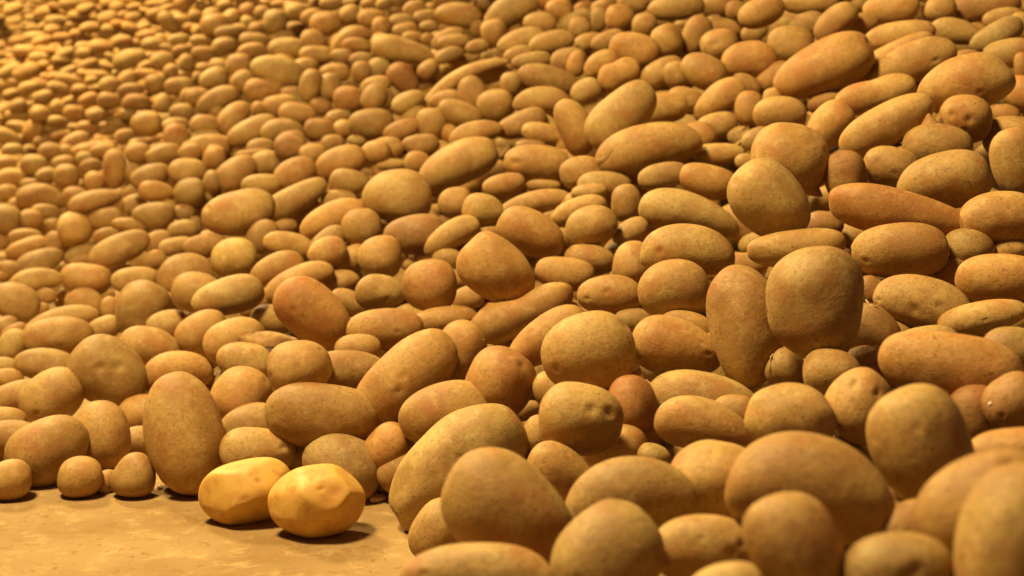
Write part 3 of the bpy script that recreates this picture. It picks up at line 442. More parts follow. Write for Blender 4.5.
(-0.0791,2.4696,0.1811,0.7551,0.6499,-0.0433,0.0746,0.0605,0.0431,-0.16,0.09,0,0,0,'y',129,'small pale oval potato just below left of the big rough reddish potato in mid-photo',2),
(-0.2994,2.5888,0.154,0.7519,0.6289,0.1658,-0.108,0.077,0.0452,0.13,-0.01,0,0,0,'',116,'tan long potato just right of the large reddish scarred potato',1),
(0.6081,1.723,0.3537,0.7436,0.6431,-0.1743,-0.0556,0.0446,0.0332,0.08,-0,0,0,0,'',150,'small tan oval potato just above right of the thick potato at the right edge',2),
(-0.8457,5.157,0.7633,0.455,0.5548,-0.46,0.523,0.0948,0.0865,-0.1,0,0,0,0,'',406,'large tan round potato above the large ruddy potato at upper left',3),
(-1.0161,4.3244,0.3892,0.4169,0.5199,-0.4588,0.5877,0.0866,0.0831,0.06,0,0,0,0,'',501,'large tan round potato above left of the large humped potato at the left',3),
(0.3159,1.9854,0.2978,0.7512,0.6538,-0.0888,-0.0171,0.0906,0.0432,0.1,-0.04,0,0,0,'',141,'tan long potato just above the tall narrow upright potato',2),
(0.0497,3.7272,0.6093,0.701,0.7097,-0.0545,0.0445,0.1066,0.045,-0.02,0.01,0,0,0,'',320,'tan very long potato just above left of the long smooth potato near top centre',3),
(0.438,1.7126,0.306,0.6506,0.6288,0.1832,-0.3845,0.0424,0.0332,-0.01,-0.01,0,0,0,'d',154,'small dark oval potato just right of the biggest upright pale potato',2),
(0.3657,3.1912,0.571,0.424,0.3582,-0.6111,0.5644,0.0635,0.058,0.04,0,0,0,0,'',391,'tan round potato just left of the rounded ridged potato',3),
(-1.4248,4.3769,0.2027,0.7195,0.5916,0.3336,-0.1449,0.0981,0.063,0.03,-0.03,0,0,0,'',285,'tan long potato above left of the long pale log-shaped potato',2),
(-0.5616,2.0793,0.0221,0.7843,0.6072,0.1008,0.0781,0.0528,0.0491,-0.07,0,0,0,0,'',6,'small tan round potato just left of the big upright potato at lower left',0),
(0.3251,3.5469,0.6932,0.693,0.7195,-0.0317,-0.0329,0.0619,0.0602,0.07,0,0,0,0,'',376,'tan round potato just above left of the tooth-shaped potato',3),
(-1.1123,5.4027,0.763,0.6838,0.7196,0.0227,0.1184,0.1098,0.0879,-0,0,0,0,0,'',404,'large tan oval potato above left of the large ruddy potato at upper left',3),
(-0.5416,4.2588,0.5402,0.5192,0.4521,0.5415,-0.4824,0.0835,0.0727,-0.04,0,0,0,0,'',456,'tan round potato right of the large ruddy potato at upper left',3),
(-0.3147,2.7808,0.2117,0.7174,0.6512,-0.1192,0.217,0.0736,0.0524,-0.06,0.02,0,0,0,'',113,'tan oval potato just left of the stout upright potato left of centre',2),
(-0.8436,4.0428,0.3402,0.5562,0.426,0.5403,-0.466,0.0688,0.0666,-0.07,0,0,0,0,'',246,'tan round potato above left of the large humped potato at the left',2),
(0.6461,3.1679,0.6803,0.6915,0.6914,-0.2014,0.057,0.079,0.0538,0.02,-0.03,0,0,0,'',179,'tan oval potato just above the big long orange-brown potato',3),
(-1.5666,4.6524,0.1828,0.7134,0.6768,0.0602,0.1716,0.116,0.0837,-0.04,0.02,0,0,0,'',283,'large tan oval potato some way above left of the long pale log-shaped potato',2),
(0.3424,2.7204,0.4451,0.7152,0.6688,-0.1782,0.0973,0.0978,0.0662,-0.04,0.07,0,0,0,'',401,'tan oval potato just right of the long bent potato',3),
(-0.8879,4.6784,0.6029,0.7008,0.7072,0.0659,0.0665,0.0883,0.0864,-0.02,0,0,0,0,'',448,'large tan round potato just left of the large ruddy potato at upper left',3),
(0.536,2.4386,0.3584,0.7241,0.6275,-0.257,0.126,0.061,0.0399,-0.01,0.1,0,0,0,'',1202,'small tan oval potato just below left of the dull brown round potato',2),
(-0.8754,4.129,0.3703,0.7192,0.6869,0.0753,0.0719,0.1375,0.0709,-0.01,0.05,0,0,0,'',471,'large tan long potato above left of the large humped potato at the left',3),
(-0.0012,3.522,0.5492,0.5007,0.4993,-0.4991,0.5008,0.0626,0.0571,-0.15,0,0,0,0,'',322,'tan round potato just left of the long smooth potato near top centre',3),
(-1.6118,4.8018,0.2754,0.7182,0.6769,0.1171,0.1104,0.0916,0.0758,0.06,0,0,0,0,'',310,'large tan oval flat-lying potato some way above left of the long pale log-shaped potato',2),
(0.539,2.2333,0.3166,0.7256,0.6687,-0.0117,-0.1617,0.0557,0.0392,-0.05,0.09,0,0,0,'',1239,'small tan oval potato just below left of the carrot-shaped potato',2),
(-1.0873,4.1454,0.3496,0.7218,0.6791,0.1196,0.0595,0.0735,0.0653,-0.16,0,0,0,0,'',303,'tan round potato some way above left of the large humped potato at the left',2),
(0.5327,2.9353,0.5647,0.6911,0.6548,-0.2684,0.1469,0.0857,0.0501,-0.11,-0.01,0,0,0,'',394,'tan long potato just below right of the dark smooth oval potato',3),
(-0.8521,3.6589,0.179,0.7314,0.6693,0.0405,0.1243,0.0784,0.0475,-0.12,0.08,0,0,0,'',275,'tan long flat-lying potato just above the brown dimpled potato',2),
(0.132,4.0388,0.7503,0.6894,0.7234,0.0124,-0.0344,0.0814,0.0684,-0,0,0,0,0,'',358,'tan oval flat-lying potato above the long smooth potato near top centre',3),
(-0.6225,4.603,0.6391,0.6994,0.7115,0.0471,0.0479,0.1147,0.0588,0.05,-0.04,0,0,0,'',423,'large tan long potato just right of the large ruddy potato at upper left',3),
(-0.921,4.2868,0.4248,0.7174,0.6856,0.1209,0.0266,0.0909,0.0674,-0.03,0.05,0,0,0,'',467,'large tan oval potato above the large humped potato at the left',3),
(-0.8268,3.4797,0.155,0.7286,0.666,0.012,0.1593,0.0881,0.0453,0.1,-0.02,0,0,0,'',87,'tan long potato just above the brown dimpled potato',2),
(-0.1194,2.6033,0.2324,0.7493,0.6591,0.0569,-0.0302,0.0595,0.0415,-0.04,0.08,0,0,0,'',126,'small tan oval potato just below the slim olive-brown tilted potato',2),
(0.2263,1.8062,0.2459,0.7537,0.6435,0.0299,-0.1302,0.0746,0.0395,-0.03,0.09,0,0,0,'',143,'small tan long potato just above right of the wedge-shaped potato',1),
(-1.6748,4.7684,0.2369,0.7158,0.677,0.0989,0.1397,0.0978,0.0651,0.11,0.06,0,0,0,'',288,'tan oval potato some way above the bulging potato at the left edge',2),
(-0.7109,4.3945,0.4814,0.704,0.7008,-0.0007,0.1147,0.1086,0.0689,0.08,-0.02,0,0,0,'',475,'large tan long potato just below the large ruddy potato at upper left',3),
(0.1411,2.5926,0.3571,0.7341,0.6779,-0.0377,0.0009,0.0674,0.0336,-0.04,-0.02,0,0,0,'',227,'small tan long potato just above the oval tan potato right of the flushed one',2),
(-1.4415,4.2498,0.1454,0.7308,0.663,0.12,0.1089,0.0728,0.0644,0.1,0,0,0,0,'',277,'tan round potato above the bulging potato at the left edge',2),
(-0.8494,3.3412,0.1375,0.7145,0.6617,-0.0366,0.2244,0.0619,0.0484,-0.1,0.03,0,0,0,'',86,'tan oval potato just above left of the brown dimpled potato',2),
(-1.1533,4.9754,0.5391,0.697,0.7049,0.0334,0.1272,0.1017,0.0637,0.05,-0.03,0,0,0,'',495,'large tan long potato some way left of the large ruddy potato at upper left',3),
(-0.0548,3.3209,0.3391,0.7027,0.6605,-0.1747,0.1983,0.0975,0.0525,-0.1,-0.01,0,0,0,'',213,'tan long potato just above left of the small reddish-ended oval potato',2),
(-1.0207,3.7776,0.177,0.7393,0.6581,0.135,0.0455,0.0938,0.0409,-0.15,0.02,0,0,0,'',269,'tan very long potato just above the long pale log-shaped potato',2),
]
# the many others of the heap: x, y, z (mm), quaternion*1000, length, width (mm), colour flag, seed is the row
HEAP = """971 2862 681 692 689 -212 -20 77 43
-1357 5176 481 707 696 91 90 105 63
237 1475 212 774 622 -6 -117 48 37
-2242 6639 597 673 709 14 212 132 80
148 1446 168 793 607 -39 -30 37 34 y
161 3614 601 530 515 -490 462 67 49
244 3658 658 689 699 -157 107 93 52
-494 4591 670 699 712 70 6 99 49
544 3860 759 687 723 -48 -51 85 65
-243 4210 591 659 677 -213 250 73 54
-648 4707 687 697 714 61 36 86 73
-445 4257 583 499 551 -446 498 66 63
-189 4296 634 686 703 -118 146 94 46
-225 3408 365 727 685 48 -3 65 56
-1377 5803 786 656 610 384 -224 109 68
-1056 5294 682 682 715 -15 151 92 68
-176 4318 673 696 716 -27 55 99 46
187 3979 702 694 718 -46 12 64 62
368 3039 519 696 700 64 -149 82 52
-891 4939 659 693 714 29 96 107 56
458 2635 451 721 683 -115 -4 71 49
-784 3726 298 441 515 -448 583 59 51
-864 4615 552 669 699 -103 230 81 79
-1315 5414 632 683 712 2 164 97 69
283 987 161 819 558 -89 -99 239 164
-922 4106 355 702 689 -21 180 79 53
579 2658 518 712 678 -181 34 65 35 d
-516 3698 370 718 689 4 96 76 53
-1572 4856 320 710 685 84 137 83 63
-540 4379 584 705 706 65 22 95 56
-1274 5120 545 703 701 86 86 76 73
-1456 5178 485 706 695 97 96 84 66
-1204 4107 268 543 615 -296 489 65 63
144 3657 608 702 711 -32 4 94 68
877 2557 500 688 698 -39 -194 59 37
-553 4950 781 679 720 -56 130 76 70
-1070 4650 456 710 695 81 79 85 60
-905 3609 154 708 666 -47 232 76 52
-364 2794 242 686 642 -180 292 84 52
-1064 3999 212 708 677 -12 202 72 60
522 3541 687 685 719 11 -112 82 45
202 3826 660 689 700 -152 112 83 49
-1821 5441 372 489 610 -333 527 88 78
-1257 3891 118 500 579 -333 551 62 60
-926 2560 17 766 620 131 106 57 40
476 2916 550 685 703 68 -182 67 42
-467 4807 762 690 722 9 58 94 68
-401 3294 287 734 676 44 41 86 43
64 2879 350 732 681 -8 -8 71 29
-1128 5271 654 699 706 102 47 89 60
-394 4277 597 698 710 -26 90 70 61
-1208 4963 481 450 559 -424 553 71 67
-747 2049 62 775 609 133 105 61 42
-64 3714 575 699 703 -86 98 135 53
-170 3640 512 705 700 -64 98 86 44
-1790 5435 432 706 690 113 111 81 70
-1048 5339 734 686 718 20 115 109 53
137 1518 181 728 546 -285 301 70 63
-1515 4941 347 667 689 -66 276 114 64
249 4097 730 487 538 481 -492 66 52
802 2430 431 724 646 -238 25 49 45
-1426 4340 160 735 656 162 55 90 53
-1498 5347 541 682 706 1 190 82 68
-1826 6403 706 696 703 130 66 118 70
-1873 5313 350 720 644 257 -30 110 61
-561 4198 483 709 680 169 -78 66 54 r
-558 1894 15 662 578 -180 442 36 30
589 3507 675 691 690 -201 81 69 46
322 3844 763 688 722 -70 10 88 60
-1414 4110 110 734 658 122 110 96 48
-787 5265 805 689 721 51 54 81 67
524 2234 262 745 619 -230 94 116 69
-901 5048 697 696 713 73 52 105 57
-1622 5306 438 715 670 201 4 82 61
-438 2695 62 768 634 88 18 62 40
-302 3457 395 724 689 41 20 82 59
21 2060 76 771 610 -120 143 47 27
-289 3419 360 726 686 9 52 75 29
-96 4001 652 693 711 -74 90 69 40
-891 3860 202 730 672 52 110 58 50 d
446 2810 453 718 673 -168 62 48 36 y
-430 4760 733 472 535 -482 509 67 64
-1753 4962 273 717 676 123 116 88 60
-540 4571 633 700 712 41 42 74 52
-1438 5797 703 693 711 80 91 105 58
-1390 4850 321 713 686 75 122 93 56
-910 3182 50 496 544 -357 575 51 46
-1666 4691 190 724 669 124 115 77 61
-325 4826 797 685 724 -33 78 82 54
420 2476 280 728 618 -251 161 52 33
15 3763 627 696 708 -90 86 81 43
-195 4350 688 672 700 -159 185 110 49
-1020 4677 504 707 699 76 75 85 67
-711 4040 372 711 691 -8 134 81 52
-1138 3432 39 753 637 150 67 52 40 r
-1556 4763 244 702 684 28 198 80 55
-498 3962 386 710 690 -40 131 67 51
-1402 5286 525 695 704 41 142 101 49
-1079 3767 153 716 670 7 197 75 38
-382 4028 543 699 704 -52 119 90 57
-1189 5258 623 417 538 -465 566 67 64
-1859 5897 529 705 691 140 75 100 55
-303 1938 43 790 608 57 49 95 52
-353 4746 721 691 718 -24 75 90 50
590 3807 742 688 722 -53 -56 56 51
-520 3256 228 737 670 30 84 54 38
-1528 5158 389 708 690 85 118 88 53
441 1490 279 767 620 -165 -21 71 44
-1303 4236 214 717 677 56 158 76 67
-1341 4946 369 695 694 1 187 77 50
-363 4779 752 688 721 -26 77 88 54
-1361 3811 53 745 644 154 81 68 50
-1418 4782 274 699 687 6 200 71 51
-1494 5150 435 703 696 68 131 77 51
-500 4129 453 708 698 -21 107 77 47
169 4010 716 683 704 -153 119 84 62
-1187 3868 89 710 665 -13 233 91 45
-1428 4883 327 701 690 27 176 156 56
-658 4568 606 692 710 -24 124 88 49
-1995 5922 528 664 705 -22 247 86 59
-286 4799 766 688 721 -32 71 88 51
-2273 6722 695 686 708 90 139 118 59
-664 5307 835 687 724 43 45 85 52
-482 4101 420 697 689 -89 175 60 59
-1743 6442 732 682 715 35 149 98 58
176 1509 139 775 569 -206 182 107 61
-1174 3841 77 723 663 26 191 65 39
-1895 5799 491 688 702 41 182 80 58
-1822 5920 559 707 677 202 6 117 52
-1160 5386 705 694 712 74 76 87 46
-43 2651 279 743 668 -22 36 44 31
-474 4544 624 699 712 9 64 80 48
-1991 6820 805 680 717 57 141 109 56
-1335 5782 720 684 716 22 136 96 52
-1966 5703 419 708 687 129 104 108 51
-1910 6834 847 668 721 2 184 100 74
915 2581 585 565 396 -590 420 49 30
-1429 5198 402 700 696 35 155 94 57
-2464 7150 910 648 723 -16 239 104 61
-1961 5688 459 675 701 2 230 73 57
-1445 5389 560 617 685 -174 346 84 64
206 1816 207 753 602 -208 168 87 59
421 2505 308 727 671 19 -143 120 78
-1850 5281 307 707 685 89 149 79 45
-1061 2946 48 677 642 -85 350 48 47
-1521 4830 284 699 687 20 198 78 48
264 4168 770 677 702 -180 129 78 47
-1786 5639 453 713 659 237 -27 65 64
-489 2652 142 726 646 -76 223 61 50
-1663 5627 486 672 702 -34 234 82 48
-276 4774 736 693 720 3 37 67 40
-2315 7346 860 685 713 107 108 124 56
-248 3626 467 691 685 -135 186 77 47
-1062 4512 415 702 696 13 151 94 58
-130 4348 628 695 708 -76 96 71 42
-1277 5382 590 412 536 -464 572 61 58
-1406 4320 122 733 662 116 105 56 44
-716 5180 785 679 721 -40 132 86 59
-2198 6751 743 660 716 -13 228 104 52
-1445 6437 921 614 704 -178 310 136 85
-2332 6677 606 652 708 -38 268 121 55
-1718 5430 354 696 693 34 183 92 42
-1068 5840 836 683 723 23 103 71 66
-774 4387 471 714 692 103 19 51 50
-2408 7453 909 654 723 -11 222 121 60
-1876 6358 628 664 710 -36 233 104 47
-1107 4140 296 719 682 66 120 68 65
-413 3806 401 721 691 39 37 52 33
-682 4439 516 709 702 54 54 72 51
536 1760 318 686 654 83 -308 100 57
-951 2617 28 763 624 132 108 58 37
-105 4362 713 645 674 -251 258 52 49
-1893 6371 677 696 703 123 81 78 58
-1892 5494 382 716 672 183 47 100 49
268 2702 356 663 583 -350 313 115 78
-816 5413 754 689 719 20 85 80 46
-2145 7289 916 662 723 -3 197 104 55
-1130 5822 813 644 710 -131 253 74 58
434 2638 411 726 677 -116 5 44 32
-210 4379 589 683 695 -142 174 64 44
-1770 5877 521 686 704 25 180 73 50
-1338 6118 826 691 712 119 34 66 60
-1520 6176 836 679 721 38 130 84 60
-2081 6648 650 692 705 95 119 101 44
-1642 6488 762 684 716 44 129 104 47
-2195 6681 664 699 694 162 61 92 56
301 1803 190 768 632 -25 -97 181 118
-1215 6127 874 681 724 27 108 74 52
-972 5499 750 695 712 100 24 67 62
-1740 5460 388 673 696 -32 249 100 49
-1414 5557 582 704 698 121 54 98 43
-154 3498 432 373 386 -577 616 45 45
-1785 6813 850 668 722 -8 183 85 57
701 3721 702 693 713 -104 -28 60 35
-991 5744 825 684 723 19 99 70 57
-479 3327 255 719 672 -60 170 70 58
-2164 6212 502 680 703 32 203 85 47
-1316 5745 682 679 714 -15 170 83 38
-1034 5091 608 684 710 -28 167 75 65
-1382 5160 439 709 693 93 91 63 44
-2255 7374 948 680 718 99 110 107 60
-1787 6784 803 695 696 182 1 92 48
-2324 6773 740 674 714 48 181 84 55
-1880 6905 906 676 722 46 138 82 57
-23 3817 390 720 688 68 -67 49 33
-1521 4208 84 426 547 -385 609 55 52
-202 4425 600 686 699 -126 156 139 131
-719 4003 352 722 686 56 69 120 34
-2167 6813 794 672 718 32 181 81 58
-1462 5175 381 702 694 42 153 74 36
-176 2398 153 759 635 116 -82 84 56
-2067 6663 682 655 712 -46 250 98 56
41 3180 414 723 691 -5 -4 69 32
242 2617 301 734 653 -155 104 103 78
-948 5924 867 686 723 54 57 79 42
-2169 6723 692 696 699 142 78 112 50
-322 4724 698 697 716 38 11 80 40
-188 4807 846 676 722 -96 117 160 102
-104 2591 198 746 644 127 -116 53 34
337 1433 204 732 612 86 -285 100 56
-1524 4881 316 716 681 109 104 60 56
-1036 2913 38 703 644 -39 299 60 38
-1448 4832 297 712 685 68 138 63 48
-813 5134 712 687 717 -7 115 81 44
-1735 6024 577 703 696 128 70 105 47
987 2794 663 509 334 -637 473 58 44
-459 5162 828 688 724 30 32 55 44
-2113 6776 760 687 711 94 119 89 44
846 3534 740 684 720 -81 -85 41 40
-1875 5551 290 714 681 117 112 60 48
-588 3800 387 719 690 36 74 90 82
-730 2946 106 757 628 179 -27 61 47
365 3042 454 718 694 -41 -43 105 75
-1964 5971 539 708 671 219 1 84 59
-267 4387 544 702 704 -49 92 60 42
133 2627 271 737 664 62 -106 100 55
-2184 7292 883 680 718 78 126 110 52
-2256 6803 763 682 712 83 141 108 50
490 2693 531 711 695 -108 -19 39 31
1013 3575 722 560 448 -567 406 40 38 y
-1734 5433 408 701 694 70 148 67 39
-1198 4492 215 696 679 -38 228 69 43
-941 4559 456 712 695 73 71 49 49
-913 4265 396 714 692 52 97 87 37
-12 1779 65 767 584 -159 214 84 64
-231 3190 148 750 660 11 42 46 28
-524 5276 834 678 723 -53 118 58 45
-160 3170 252 708 652 -165 218 120 72
-12 2148 158 769 638 -24 34 36 16
-1381 6478 892 679 724 27 118 70 46
-1806 6927 905 676 723 37 139 87 45
-1778 5411 333 707 688 82 143 68 38
207 3959 450 695 666 -206 175 168 103
-1664 6740 910 684 719 91 80 89 39
-2039 5749 437 640 695 -82 316 93 69
-271 4708 690 694 709 106 -64 52 43 r
-35 2471 141 729 618 -185 229 68 65
492 3344 315 649 643 224 -339 152 101
44 2148 120 773 630 -51 47 119 109
-1072 3867 42 719 660 -16 218 68 33
810 2408 393 616 429 -532 392 51 27
-861 3849 170 472 531 -411 571 50 40
-93 4853 812 688 725 7 7 46 41 d
-2213 7298 837 675 718 43 161 87 46
-420 4075 299 729 680 77 -8 62 27
297 1256 211 730 599 105 -313 81 56
263 1857 245 763 642 -69 -26 79 59
-2397 6662 537 699 694 131 112 130 80
112 4092 790 674 716 123 -135 113 85
-1897 6794 799 691 710 115 78 70 47
202 2050 133 775 625 -90 34 119 77
-33 3803 362 530 507 -465 495 38 34
214 4359 778 676 703 -174 132 62 34
-168 3147 278 738 675 20 18 34 34 y
-2671 7753 873 669 719 49 181 89 55
-935 3626 106 743 658 87 90 95 80
-1608 4745 217 707 681 49 184 66 41
-1462 6404 829 688 716 84 75 82 44
-1942 6298 599 654 707 -60 264 84 42
-1759 6004 558 677 707 -5 203 60 42
154 3193 408 683 662 196 -239 105 96
-1109 3515 34 718 655 -8 236 62 36
-356 4000 507 586 611 -346 404 63 51
-1181 5414 562 413 526 -473 574 62 52
-391 5174 857 667 717 -119 163 120 77
497 4177 722 691 707 -140 54 58 31
-104 3315 316 705 661 -163 198 36 33
-1059 5806 791 693 713 107 22 63 49
576 1575 296 747 558 -334 142 44 37
729 3748 712 693 712 -116 -22 112 67
660 3726 673 695 714 -75 -49 84 68
-1369 5767 686 700 695 166 -1 80 38
-1962 6161 570 678 708 15 200 77 52
-171 3142 308 734 674 76 -42 52 36
-1232 5936 826 667 721 -44 182 76 59
-1210 5658 609 700 706 77 72 65 43
785 2710 528 711 676 -193 -2 125 85
37 2724 199 701 618 229 -271 45 36
-410 5159 805 687 723 -17 71 56 36
-2110 6664 613 661 709 -34 244 89 44
829 2699 588 702 663 -256 49 101 46
-621 5598 854 684 725 2 74 75 40
-1706 6094 614 704 676 218 -28 75 36
-1818 5880 476 673 702 -22 231 74 35
-850 3930 198 674 660 -140 302 54 51
-1114 4938 501 453 556 -430 548 63 60
618 2712 529 710 678 -185 30 102 68
-2066 6840 778 683 714 70 136 69 45
-1274 5618 585 681 708 -28 184 74 41
-685 5764 566 706 698 117 -33 106 73
-790 5777 859 458 551 -471 514 57 46
149 2018 163 771 629 -87 49 86 50
176 2290 271 711 609 -259 239 70 66
-1132 3339 17 716 651 -7 251 62 36
-2025 7297 947 687 712 139 54 103 67
-2342 7422 934 690 689 223 -6 79 46
82 3260 432 681 660 210 -236 128 83
-2319 6718 640 673 710 28 203 98 45
-1853 6804 821 687 714 90 97 82 46
101 2178 187 742 632 127 -186 120 66
-1312 4109 16 604 626 -212 445 42 41
-941 3900 214 736 664 125 38 48 45
211 4327 751 691 722 -17 -18 64 43
-1316 5338 346 714 689 75 96 74 33
417 1573 260 762 634 -83 -99 93 79
-507 2304 54 763 628 16 148 62 40
-2132 7328 966 666 725 21 173 135 73
263 1310 116 516 454 369 -626 149 98
-1531 6427 876 655 721 -63 218 77 38
-47 4362 545 702 701 -84 92 61 28
-1371 3794 39 738 652 104 140 37 28
-1388 6358 776 536 639 -329 443 54 46
-1544 6060 621 669 709 -47 219 75 38
-1046 6145 881 683 724 31 86 65 44
70 2746 205 735 643 -150 152 125 71
-180 3193 162 749 662 9 32 83 58
-558 3122 184 741 632 205 -102 75 62
682 2390 467 687 579 -383 217 91 58
-1882 6317 585 705 685 181 22 69 43
-434 4727 688 697 715 50 16 64 54
502 1564 260 739 533 -355 210 86 56
-1054 3659 9 746 650 76 124 42 26
-1394 3892 71 739 652 127 112 59 34
-1734 6804 807 662 718 -43 212 76 45
-1242 4516 187 655 665 -137 333 123 93
-1630 4656 159 678 677 -40 283 43 40
-2728 7731 851 685 709 125 114 87 47
-40 3330 281 694 641 -217 244 125 80
-1704 5583 374 717 677 159 47 74 39
-1058 5595 750 692 716 65 67 75 55
-2664 7735 831 678 714 80 152 79 41
-1004 5328 490 711 693 113 17 62 32
-1689 6472 725 695 706 116 65 60 40
-125 4903 793 687 718 87 -66 95 69
-2172 6670 632 683 709 52 168 56 40
-870 3963 217 705 675 -51 211 78 64
-2656 8106 971 676 719 82 139 103 75
-2449 7366 823 683 713 95 130 67 39
893 2892 628 681 713 -51 -158 71 44
-2080 7322 918 688 709 146 50 80 43
-1336 5466 421 707 696 59 111 69 32
579 2440 305 722 670 2 -173 116 90
-75 4696 642 698 711 -52 62 51 34
-1126 3516 7 757 630 169 36 40 20
346 3381 539 706 692 -136 66 77 54
-1909 6451 710 690 709 91 112 96 43
-1855 5897 488 711 677 190 22 70 41
-1826 6396 667 688 710 61 134 72 32
-353 2227 76 702 518 356 -334 98 68
612 2673 395 728 668 -154 2 127 71
429 3218 519 710 701 -45 -48 144 83
-735 4658 622 702 703 109 2 83 46
-758 4451 499 705 702 21 98 54 38
-2160 6405 450 700 695 97 132 64 39
124 2914 377 658 630 267 -313 103 59
-2216 6749 640 538 660 -266 453 142 126
-1422 6391 794 690 716 73 82 66 36
-1612 5859 441 691 700 11 179 66 32
-1423 4353 109 730 665 95 128 110 70
-1474 6470 758 689 715 58 99 156 98
16 2727 140 755 648 65 -80 126 92
-1118 6105 904 685 723 68 60 111 51
-1772 6376 662 700 673 233 -44 66 33
-1863 6891 865 654 720 -50 226 75 37
117 2655 334 710 643 -209 197 69 40
-2481 7454 877 683 713 111 115 62 40
-2281 7372 906 691 694 200 13 55 41
-1817 6191 519 695 702 60 142 70 36
-2108 6846 728 656 714 -38 241 70 34
288 1024 249 776 520 -299 196 74 40
23 2065 39 782 609 -85 100 86 55
-1614 6408 666 664 710 -57 225 70 33
255 3971 519 710 700 -67 22 51 28
388 3718 711 693 718 -74 -1 55 31
-1406 6554 891 652 719 -87 224 108 92
-1171 4467 343 452 554 -412 565 77 67
-120 2671 254 744 665 -19 55 81 46
-297 2915 238 709 653 -138 227 106 66
365 3358 595 679 662 -258 183 93 66
-2278 6628 551 706 683 180 52 59 33
302 3378 579 666 688 171 -230 102 80
-461 2300 60 748 627 -48 210 75 64
538 3851 717 693 713 -107 7 47 33
-276 4841 799 669 712 -133 165 48 33
638 3947 763 514 457 -562 458 157 97
-971 3237 31 734 650 21 195 81 45
-1799 6162 406 704 695 72 129 121 82
-1794 6988 900 586 690 -217 365 117 94
10 3328 326 728 678 -73 76 83 68
-2210 6539 486 711 659 244 -21 62 41
517 3340 363 726 684 -56 -52 32 24
-2818 7993 975 675 718 97 140 79 52
591 4167 700 694 716 -60 -40 188 103
-1805 7119 831 682 718 46 127 120 59
-876 3954 159 740 662 115 34 120 83
275 2686 401 728 681 -82 13 112 42 d
-2632 7391 732 686 707 103 137 86 61
234 3988 576 674 663 -250 210 130 89
-2114 7496 810 319 490 -525 618 113 90
-217 3444 61 743 634 161 -139 148 100
-1563 5180 183 496 588 -346 537 45 40
-247 5276 749 693 719 -16 48 57 29
5 2747 235 746 663 35 -40 106 83
-37 2461 72 772 634 -9 22 141 83
-2172 6654 576 677 708 19 201 75 36
-1534 5200 232 662 679 -97 302 90 85
-1641 4670 100 682 672 -40 286 114 103
-300 4412 582 698 693 147 -99 89 79
-861 4036 261 659 661 -163 320 112 62
-1673 6088 594 655 705 -78 260 52 26
-2703 7729 811 689 704 140 97 52 39
-2402 7373 831 634 715 -77 284 62 35
-2598 7370 691 687 706 96 142 67 36
-1501 4660 139 737 648 193 16 112 68
-366 4273 525 707 694 120 -61 94 88
-2056 6846 757 666 717 -7 207 61 40
777 2450 449 698 691 -34 -184 82 49
-179 3496 364 634 616 -304 355 107 86
-1139 4980 468 712 671 202 -48 93 76
-1099 5606 705 697 692 183 -45 102 73
-1533 4762 196 719 676 82 139 68 37
1096 3056 469 707 686 -123 -119 178 135
-493 2559 87 765 637 67 66 90 68
-2748 8107 914 678 716 87 142 100 61
-2322 6700 540 699 622 335 -113 142 90
-2724 8100 956 653 723 -4 223 84 39
-1833 6154 446 704 695 91 113 53 39
-2294 7239 725 670 715 13 199 65 38
-658 5771 540 690 666 235 -159 142 131
970 3031 631 688 709 -91 -126 148 102
401 3347 315 677 656 184 -280 101 82
-1840 6942 939 686 714 129 55 78 40
-2167 7480 782 696 697 169 31 62 38
392 1979 261 751 620 -205 93 118 81
-1227 4518 216 725 676 82 106 99 54
-1079 6831 760 568 643 -319 403 167 133
-325 4229 419 681 640 271 -229 97 62
26 4822 749 637 661 -288 273 116 67
965 2886 572 696 700 -107 -120 145 100
181 2630 326 737 671 -73 29 82 66
-375 4241 486 697 695 -89 152 84 60
-528 5681 741 647 690 -200 255 127 94
-1459 6430 859 683 721 51 105 58 35
-2346 6749 667 684 708 75 159 52 37
-1458 6440 816 679 657 296 -138 117 71
620 2694 486 695 621 -318 176 126 71
-638 2773 82 739 646 -19 193 62 58
-738 2990 84 751 602 247 -112 81 72
-1494 4946 280 722 676 126 79 101 72
58 4275 755 679 709 -142 126 94 64
560 3304 197 724 667 43 -172 194 113
-1752 6924 888 690 709 142 35 64 31
-2698 8084 936 682 714 113 113 68 32
-1618 6776 922 664 725 -22 180 76 44
164 1149 146 760 500 -285 300 102 76
-2607 7937 987 688 701 183 43 70 32
-1464 5844 448 714 675 186 -17 62 28
-1368 5334 333 714 689 71 107 48 30
585 2122 400 600 434 -525 420 138 95
253 2714 396 580 506 -463 440 97 61
-334 2797 162 741 624 201 -144 82 77
-655 3312 191 743 645 173 -50 86 54
-428 4684 653 529 580 -417 459 60 58
-1894 6799 773 684 715 58 132 56 32
-1843 6376 612 671 710 -20 215 55 27
319 2740 406 708 648 -229 161 94 58
-1392 6375 712 658 710 -91 235 128 88
-544 2519 73 690 619 -156 342 69 54
-2030 5761 373 704 689 99 140 100 76
-1574 6476 750 693 711 96 72 61 33
164 2242 247 754 653 -65 20 67 49
-56 3844 373 722 686 68 -60 135 97
545 2824 460 670 683 126 -262 122 101
-1005 4698 434 715 673 184 -40 122 114
-1531 5642 311 708 690 47 141 49 31
-2684 7818 837 690 704 148 86 135 66
229 4368 726 683 702 -164 122 138 89
-1285 3993 95 744 646 167 43 72 52 d
-262 3435 87 753 657 28 25 28 25
-1047 4281 350 716 687 65 105 93 49
-1825 6283 310 698 693 24 177 38 28
-10 4697 649 693 706 106 -102 104 65
-627 4636 593 704 701 110 -15 104 67
-509 3326 180 740 666 16 96 134 86
-1648 5888 449 713 667 213 -26 106 81
-362 4078 310 644 632 -265 340 81 68
127 2925 345 722 675 86 -124 63 49
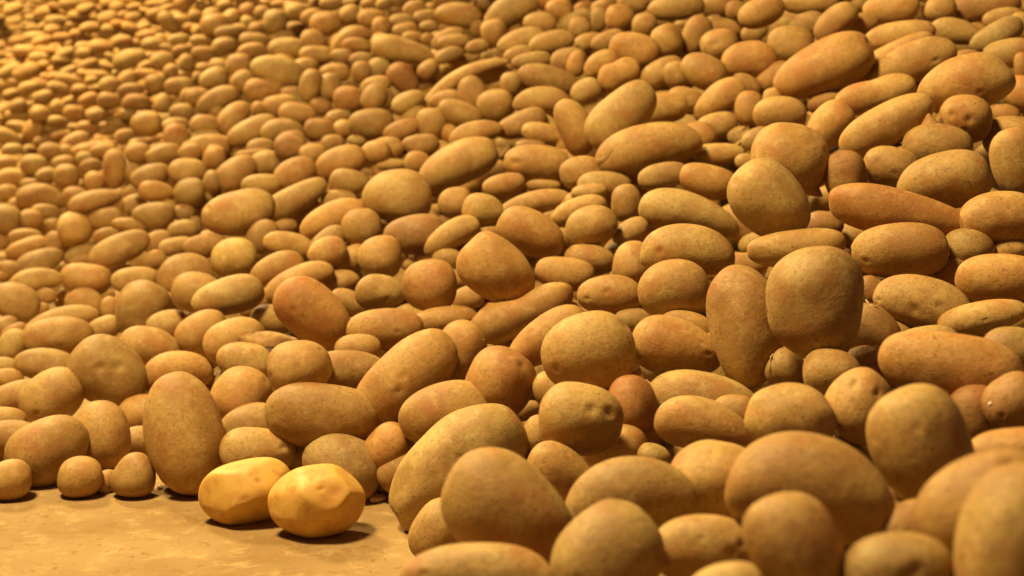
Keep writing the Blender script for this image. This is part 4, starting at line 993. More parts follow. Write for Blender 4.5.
-1034 5312 302 722 684 91 43 46 23
-1151 6108 883 624 702 -180 292 54 33
737 2359 499 716 670 -197 -12 79 54
-1866 6756 686 700 694 167 24 112 51
-254 3485 344 702 645 230 -194 99 73
-1342 4824 311 723 676 137 52 59 42
-2649 7737 808 681 713 85 146 62 29
-438 3381 291 729 658 166 -86 78 55
-604 4109 364 668 669 -169 277 95 57
-515 4267 487 686 692 -110 196 79 49
-644 2424 21 777 598 193 -40 59 36
-3063 8554 820 668 716 39 199 121 107
190 2292 220 757 652 -42 -14 117 71
-802 2862 32 749 641 38 163 40 25
-850 4095 351 721 685 74 70 58 53
93 2652 278 713 648 166 -209 96 54
-1680 7116 828 590 683 -228 365 169 100
493 3178 593 633 679 209 -308 85 67
-1494 5183 202 725 675 107 90 126 70
-2616 7823 859 688 707 136 91 72 37
-1734 6443 698 681 714 20 162 51 35
-1437 4875 11 718 668 15 194 45 23
-960 6830 809 693 706 138 -37 101 61
-1050 5308 625 536 621 -347 455 95 68
-968 4145 292 706 684 -16 182 78 71
539 2160 398 732 652 -196 34 61 35
481 2863 481 716 692 -82 -35 70 66
-694 6058 786 693 718 51 30 52 26
-149 5357 715 693 715 -59 76 41 27
1239 3408 720 665 585 -424 190 165 153
796 2390 324 646 455 -497 360 116 67
425 2856 448 721 684 -110 8 71 54
-1155 4481 138 726 610 286 -137 149 92
-1830 6198 472 688 702 20 182 101 71
234 5367 881 685 728 -11 -20 116 80
-1746 5643 397 701 695 61 151 94 68
-2062 5702 401 688 696 45 200 77 57
-2208 7294 644 669 711 -14 217 50 31
174 2059 197 743 635 102 -185 105 70
1037 3604 739 689 706 -162 -38 71 66
-1889 6184 504 702 697 102 107 114 62
-2820 7990 907 624 717 -79 301 130 65
-488 5682 796 471 535 -485 507 56 30
-313 5201 854 680 724 -60 98 71 52
-1766 7104 812 688 715 76 96 74 34
-1727 7097 803 692 712 100 69 48 26
-1598 6280 504 690 704 8 168 47 32
480 1758 289 637 436 -486 410 97 86
-17 3840 414 712 685 106 -107 88 54
-292 3194 167 746 663 0 69 118 75
-2564 7390 706 689 705 108 126 82 52
-2185 6222 471 683 701 37 200 68 36
-2678 7912 991 667 723 55 171 69 41
-829 5793 873 688 718 104 -1 48 22
-306 4821 734 672 684 223 -173 84 53
387 2470 222 741 658 15 -134 96 80
760 3000 634 648 709 97 -261 101 71
-1909 5685 336 497 614 -323 521 129 81
-2183 7654 899 655 721 -36 223 89 40
-877 6796 733 658 700 -151 234 204 111
-2206 7475 771 682 714 56 145 54 26
-1356 5792 670 676 713 -25 184 94 62
28 4363 552 706 705 -49 45 137 91
-1925 5556 319 690 692 24 212 80 35
-372 3447 80 754 652 76 -6 104 59
238 1316 182 785 565 -210 140 81 69
-283 5266 686 647 676 -233 263 123 83
-1427 5849 480 699 701 36 133 98 46
-508 5714 809 618 672 -266 311 124 96
-180 5363 757 694 719 29 -5 94 52
-2384 6626 166 713 679 105 139 238 137
-2232 7306 679 667 712 -14 218 88 49
-2720 7660 892 685 708 136 104 74 37
815 3600 764 687 700 -193 32 97 57
-704 3347 180 745 648 159 -25 78 55
-1595 5869 494 694 702 35 152 94 56
-2341 7459 899 688 707 148 67 112 58
-525 3765 373 718 690 4 96 78 48
-954 5335 506 558 620 -332 441 105 60
-1521 6281 516 708 693 126 41 136 87
-491 3362 256 733 675 21 84 122 70
-1813 6306 261 696 588 363 -195 125 110
-1801 6282 261 662 684 -93 291 133 79
-1541 5633 243 680 685 -61 253 121 81
-2299 7363 824 694 698 171 43 98 58
459 2237 256 736 604 -263 156 114 90
-116 4889 826 676 717 -114 124 41 29
-2319 6672 555 697 697 117 118 48 31
-2998 8536 794 659 716 1 230 44 32
-646 5773 615 697 710 -21 99 42 24
337 3232 509 712 696 -88 16 98 56
531 3886 740 634 618 -375 275 70 39
489 2627 341 733 674 -75 -54 172 104
-831 5799 846 687 723 38 61 93 47
104 1579 186 670 507 -357 408 86 60
-941 4934 564 694 707 -4 136 89 48
-1261 4256 188 633 656 -166 376 94 68
-485 2753 135 754 625 185 -85 74 49
-190 2204 154 721 618 -168 265 75 44
-728 6068 762 692 702 153 -66 97 71
-1881 7047 584 693 637 310 -134 119 78
-719 6068 834 691 719 76 8 104 66
-736 3473 95 742 616 235 -117 88 55
-2256 7328 814 672 718 28 178 46 27
-1310 4262 182 668 670 -92 310 73 45
680 3174 629 695 678 -227 79 93 66
908 2594 490 707 613 -334 116 87 48
-1159 4475 291 624 658 -193 373 83 46
-894 3607 87 673 646 -142 332 110 65
-797 4452 448 691 631 300 -188 97 59
-2192 6567 463 706 689 135 91 123 92
-281 3458 86 656 597 -276 370 109 83
-1223 4511 255 646 668 -148 338 69 56
-49 2691 285 742 670 16 -4 61 46
-640 3776 263 728 651 195 -90 97 53
214 2619 246 718 620 -236 209 101 78
-1217 5488 355 582 636 -277 423 118 90
941 2879 494 708 688 -126 -96 78 64
-1047 4266 256 728 675 100 68 125 86
-655 4454 469 641 577 397 -315 143 81
408 1505 210 635 586 218 -454 105 58
-546 2713 105 748 647 3 147 78 69
560 2949 530 682 700 70 -201 96 55
-1064 4377 325 723 679 112 54 70 54
-1370 5562 560 698 705 58 112 77 49
-1070 6256 903 686 723 63 56 114 100
-1851 6884 809 691 710 114 72 90 51
-1482 5204 394 699 695 34 162 47 33
-2581 7391 645 688 706 88 148 108 66
88 2905 274 711 639 -208 207 132 80
201 1995 113 733 563 -272 268 81 45
173 3976 659 695 709 -97 64 47 39
-2301 7248 974 676 721 89 126 102 52
-1910 6754 638 687 710 42 151 66 31
186 4314 676 644 673 247 -268 122 71
213 1012 231 805 585 -76 -64 81 53
539 4196 780 688 719 -98 5 140 102
-884 5925 845 689 708 150 -42 110 70
587 2341 445 689 689 44 -220 51 46
-1579 5877 434 643 688 -130 310 132 74
-1722 5453 325 714 684 108 107 81 54
-1516 5660 292 709 689 42 144 121 66
-1187 6846 781 669 714 -77 192 166 113
108 3958 452 714 696 35 -56 110 80
208 1515 103 780 594 59 -187 115 69
-2233 7653 890 680 718 68 130 63 34
-2167 7321 855 665 721 2 195 46 29
-1860 7029 608 675 709 -23 202 48 25
-547 3571 298 719 681 -25 138 103 90
471 2822 421 722 687 -63 -53 68 64
-961 3936 224 697 675 -60 237 100 61
-193 5362 691 666 690 -191 211 116 74
-500 3757 312 719 683 -26 124 81 47
-1066 5855 798 689 719 56 71 82 39
-1006 5332 324 644 664 -193 327 138 83
114 3526 493 713 700 3 -26 56 47
-2656 8070 879 688 707 138 86 98 57
197 4333 610 699 702 -111 78 129 98
-1409 4908 55 729 668 68 132 130 72
230 4363 814 686 725 -64 24 76 40
-1318 6525 916 682 724 53 87 62 42
-2616 7374 668 688 705 96 143 53 28
940 3328 747 675 724 -59 -133 42 19
-2169 6692 600 689 706 69 152 44 29
-1705 6642 546 706 696 119 58 50 26
-1892 5564 337 712 683 118 112 65 38
-488 2708 88 761 643 49 78 94 64
-852 4155 335 704 688 -29 176 68 43
-860 5064 646 667 706 -103 216 104 73
-134 3338 302 703 658 -170 212 104 76
418 4406 797 688 723 -60 -8 111 97
-460 4184 465 715 692 98 -22 86 65
-364 3334 266 737 674 49 27 86 50
-1769 6974 946 680 722 70 104 55 34
-1923 6771 611 684 709 25 169 124 64
-1794 6843 782 682 717 38 141 58 42
-904 4135 304 678 677 -108 265 72 64
-834 4126 219 670 661 -150 302 104 97
-934 4133 357 433 525 -448 580 59 56
-1429 3944 4 747 642 150 88 32 16
-307 4376 477 701 678 178 -132 113 75
-1089 5323 317 707 634 275 -149 161 89
-1104 3943 165 698 671 -44 246 79 69
699 2797 580 688 635 -316 151 84 59
-416 3827 382 722 690 35 42 57 47
137 2255 236 729 620 -211 200 90 76
-1591 6435 664 693 710 64 106 107 82
-2714 8126 950 623 717 -90 299 131 119
-223 3482 400 723 690 23 22 99 45 d
1073 2967 710 681 711 -136 -109 61 35
-1882 6806 746 659 715 -46 229 75 41
-898 3845 116 677 653 -135 313 101 67
-648 4566 528 706 704 26 74 98 89
-2250 7306 628 703 690 167 44 132 70
-680 3222 160 707 658 -85 247 70 38
-3003 8558 782 667 715 28 206 127 65
-42 4366 489 671 658 242 -240 121 95
-1818 6212 518 664 703 -52 249 95 43
240 2062 193 754 641 42 -138 94 83
593 2973 501 699 700 4 -144 93 53
-1733 6294 284 560 633 -279 456 133 114
-1972 6175 452 693 699 51 167 67 40
-60 2718 94 737 617 186 -204 101 71
-121 2468 117 747 632 -114 173 141 91
-1579 5206 191 669 519 444 -294 87 61
-2322 7325 769 694 701 148 68 103 60
-1762 5473 348 680 694 -16 236 106 60
-1502 5654 359 490 588 -370 526 84 71
-432 4090 340 724 687 29 46 73 63
608 2845 466 685 692 68 -218 81 67
-149 1932 52 788 611 -15 80 79 56
-1371 5337 295 662 680 -114 294 101 47
-263 5292 784 692 722 16 19 98 56
-539 5482 814 688 723 2 66 85 66
-1281 5641 587 701 668 236 -82 96 42
-2496 8352 985 660 724 -4 201 129 68
-1961 6752 649 702 692 166 33 80 38
22 4367 452 715 698 -27 24 82 59
-274 3486 129 731 633 196 -165 94 82
-2242 7481 751 685 712 69 135 127 58
1038 3582 694 673 719 -24 -171 62 42
77 3810 603 703 711 4 -18 98 65
-1223 5676 646 686 712 -3 151 90 43
-2300 6761 660 702 664 256 -28 116 63
579 1764 292 756 618 -215 13 115 74
-1710 7009 591 665 705 -71 235 144 108
280 4389 716 686 716 69 -110 99 78
616 3908 786 682 701 -191 76 62 31
-2446 7506 878 667 721 30 187 42 26
-1816 6833 785 687 715 70 113 41 22
-596 4203 423 713 672 180 -86 118 77
-45 4381 730 684 710 124 -112 86 80
292 3743 657 655 651 -299 242 112 84
-1610 7633 939 684 722 57 89 118 82
-67 4974 840 687 727 -12 20 98 68
-100 3315 221 573 530 -411 472 78 59
-164 3664 469 708 686 133 -105 112 93
-637 5676 880 687 724 62 18 115 86
-1299 5489 400 707 641 274 -122 127 110
-1802 7030 643 692 709 52 124 103 71
-356 2794 185 723 651 -99 206 77 48
270 4379 780 689 722 -62 17 79 50
-1797 5483 396 539 641 -273 473 89 75
-873 3201 61 622 615 -218 432 65 60
-2631 7716 740 651 714 -32 256 107 49
-1375 5753 614 704 693 157 8 89 58
-2366 7228 726 674 714 31 188 105 47
-972 5342 583 687 708 -35 160 106 66
-73 2745 160 756 653 37 -23 86 78
-1357 6461 773 667 716 -57 197 100 89
-372 4313 609 702 710 30 31 46 37
-996 6827 767 694 716 51 52 40 19
-394 4080 238 734 674 84 -20 130 116
-1230 5678 608 694 709 30 120 77 34
280 3246 528 679 652 -266 211 72 55
-777 3461 86 725 658 -32 200 102 61
-1362 4386 197 721 675 73 141 83 54
-2252 7480 793 696 682 223 -16 125 58
-1123 6132 856 684 688 224 -92 95 76
-999 6133 815 655 711 -120 224 132 73
-2407 6684 491 695 697 94 149 77 52
-1189 6122 814 687 686 224 -86 73 50
149 1529 145 791 597 -114 73 70 52
-1722 5416 248 725 667 168 45 84 46
-1177 4494 89 738 629 231 -71 77 60
-2114 7396 902 671 722 26 166 32 24
-1963 6738 579 696 703 83 116 117 75
-1250 6133 812 687 682 234 -90 120 87
-1694 6642 501 660 698 -91 263 120 65
-1691 6477 677 670 713 -30 205 86 60
-1872 6293 337 612 671 -182 378 122 72
-1921 6343 563 683 707 23 183 79 57
-678 6078 815 690 721 23 55 98 67
-476 4727 649 700 707 96 -24 89 40
-527 3327 109 748 658 28 86 117 105
-443 4215 308 706 679 -97 177 138 91
80 3323 310 728 673 -99 89 101 66
-1840 5527 169 730 654 199 19 106 72
-1930 7070 602 681 709 5 181 108 90
-1877 7084 757 658 714 -55 230 114 93
-2637 7361 646 696 696 143 99 62 36
-3194 9272 1071 666 723 56 173 56 28
785 2431 374 690 681 20 -245 123 71
-2257 7675 908 671 722 31 166 106 49
470 4183 690 684 716 51 -127 107 62
-1611 4817 226 693 684 2 229 79 46
730 2422 321 738 628 -241 55 146 86
-1145 5673 658 690 662 265 -127 93 56
-1647 6656 542 664 702 -80 247 134 109
-1410 5832 359 713 691 77 91 152 95
-1334 6385 695 700 697 157 -11 93 69
-2318 6626 89 702 682 39 202 114 76
-768 1983 20 781 599 136 115 74 45
-510 3331 205 679 645 -177 302 68 51
377 3841 709 486 453 -561 494 85 63
-1782 5088 115 654 671 -93 336 148 89
-1966 6172 509 704 637 301 -94 93 86
-2338 7247 762 681 714 65 153 90 52
-546 4117 372 717 691 5 90 96 83
-2227 7371 885 639 718 -73 266 90 48
-1853 5561 256 725 652 220 -3 102 51
-531 4205 439 714 697 19 70 68 55
-1844 5909 441 714 673 194 15 125 80
-994 6848 859 671 719 -72 167 190 130
-1721 6163 398 692 602 353 -183 114 80
-1814 5548 206 723 623 286 -83 93 61
-116 3193 180 743 657 98 -83 84 77
839 3546 773 686 706 -176 8 66 44
77 1892 131 780 621 -62 46 83 54
-1410 4114 44 747 637 189 32 123 82
-2216 7316 649 699 699 129 78 92 58
-92 4366 545 626 631 -317 332 73 52
513 2931 508 687 698 68 -190 80 46
-1460 4261 96 694 670 -21 262 84 49
-1725 5409 277 699 689 30 190 98 50
-2264 7661 866 688 712 112 90 113 49
154 1176 189 775 543 -236 221 82 50
-2116 7273 556 707 670 224 -28 160 129
-1948 7046 661 678 712 5 182 166 103
345 4420 772 689 723 -26 -29 95 76
-1862 5095 197 644 676 -95 344 147 92
-849 5731 895 672 726 -41 138 96 44
-2763 7670 913 671 719 72 169 118 62
-295 2596 97 766 640 53 24 108 75
-676 3719 192 720 615 271 -173 180 100
-2225 6564 488 705 690 139 91 70 52
-597 4754 646 701 707 98 -9 70 51
-2413 6658 270 720 666 190 51 93 57
-1592 5842 370 646 684 -129 314 102 65
-1830 6842 760 672 717 -5 185 83 51
65 2914 332 734 679 -22 8 65 57
340 1536 236 770 628 -65 -89 70 47
-940 6190 919 686 720 101 7 91 64
228 1801 131 784 614 -91 17 121 67
113 4313 692 683 700 -159 136 96 65
-1644 5198 184 726 669 132 81 70 38
-1799 6218 478 709 657 249 -57 97 58
-1458 6266 442 713 674 190 -33 137 104
-2949 8560 841 692 699 163 71 141 76
186 5376 852 688 726 -16 -9 104 70
24 3347 463 714 694 -67 64 60 55
-778 5116 617 697 711 13 93 158 94
884 2916 676 649 719 46 -243 82 56
955 3054 721 590 704 173 -356 110 67
206 2727 386 724 671 -132 86 70 57
-2395 7510 873 669 720 34 179 100 63
-88 5364 728 680 698 166 -150 97 88
-1909 5343 258 704 574 380 -174 69 44
-1438 5854 434 714 685 144 24 71 50
-1030 5313 373 672 684 -119 256 112 63
-1393 3950 23 733 656 79 164 81 54
-1279 4134 162 736 658 144 63 52 38
-1513 5873 400 716 672 189 -16 113 81
-1135 6848 871 672 721 -53 163 123 109
-1895 6312 312 719 675 158 44 94 50
-1025 6863 761 689 717 0 103 98 50
-1498 6415 623 677 710 -33 192 120 58
-2319 6396 493 707 633 308 -75 91 45
-2395 6635 258 721 664 194 45 42 31
-251 4400 488 698 694 -102 143 132 101
-2186 6524 415 712 680 165 61 101 59
587 3517 628 689 672 -241 124 71 65
-1742 6796 740 663 714 -47 217 81 61
-1358 6379 781 693 713 94 55 73 54
-1018 4501 335 708 626 290 -152 109 76
-603 5734 393 671 674 -176 253 213 135
-120 3359 291 707 646 207 -199 101 59
-1705 6639 440 711 690 123 54 96 89
-265 5345 760 691 714 95 -58 97 68
-2105 7521 796 687 714 77 114 97 52
-590 4441 410 696 644 261 -180 99 82
-736 6041 621 698 690 170 -84 123 113
-461 5281 870 672 722 -85 139 99 58
-1788 4888 136 734 650 193 46 78 43
-2267 7656 934 688 707 153 51 88 39
-2102 7705 926 641 718 -84 258 137 77
266 2337 334 740 671 -50 -29 55 48
262 2969 460 689 681 140 -206 90 58
-1967 6752 682 700 695 161 39 103 58
-2380 7446 835 686 711 108 110 97 64
-2463 7902 991 684 713 134 80 88 40
-634 4092 325 721 686 21 89 79 55
-1917 7952 937 599 694 -202 343 122 104
239 4010 543 669 651 -273 235 102 94
-320 4413 467 633 642 -279 332 96 85
484 4408 746 692 716 -94 14 144 102
-2582 7792 734 635 710 -81 294 131 90
1082 3580 665 685 713 -76 -130 107 101
22 3856 402 719 690 56 -63 123 94
-1848 5687 307 719 674 157 61 138 78
-1458 5665 298 629 667 -180 356 96 71
-1158 6131 809 686 720 30 100 86 39
911 3640 762 672 650 -323 148 89 81
-1971 7949 872 692 709 126 47 94 72
-2186 7680 881 686 714 100 96 95 44
-2335 7455 751 698 677 233 -20 123 55
-1030 2879 29 709 643 -27 288 62 42
573 2675 450 662 680 135 -285 59 46
-716 4080 372 715 691 20 105 89 41 d
-373 4220 438 488 517 -467 526 54 43
-1169 5433 528 687 704 -27 176 110 60
-739 3773 276 569 601 -320 462 67 53
822 4277 777 676 670 -275 137 152 85
332 2556 333 729 649 -187 111 85 72
771 3566 710 692 710 -126 -26 107 94
137 3653 536 667 671 215 -241 81 53
-2108 7416 941 684 716 106 90 115 71
-429 4254 527 696 701 -70 141 65 31
-2216 6689 565 686 705 56 168 87 65
-394 2217 41 765 577 234 -163 88 54
-934 3803 135 716 668 -23 203 78 52
-49 4704 603 648 657 -270 275 86 76
-1691 4972 252 664 683 -64 298 84 71
961 3576 690 694 690 -202 16 98 71
-158 2103 47 783 618 -11 72 117 73
-2332 6646 282 692 692 38 201 96 52
-1108 4501 134 738 662 128 38 108 68
-1573 7112 851 637 586 420 -272 105 86
-2933 9298 1084 687 700 194 25 149 102
-1741 7039 683 676 622 349 -186 129 104
-1479 4919 318 711 686 74 132 77 42
-1372 6539 939 662 725 -46 183 73 47
-118 2615 189 716 611 237 -241 74 60
-843 4136 294 717 684 12 134 92 75
-1759 7108 874 667 722 -19 183 86 47
-1256 6680 952 685 703 187 -50 127 80
-365 4321 577 705 708 37 22 72 42
-1020 3801 146 743 642 188 -17 78 53
-2416 6644 211 618 676 -137 378 97 90
-265 3619 404 722 688 76 -26 84 52
-2643 7803 783 680 713 75 154 125 65
-685 6049 709 694 716 0 78 162 107
-765 5779 814 691 719 71 23 111 51
574 3061 599 702 705 -94 -37 102 73
-119 4697 608 620 635 -319 331 75 66
-627 5792 612 704 707 68 8 106 63
-2396 6656 451 700 692 113 130 100 59
-1030 5090 550 697 706 16 124 62 33
-1849 6918 857 682 719 64 119 85 42
-140 3521 411 720 691 -30 60 75 51
596 4127 574 705 696 -130 29 108 63
-865 6553 934 648 712 -148 227 195 108
-913 3978 151 695 665 -88 259 111 68
-1065 5787 656 697 711 54 74 96 46
-1799 6252 158 718 681 72 126 160 89
13 2158 56 782 620 39 -54 104 70
643 2909 520 710 674 -197 48 89 74
-1648 6641 472 700 701 46 126 104 47
-1996 7688 910 689 712 121 59 116 87
-1935 6276 274 697 691 22 190 166 98
-75 5390 786 637 660 291 -270 102 88
-2581 8065 892 690 703 159 61 114 83
-1057 5580 626 693 711 14 118 101 45
-120 5352 655 700 713 -20 35 90 49
-2658 7372 701 694 698 148 95 102 50
-1005 6168 907 680 726 16 96 60 36
36 1747 56 798 600 -37 32 74 63
-398 4230 387 697 683 -115 186 126 85
-1272 5346 310 709 628 287 -140 102 93
227 1890 255 757 649 -11 -78 70 56
-754 4450 445 716 689 110 7 94 56
-66 4367 513 698 692 -124 136 82 54
-2261 7247 708 689 708 89 124 67 48
-1314 5622 558 707 689 159 2 97 46
-2218 6416 421 708 686 140 94 98 89
-760 4662 546 698 706 -8 121 64 44
307 4405 792 676 720 89 -132 125 70
-220 3634 433 708 676 161 -124 84 47
-867 6532 909 682 726 -3 94 76 55
-1553 5190 122 660 669 -112 324 92 74
-1804 6211 444 656 696 -84 280 86 65
-2272 7634 782 676 716 32 169 107 101
29 2748 92 666 565 311 -375 152 123
-2515 8368 957 673 722 44 158 120 73
905 3582 681 694 686 -212 36 119 84
-2755 8110 869 687 707 134 97 104 70
-624 6084 842 689 723 27 45 95 54
-2208 7643 823 691 708 123 76 76 48
-2273 7484 717 696 701 135 73 84 56
-2288 7491 764 697 676 238 -29 87 61
-2336 6658 210 719 673 149 86 78 52
-1096 2952 24 701 466 446 -304 57 46
-2067 5635 362 694 693 61 187 109 79
-1934 7950 998 681 722 70 97 48 29
-2646 7389 607 695 698 126 116 62 36
-877 6513 926 676 726 -36 126 48 34
-734 4094 294 721 684 18 110 136 82
-1468 6581 916 672 726 2 148 117 77
108 3829 633 697 708 -90 68 79 56
546 2995 558 692 654 -269 148 99 54
-670 4117 363 723 686 80 33 60 38
-210 4853 810 678 708 156 -118 109 80
-1311 6640 938 676 726 13 121 74 56
-411 2714 42 770 631 94 2 102 68
594 1758 344 722 663 -46 -190 78 55
103 4038 684 684 709 115 -129 79 56
-1985 5676 334 716 677 152 83 95 42
492 3196 447 707 656 -229 131 101 64
-180 3667 400 643 630 -285 329 92 87
-1148 6850 709 698 711 75 43 150 106
312 5356 840 688 725 -22 -19 106 74
-1197 4532 158 723 675 45 140 137 80
-772 5122 557 707 699 106 0 102 63
-1728 7104 748 692 669 256 -88 118 78
-615 4572 478 705 701 -12 108 92 65
-2333 6598 44 727 665 146 91 107 53
-12 5357 685 698 714 45 -42 138 79
-2593 7406 608 637 705 -76 302 109 92
629 4200 714 681 719 33 -134 157 103
-930 5323 270 726 676 130 -12 158 119
-1931 5704 303 689 692 17 215 93 56
-1812 7053 632 625 693 -159 323 112 101
-1044 5367 518 687 703 -42 177 108 72
-2976 9240 1004 626 718 -89 291 140 63
-2136 6666 468 673 702 -16 233 127 59
-332 5285 703 650 683 -216 252 104 61
-2497 6996 457 712 668 217 20 85 47
-977 6830 732 698 712 72 29 102 47
-2245 6509 363 625 686 -125 351 118 94
-2855 7955 959 675 717 96 145 85 44
225 5340 866 684 722 -88 54 41 28
-1405 3809 12 751 599 272 -55 51 28
571 1626 284 756 582 -286 90 116 71
-284 5333 852 686 726 -3 39 99 62
-219 2014 82 784 618 55 15 98 73
-540 2912 146 743 656 7 129 75 60
151 4326 756 690 720 -64 38 73 38
496 1589 290 693 643 81 -316 65 56
-1726 5592 337 698 693 34 179 87 56
-223 3472 329 687 626 273 -248 87 58
-1923 5699 383 709 686 120 109 66 32
-677 4937 678 696 715 33 63 75 53
953 2633 532 706 684 -164 -80 97 59
900 2924 627 699 677 -230 20 116 83
-2109 7744 1002 653 725 -37 214 98 71
-1045 5339 493 711 695 103 33 76 51
-1959 7964 983 676 724 36 131 106 52
-1881 7038 651 703 685 192 -8 112 56
38 2680 294 739 670 37 -51 63 50
-2277 7245 687 685 710 65 148 92 57
442 3399 626 698 698 -148 56 70 63
-1558 7646 1002 668 726 -25 160 109 75
-592 3021 149 737 659 -6 151 68 59
-1872 6319 361 688 696 1 203 115 59
-1588 5612 159 716 680 51 146 120 103
552 2609 258 746 653 -134 -5 121 78
-1910 7051 689 696 706 103 84 88 65
-1229 5349 257 726 662 183 -32 117 71
395 4173 675 691 716 31 -95 94 68
493 3381 355 700 680 90 -198 128 96
804 3720 647 674 714 41 -186 113 86
-71 4370 427 718 696 2 9 92 76
-1504 4909 99 738 650 182 18 95 58
-2319 7321 716 681 712 52 162 102 54
-20 4713 558 671 670 226 -223 140 90
246 4354 640 688 707 94 -131 88 75
-1417 6441 655 668 709 -67 215 108 83
-2365 6716 508 676 704 22 215 118 58
641 2713 469 676 691 80 -245 88 72
-1716 5093 166 732 646 213 5 94 47
577 3351 358 696 680 86 -212 134 85
-1832 7046 686 679 713 1 176 130 62
-1612 5208 147 733 649 202 -2 133 89
-549 5779 581 687 702 -96 161 108 86
-969 6346 906 681 726 8 96 96 56
-1901 5899 394 714 680 155 63 88 42
-136 5371 695 688 708 -104 119 83 50
-2254 6673 452 711 679 177 50 121 69
-2263 6748 558 686 705 55 172 127 74
-621 6084 806 678 717 -76 143 144 80
-453 5719 764 692 710 119 -60 96 74
-818 6522 862 604 671 -270 336 107 82
-548 4085 260 715 640 234 -158 71 56
-1513 7638 947 682 723 40 97 90 61
-246 5351 809 677 702 176 -137 98 59
-1982 7971 953 681 722 57 114 98 51
-1384 6551 826 693 701 168 -19 81 48
860 2437 408 612 420 -542 394 42 31
-855 4140 367 709 691 5 142 86 47
-422 3351 204 716 662 -97 198 56 44
1162 3674 924 652 738 -42 -167 129 76
397 4195 894 566 648 345 -374 84 58
260 827 223 822 551 -122 -72 95 63
-709 6429 1116 674 736 28 48 78 34
987 3698 910 671 729 -117 -68 94 56
625 1477 313 713 650 -33 -260 94 53
16 966 163 831 557 -1 -12 100 59
794 1938 426 693 682 -49 -227 74 61
-2717 6516 382 669 698 21 255 99 82
274 4416 921 625 659 -326 262 110 60
160 795 212 824 514 -196 137 132 76
1104 2648 673 691 685 -224 -55 99 66
-2691 8385 1274 645 735 -1 208 83 58
866 2276 524 705 685 -153 -102 93 76
-2129 5304 241 726 650 224 36 114 104
681 1726 348 626 653 132 -406 113 70
1148 3128 816 658 730 -72 -170 79 51
-60 918 157 787 501 219 -285 62 44
617 3927 814 674 691 -234 116 63 52
-126 5451 1073 673 739 35 -16 82 64
-1062 6686 1131 676 724 135 -18 62 28
51 5296 1049 672 736 -66 54 78 39
-803 5697 917 674 728 -27 121 83 56
-1167 2823 36 726 643 47 240 87 78
-2950 8061 871 686 706 138 109 102 57
788 3568 791 664 729 22 -167 95 56
-988 6375 1075 666 734 -26 128 83 57
-1291 6967 1085 644 725 -107 220 62 43
-1240 6592 1118 669 736 24 103 120 72
-1060 2749 22 718 640 2 274 69 46
929 2184 485 672 695 -30 -252 71 39
667 3807 794 685 721 -104 -20 62 51
-4591 10832 1470 673 708 195 90 100 72
-2950 6923 398 695 690 117 166 126 57
-2850 6963 491 688 697 96 176 80 56
538 1238 310 767 604 -212 -55 100 68
1084 2824 669 681 608 -386 137 92 67
-2778 9078 1423 670 726 137 74 85 59
1226 3225 839 648 734 -46 -200 70 46
68 819 208 667 411 -366 502 69 41
1274 3484 892 675 690 -263 9 109 81
874 3593 806 655 729 36 -194 76 44
-748 5670 922 680 729 18 73 108 59
264 5066 1031 673 736 -65 25 52 34
952 2284 539 700 686 -159 -118 75 67
355 842 261 757 587 -21 -287 95 68
734 1903 423 714 675 -106 -154 68 60
420 1020 261 788 586 -161 -98 77 48
652 4219 919 670 703 -218 99 84 50
-3618 8445 831 637 717 -9 282 81 42
755 3992 955 651 739 47 -167 129 73
-3053 7602 586 697 691 157 111 94 53
-2057 8052 1329 665 736 68 106 110 68
-2856 6823 456 686 697 87 192 103 52
-2616 6308 335 679 694 41 235 101 44
1182 3074 766 677 632 -362 104 78 49
-1613 7058 1165 675 704 213 -47 86 63
-1996 7667 1174 652 734 -20 189 80 35
-2523 5866 270 668 691 9 277 84 75
-1637 6656 957 666 727 -1 164 75 37
1229 3100 817 674 711 -182 -86 76 51
-569 5506 943 682 730 46 28 114 71
-2621 8085 1118 678 718 131 90 132 74
-3094 8281 895 691 693 195 58 78 38
-1550 3662 14 746 635 169 106 48 36
-2443 6241 382 665 698 -5 266 70 53
-1339 6570 968 680 726 57 84 69 47
-844 1927 26 787 580 202 61 91 56
-1394 7041 1170 668 736 25 109 99 60
-2211 8112 1342 672 724 150 42 148 68
-3256 7558 576 676 703 81 204 108 71
532 4431 968 673 726 -134 42 56 24
-1713 7220 1286 666 737 73 90 102 62
-127 5417 1022 673 734 -56 67 105 46
-3513 9249 1484 659 730 115 139 95 69
-2559 6824 460 684 700 54 198 75 35
915 3879 948 634 736 78 -223 76 50
977 3036 790 650 732 -7 -203 130 108
470 1062 286 784 575 -234 -23 99 74
-393 5442 973 591 662 -316 336 88 63
-1820 4771 138 678 677 -22 284 80 54
-4439 10540 1548 662 724 140 139 92 57
304 4382 849 683 727 -62 10 67 54
-1818 4461 75 730 656 138 132 65 58
-2684 6976 588 702 683 187 71 126 100
521 3961 878 674 714 -174 73 108 62
583 4411 1006 666 717 -190 85 109 92
-102 4866 881 665 713 -156 160 91 58
-4109 10291 1578 646 736 66 193 125 78
476 4355 947 672 738 -5 -69 77 54
1267 3182 880 669 714 -192 -78 86 54
825 2154 479 718 664 -204 -49 74 70
-4554 10748 1348 680 696 221 63 67 36
-1391 7114 1236 673 722 156 -14 100 86
-1401 6586 1012 678 727 68 80 128 56
980 2325 581 661 709 -32 -243 99 62
-642 5349 883 655 716 -131 202 82 63
-2764 8244 1130 680 711 163 67 116 70
1041 2695 603 701 652 -286 31 62 40
-3867 10266 1411 647 733 38 206 86 46
-1028 2462 29 759 621 130 145 84 57
-1812 6952 962 644 723 -74 240 85 46
-518 6196 1179 664 740 -50 101 79 50
-3106 9113 1420 633 738 -19 234 91 59
1103 3929 953 633 604 -428 226 91 60
-2357 7784 1074 654 729 -3 201 87 61
-3347 9110 1392 642 736 25 211 126 77
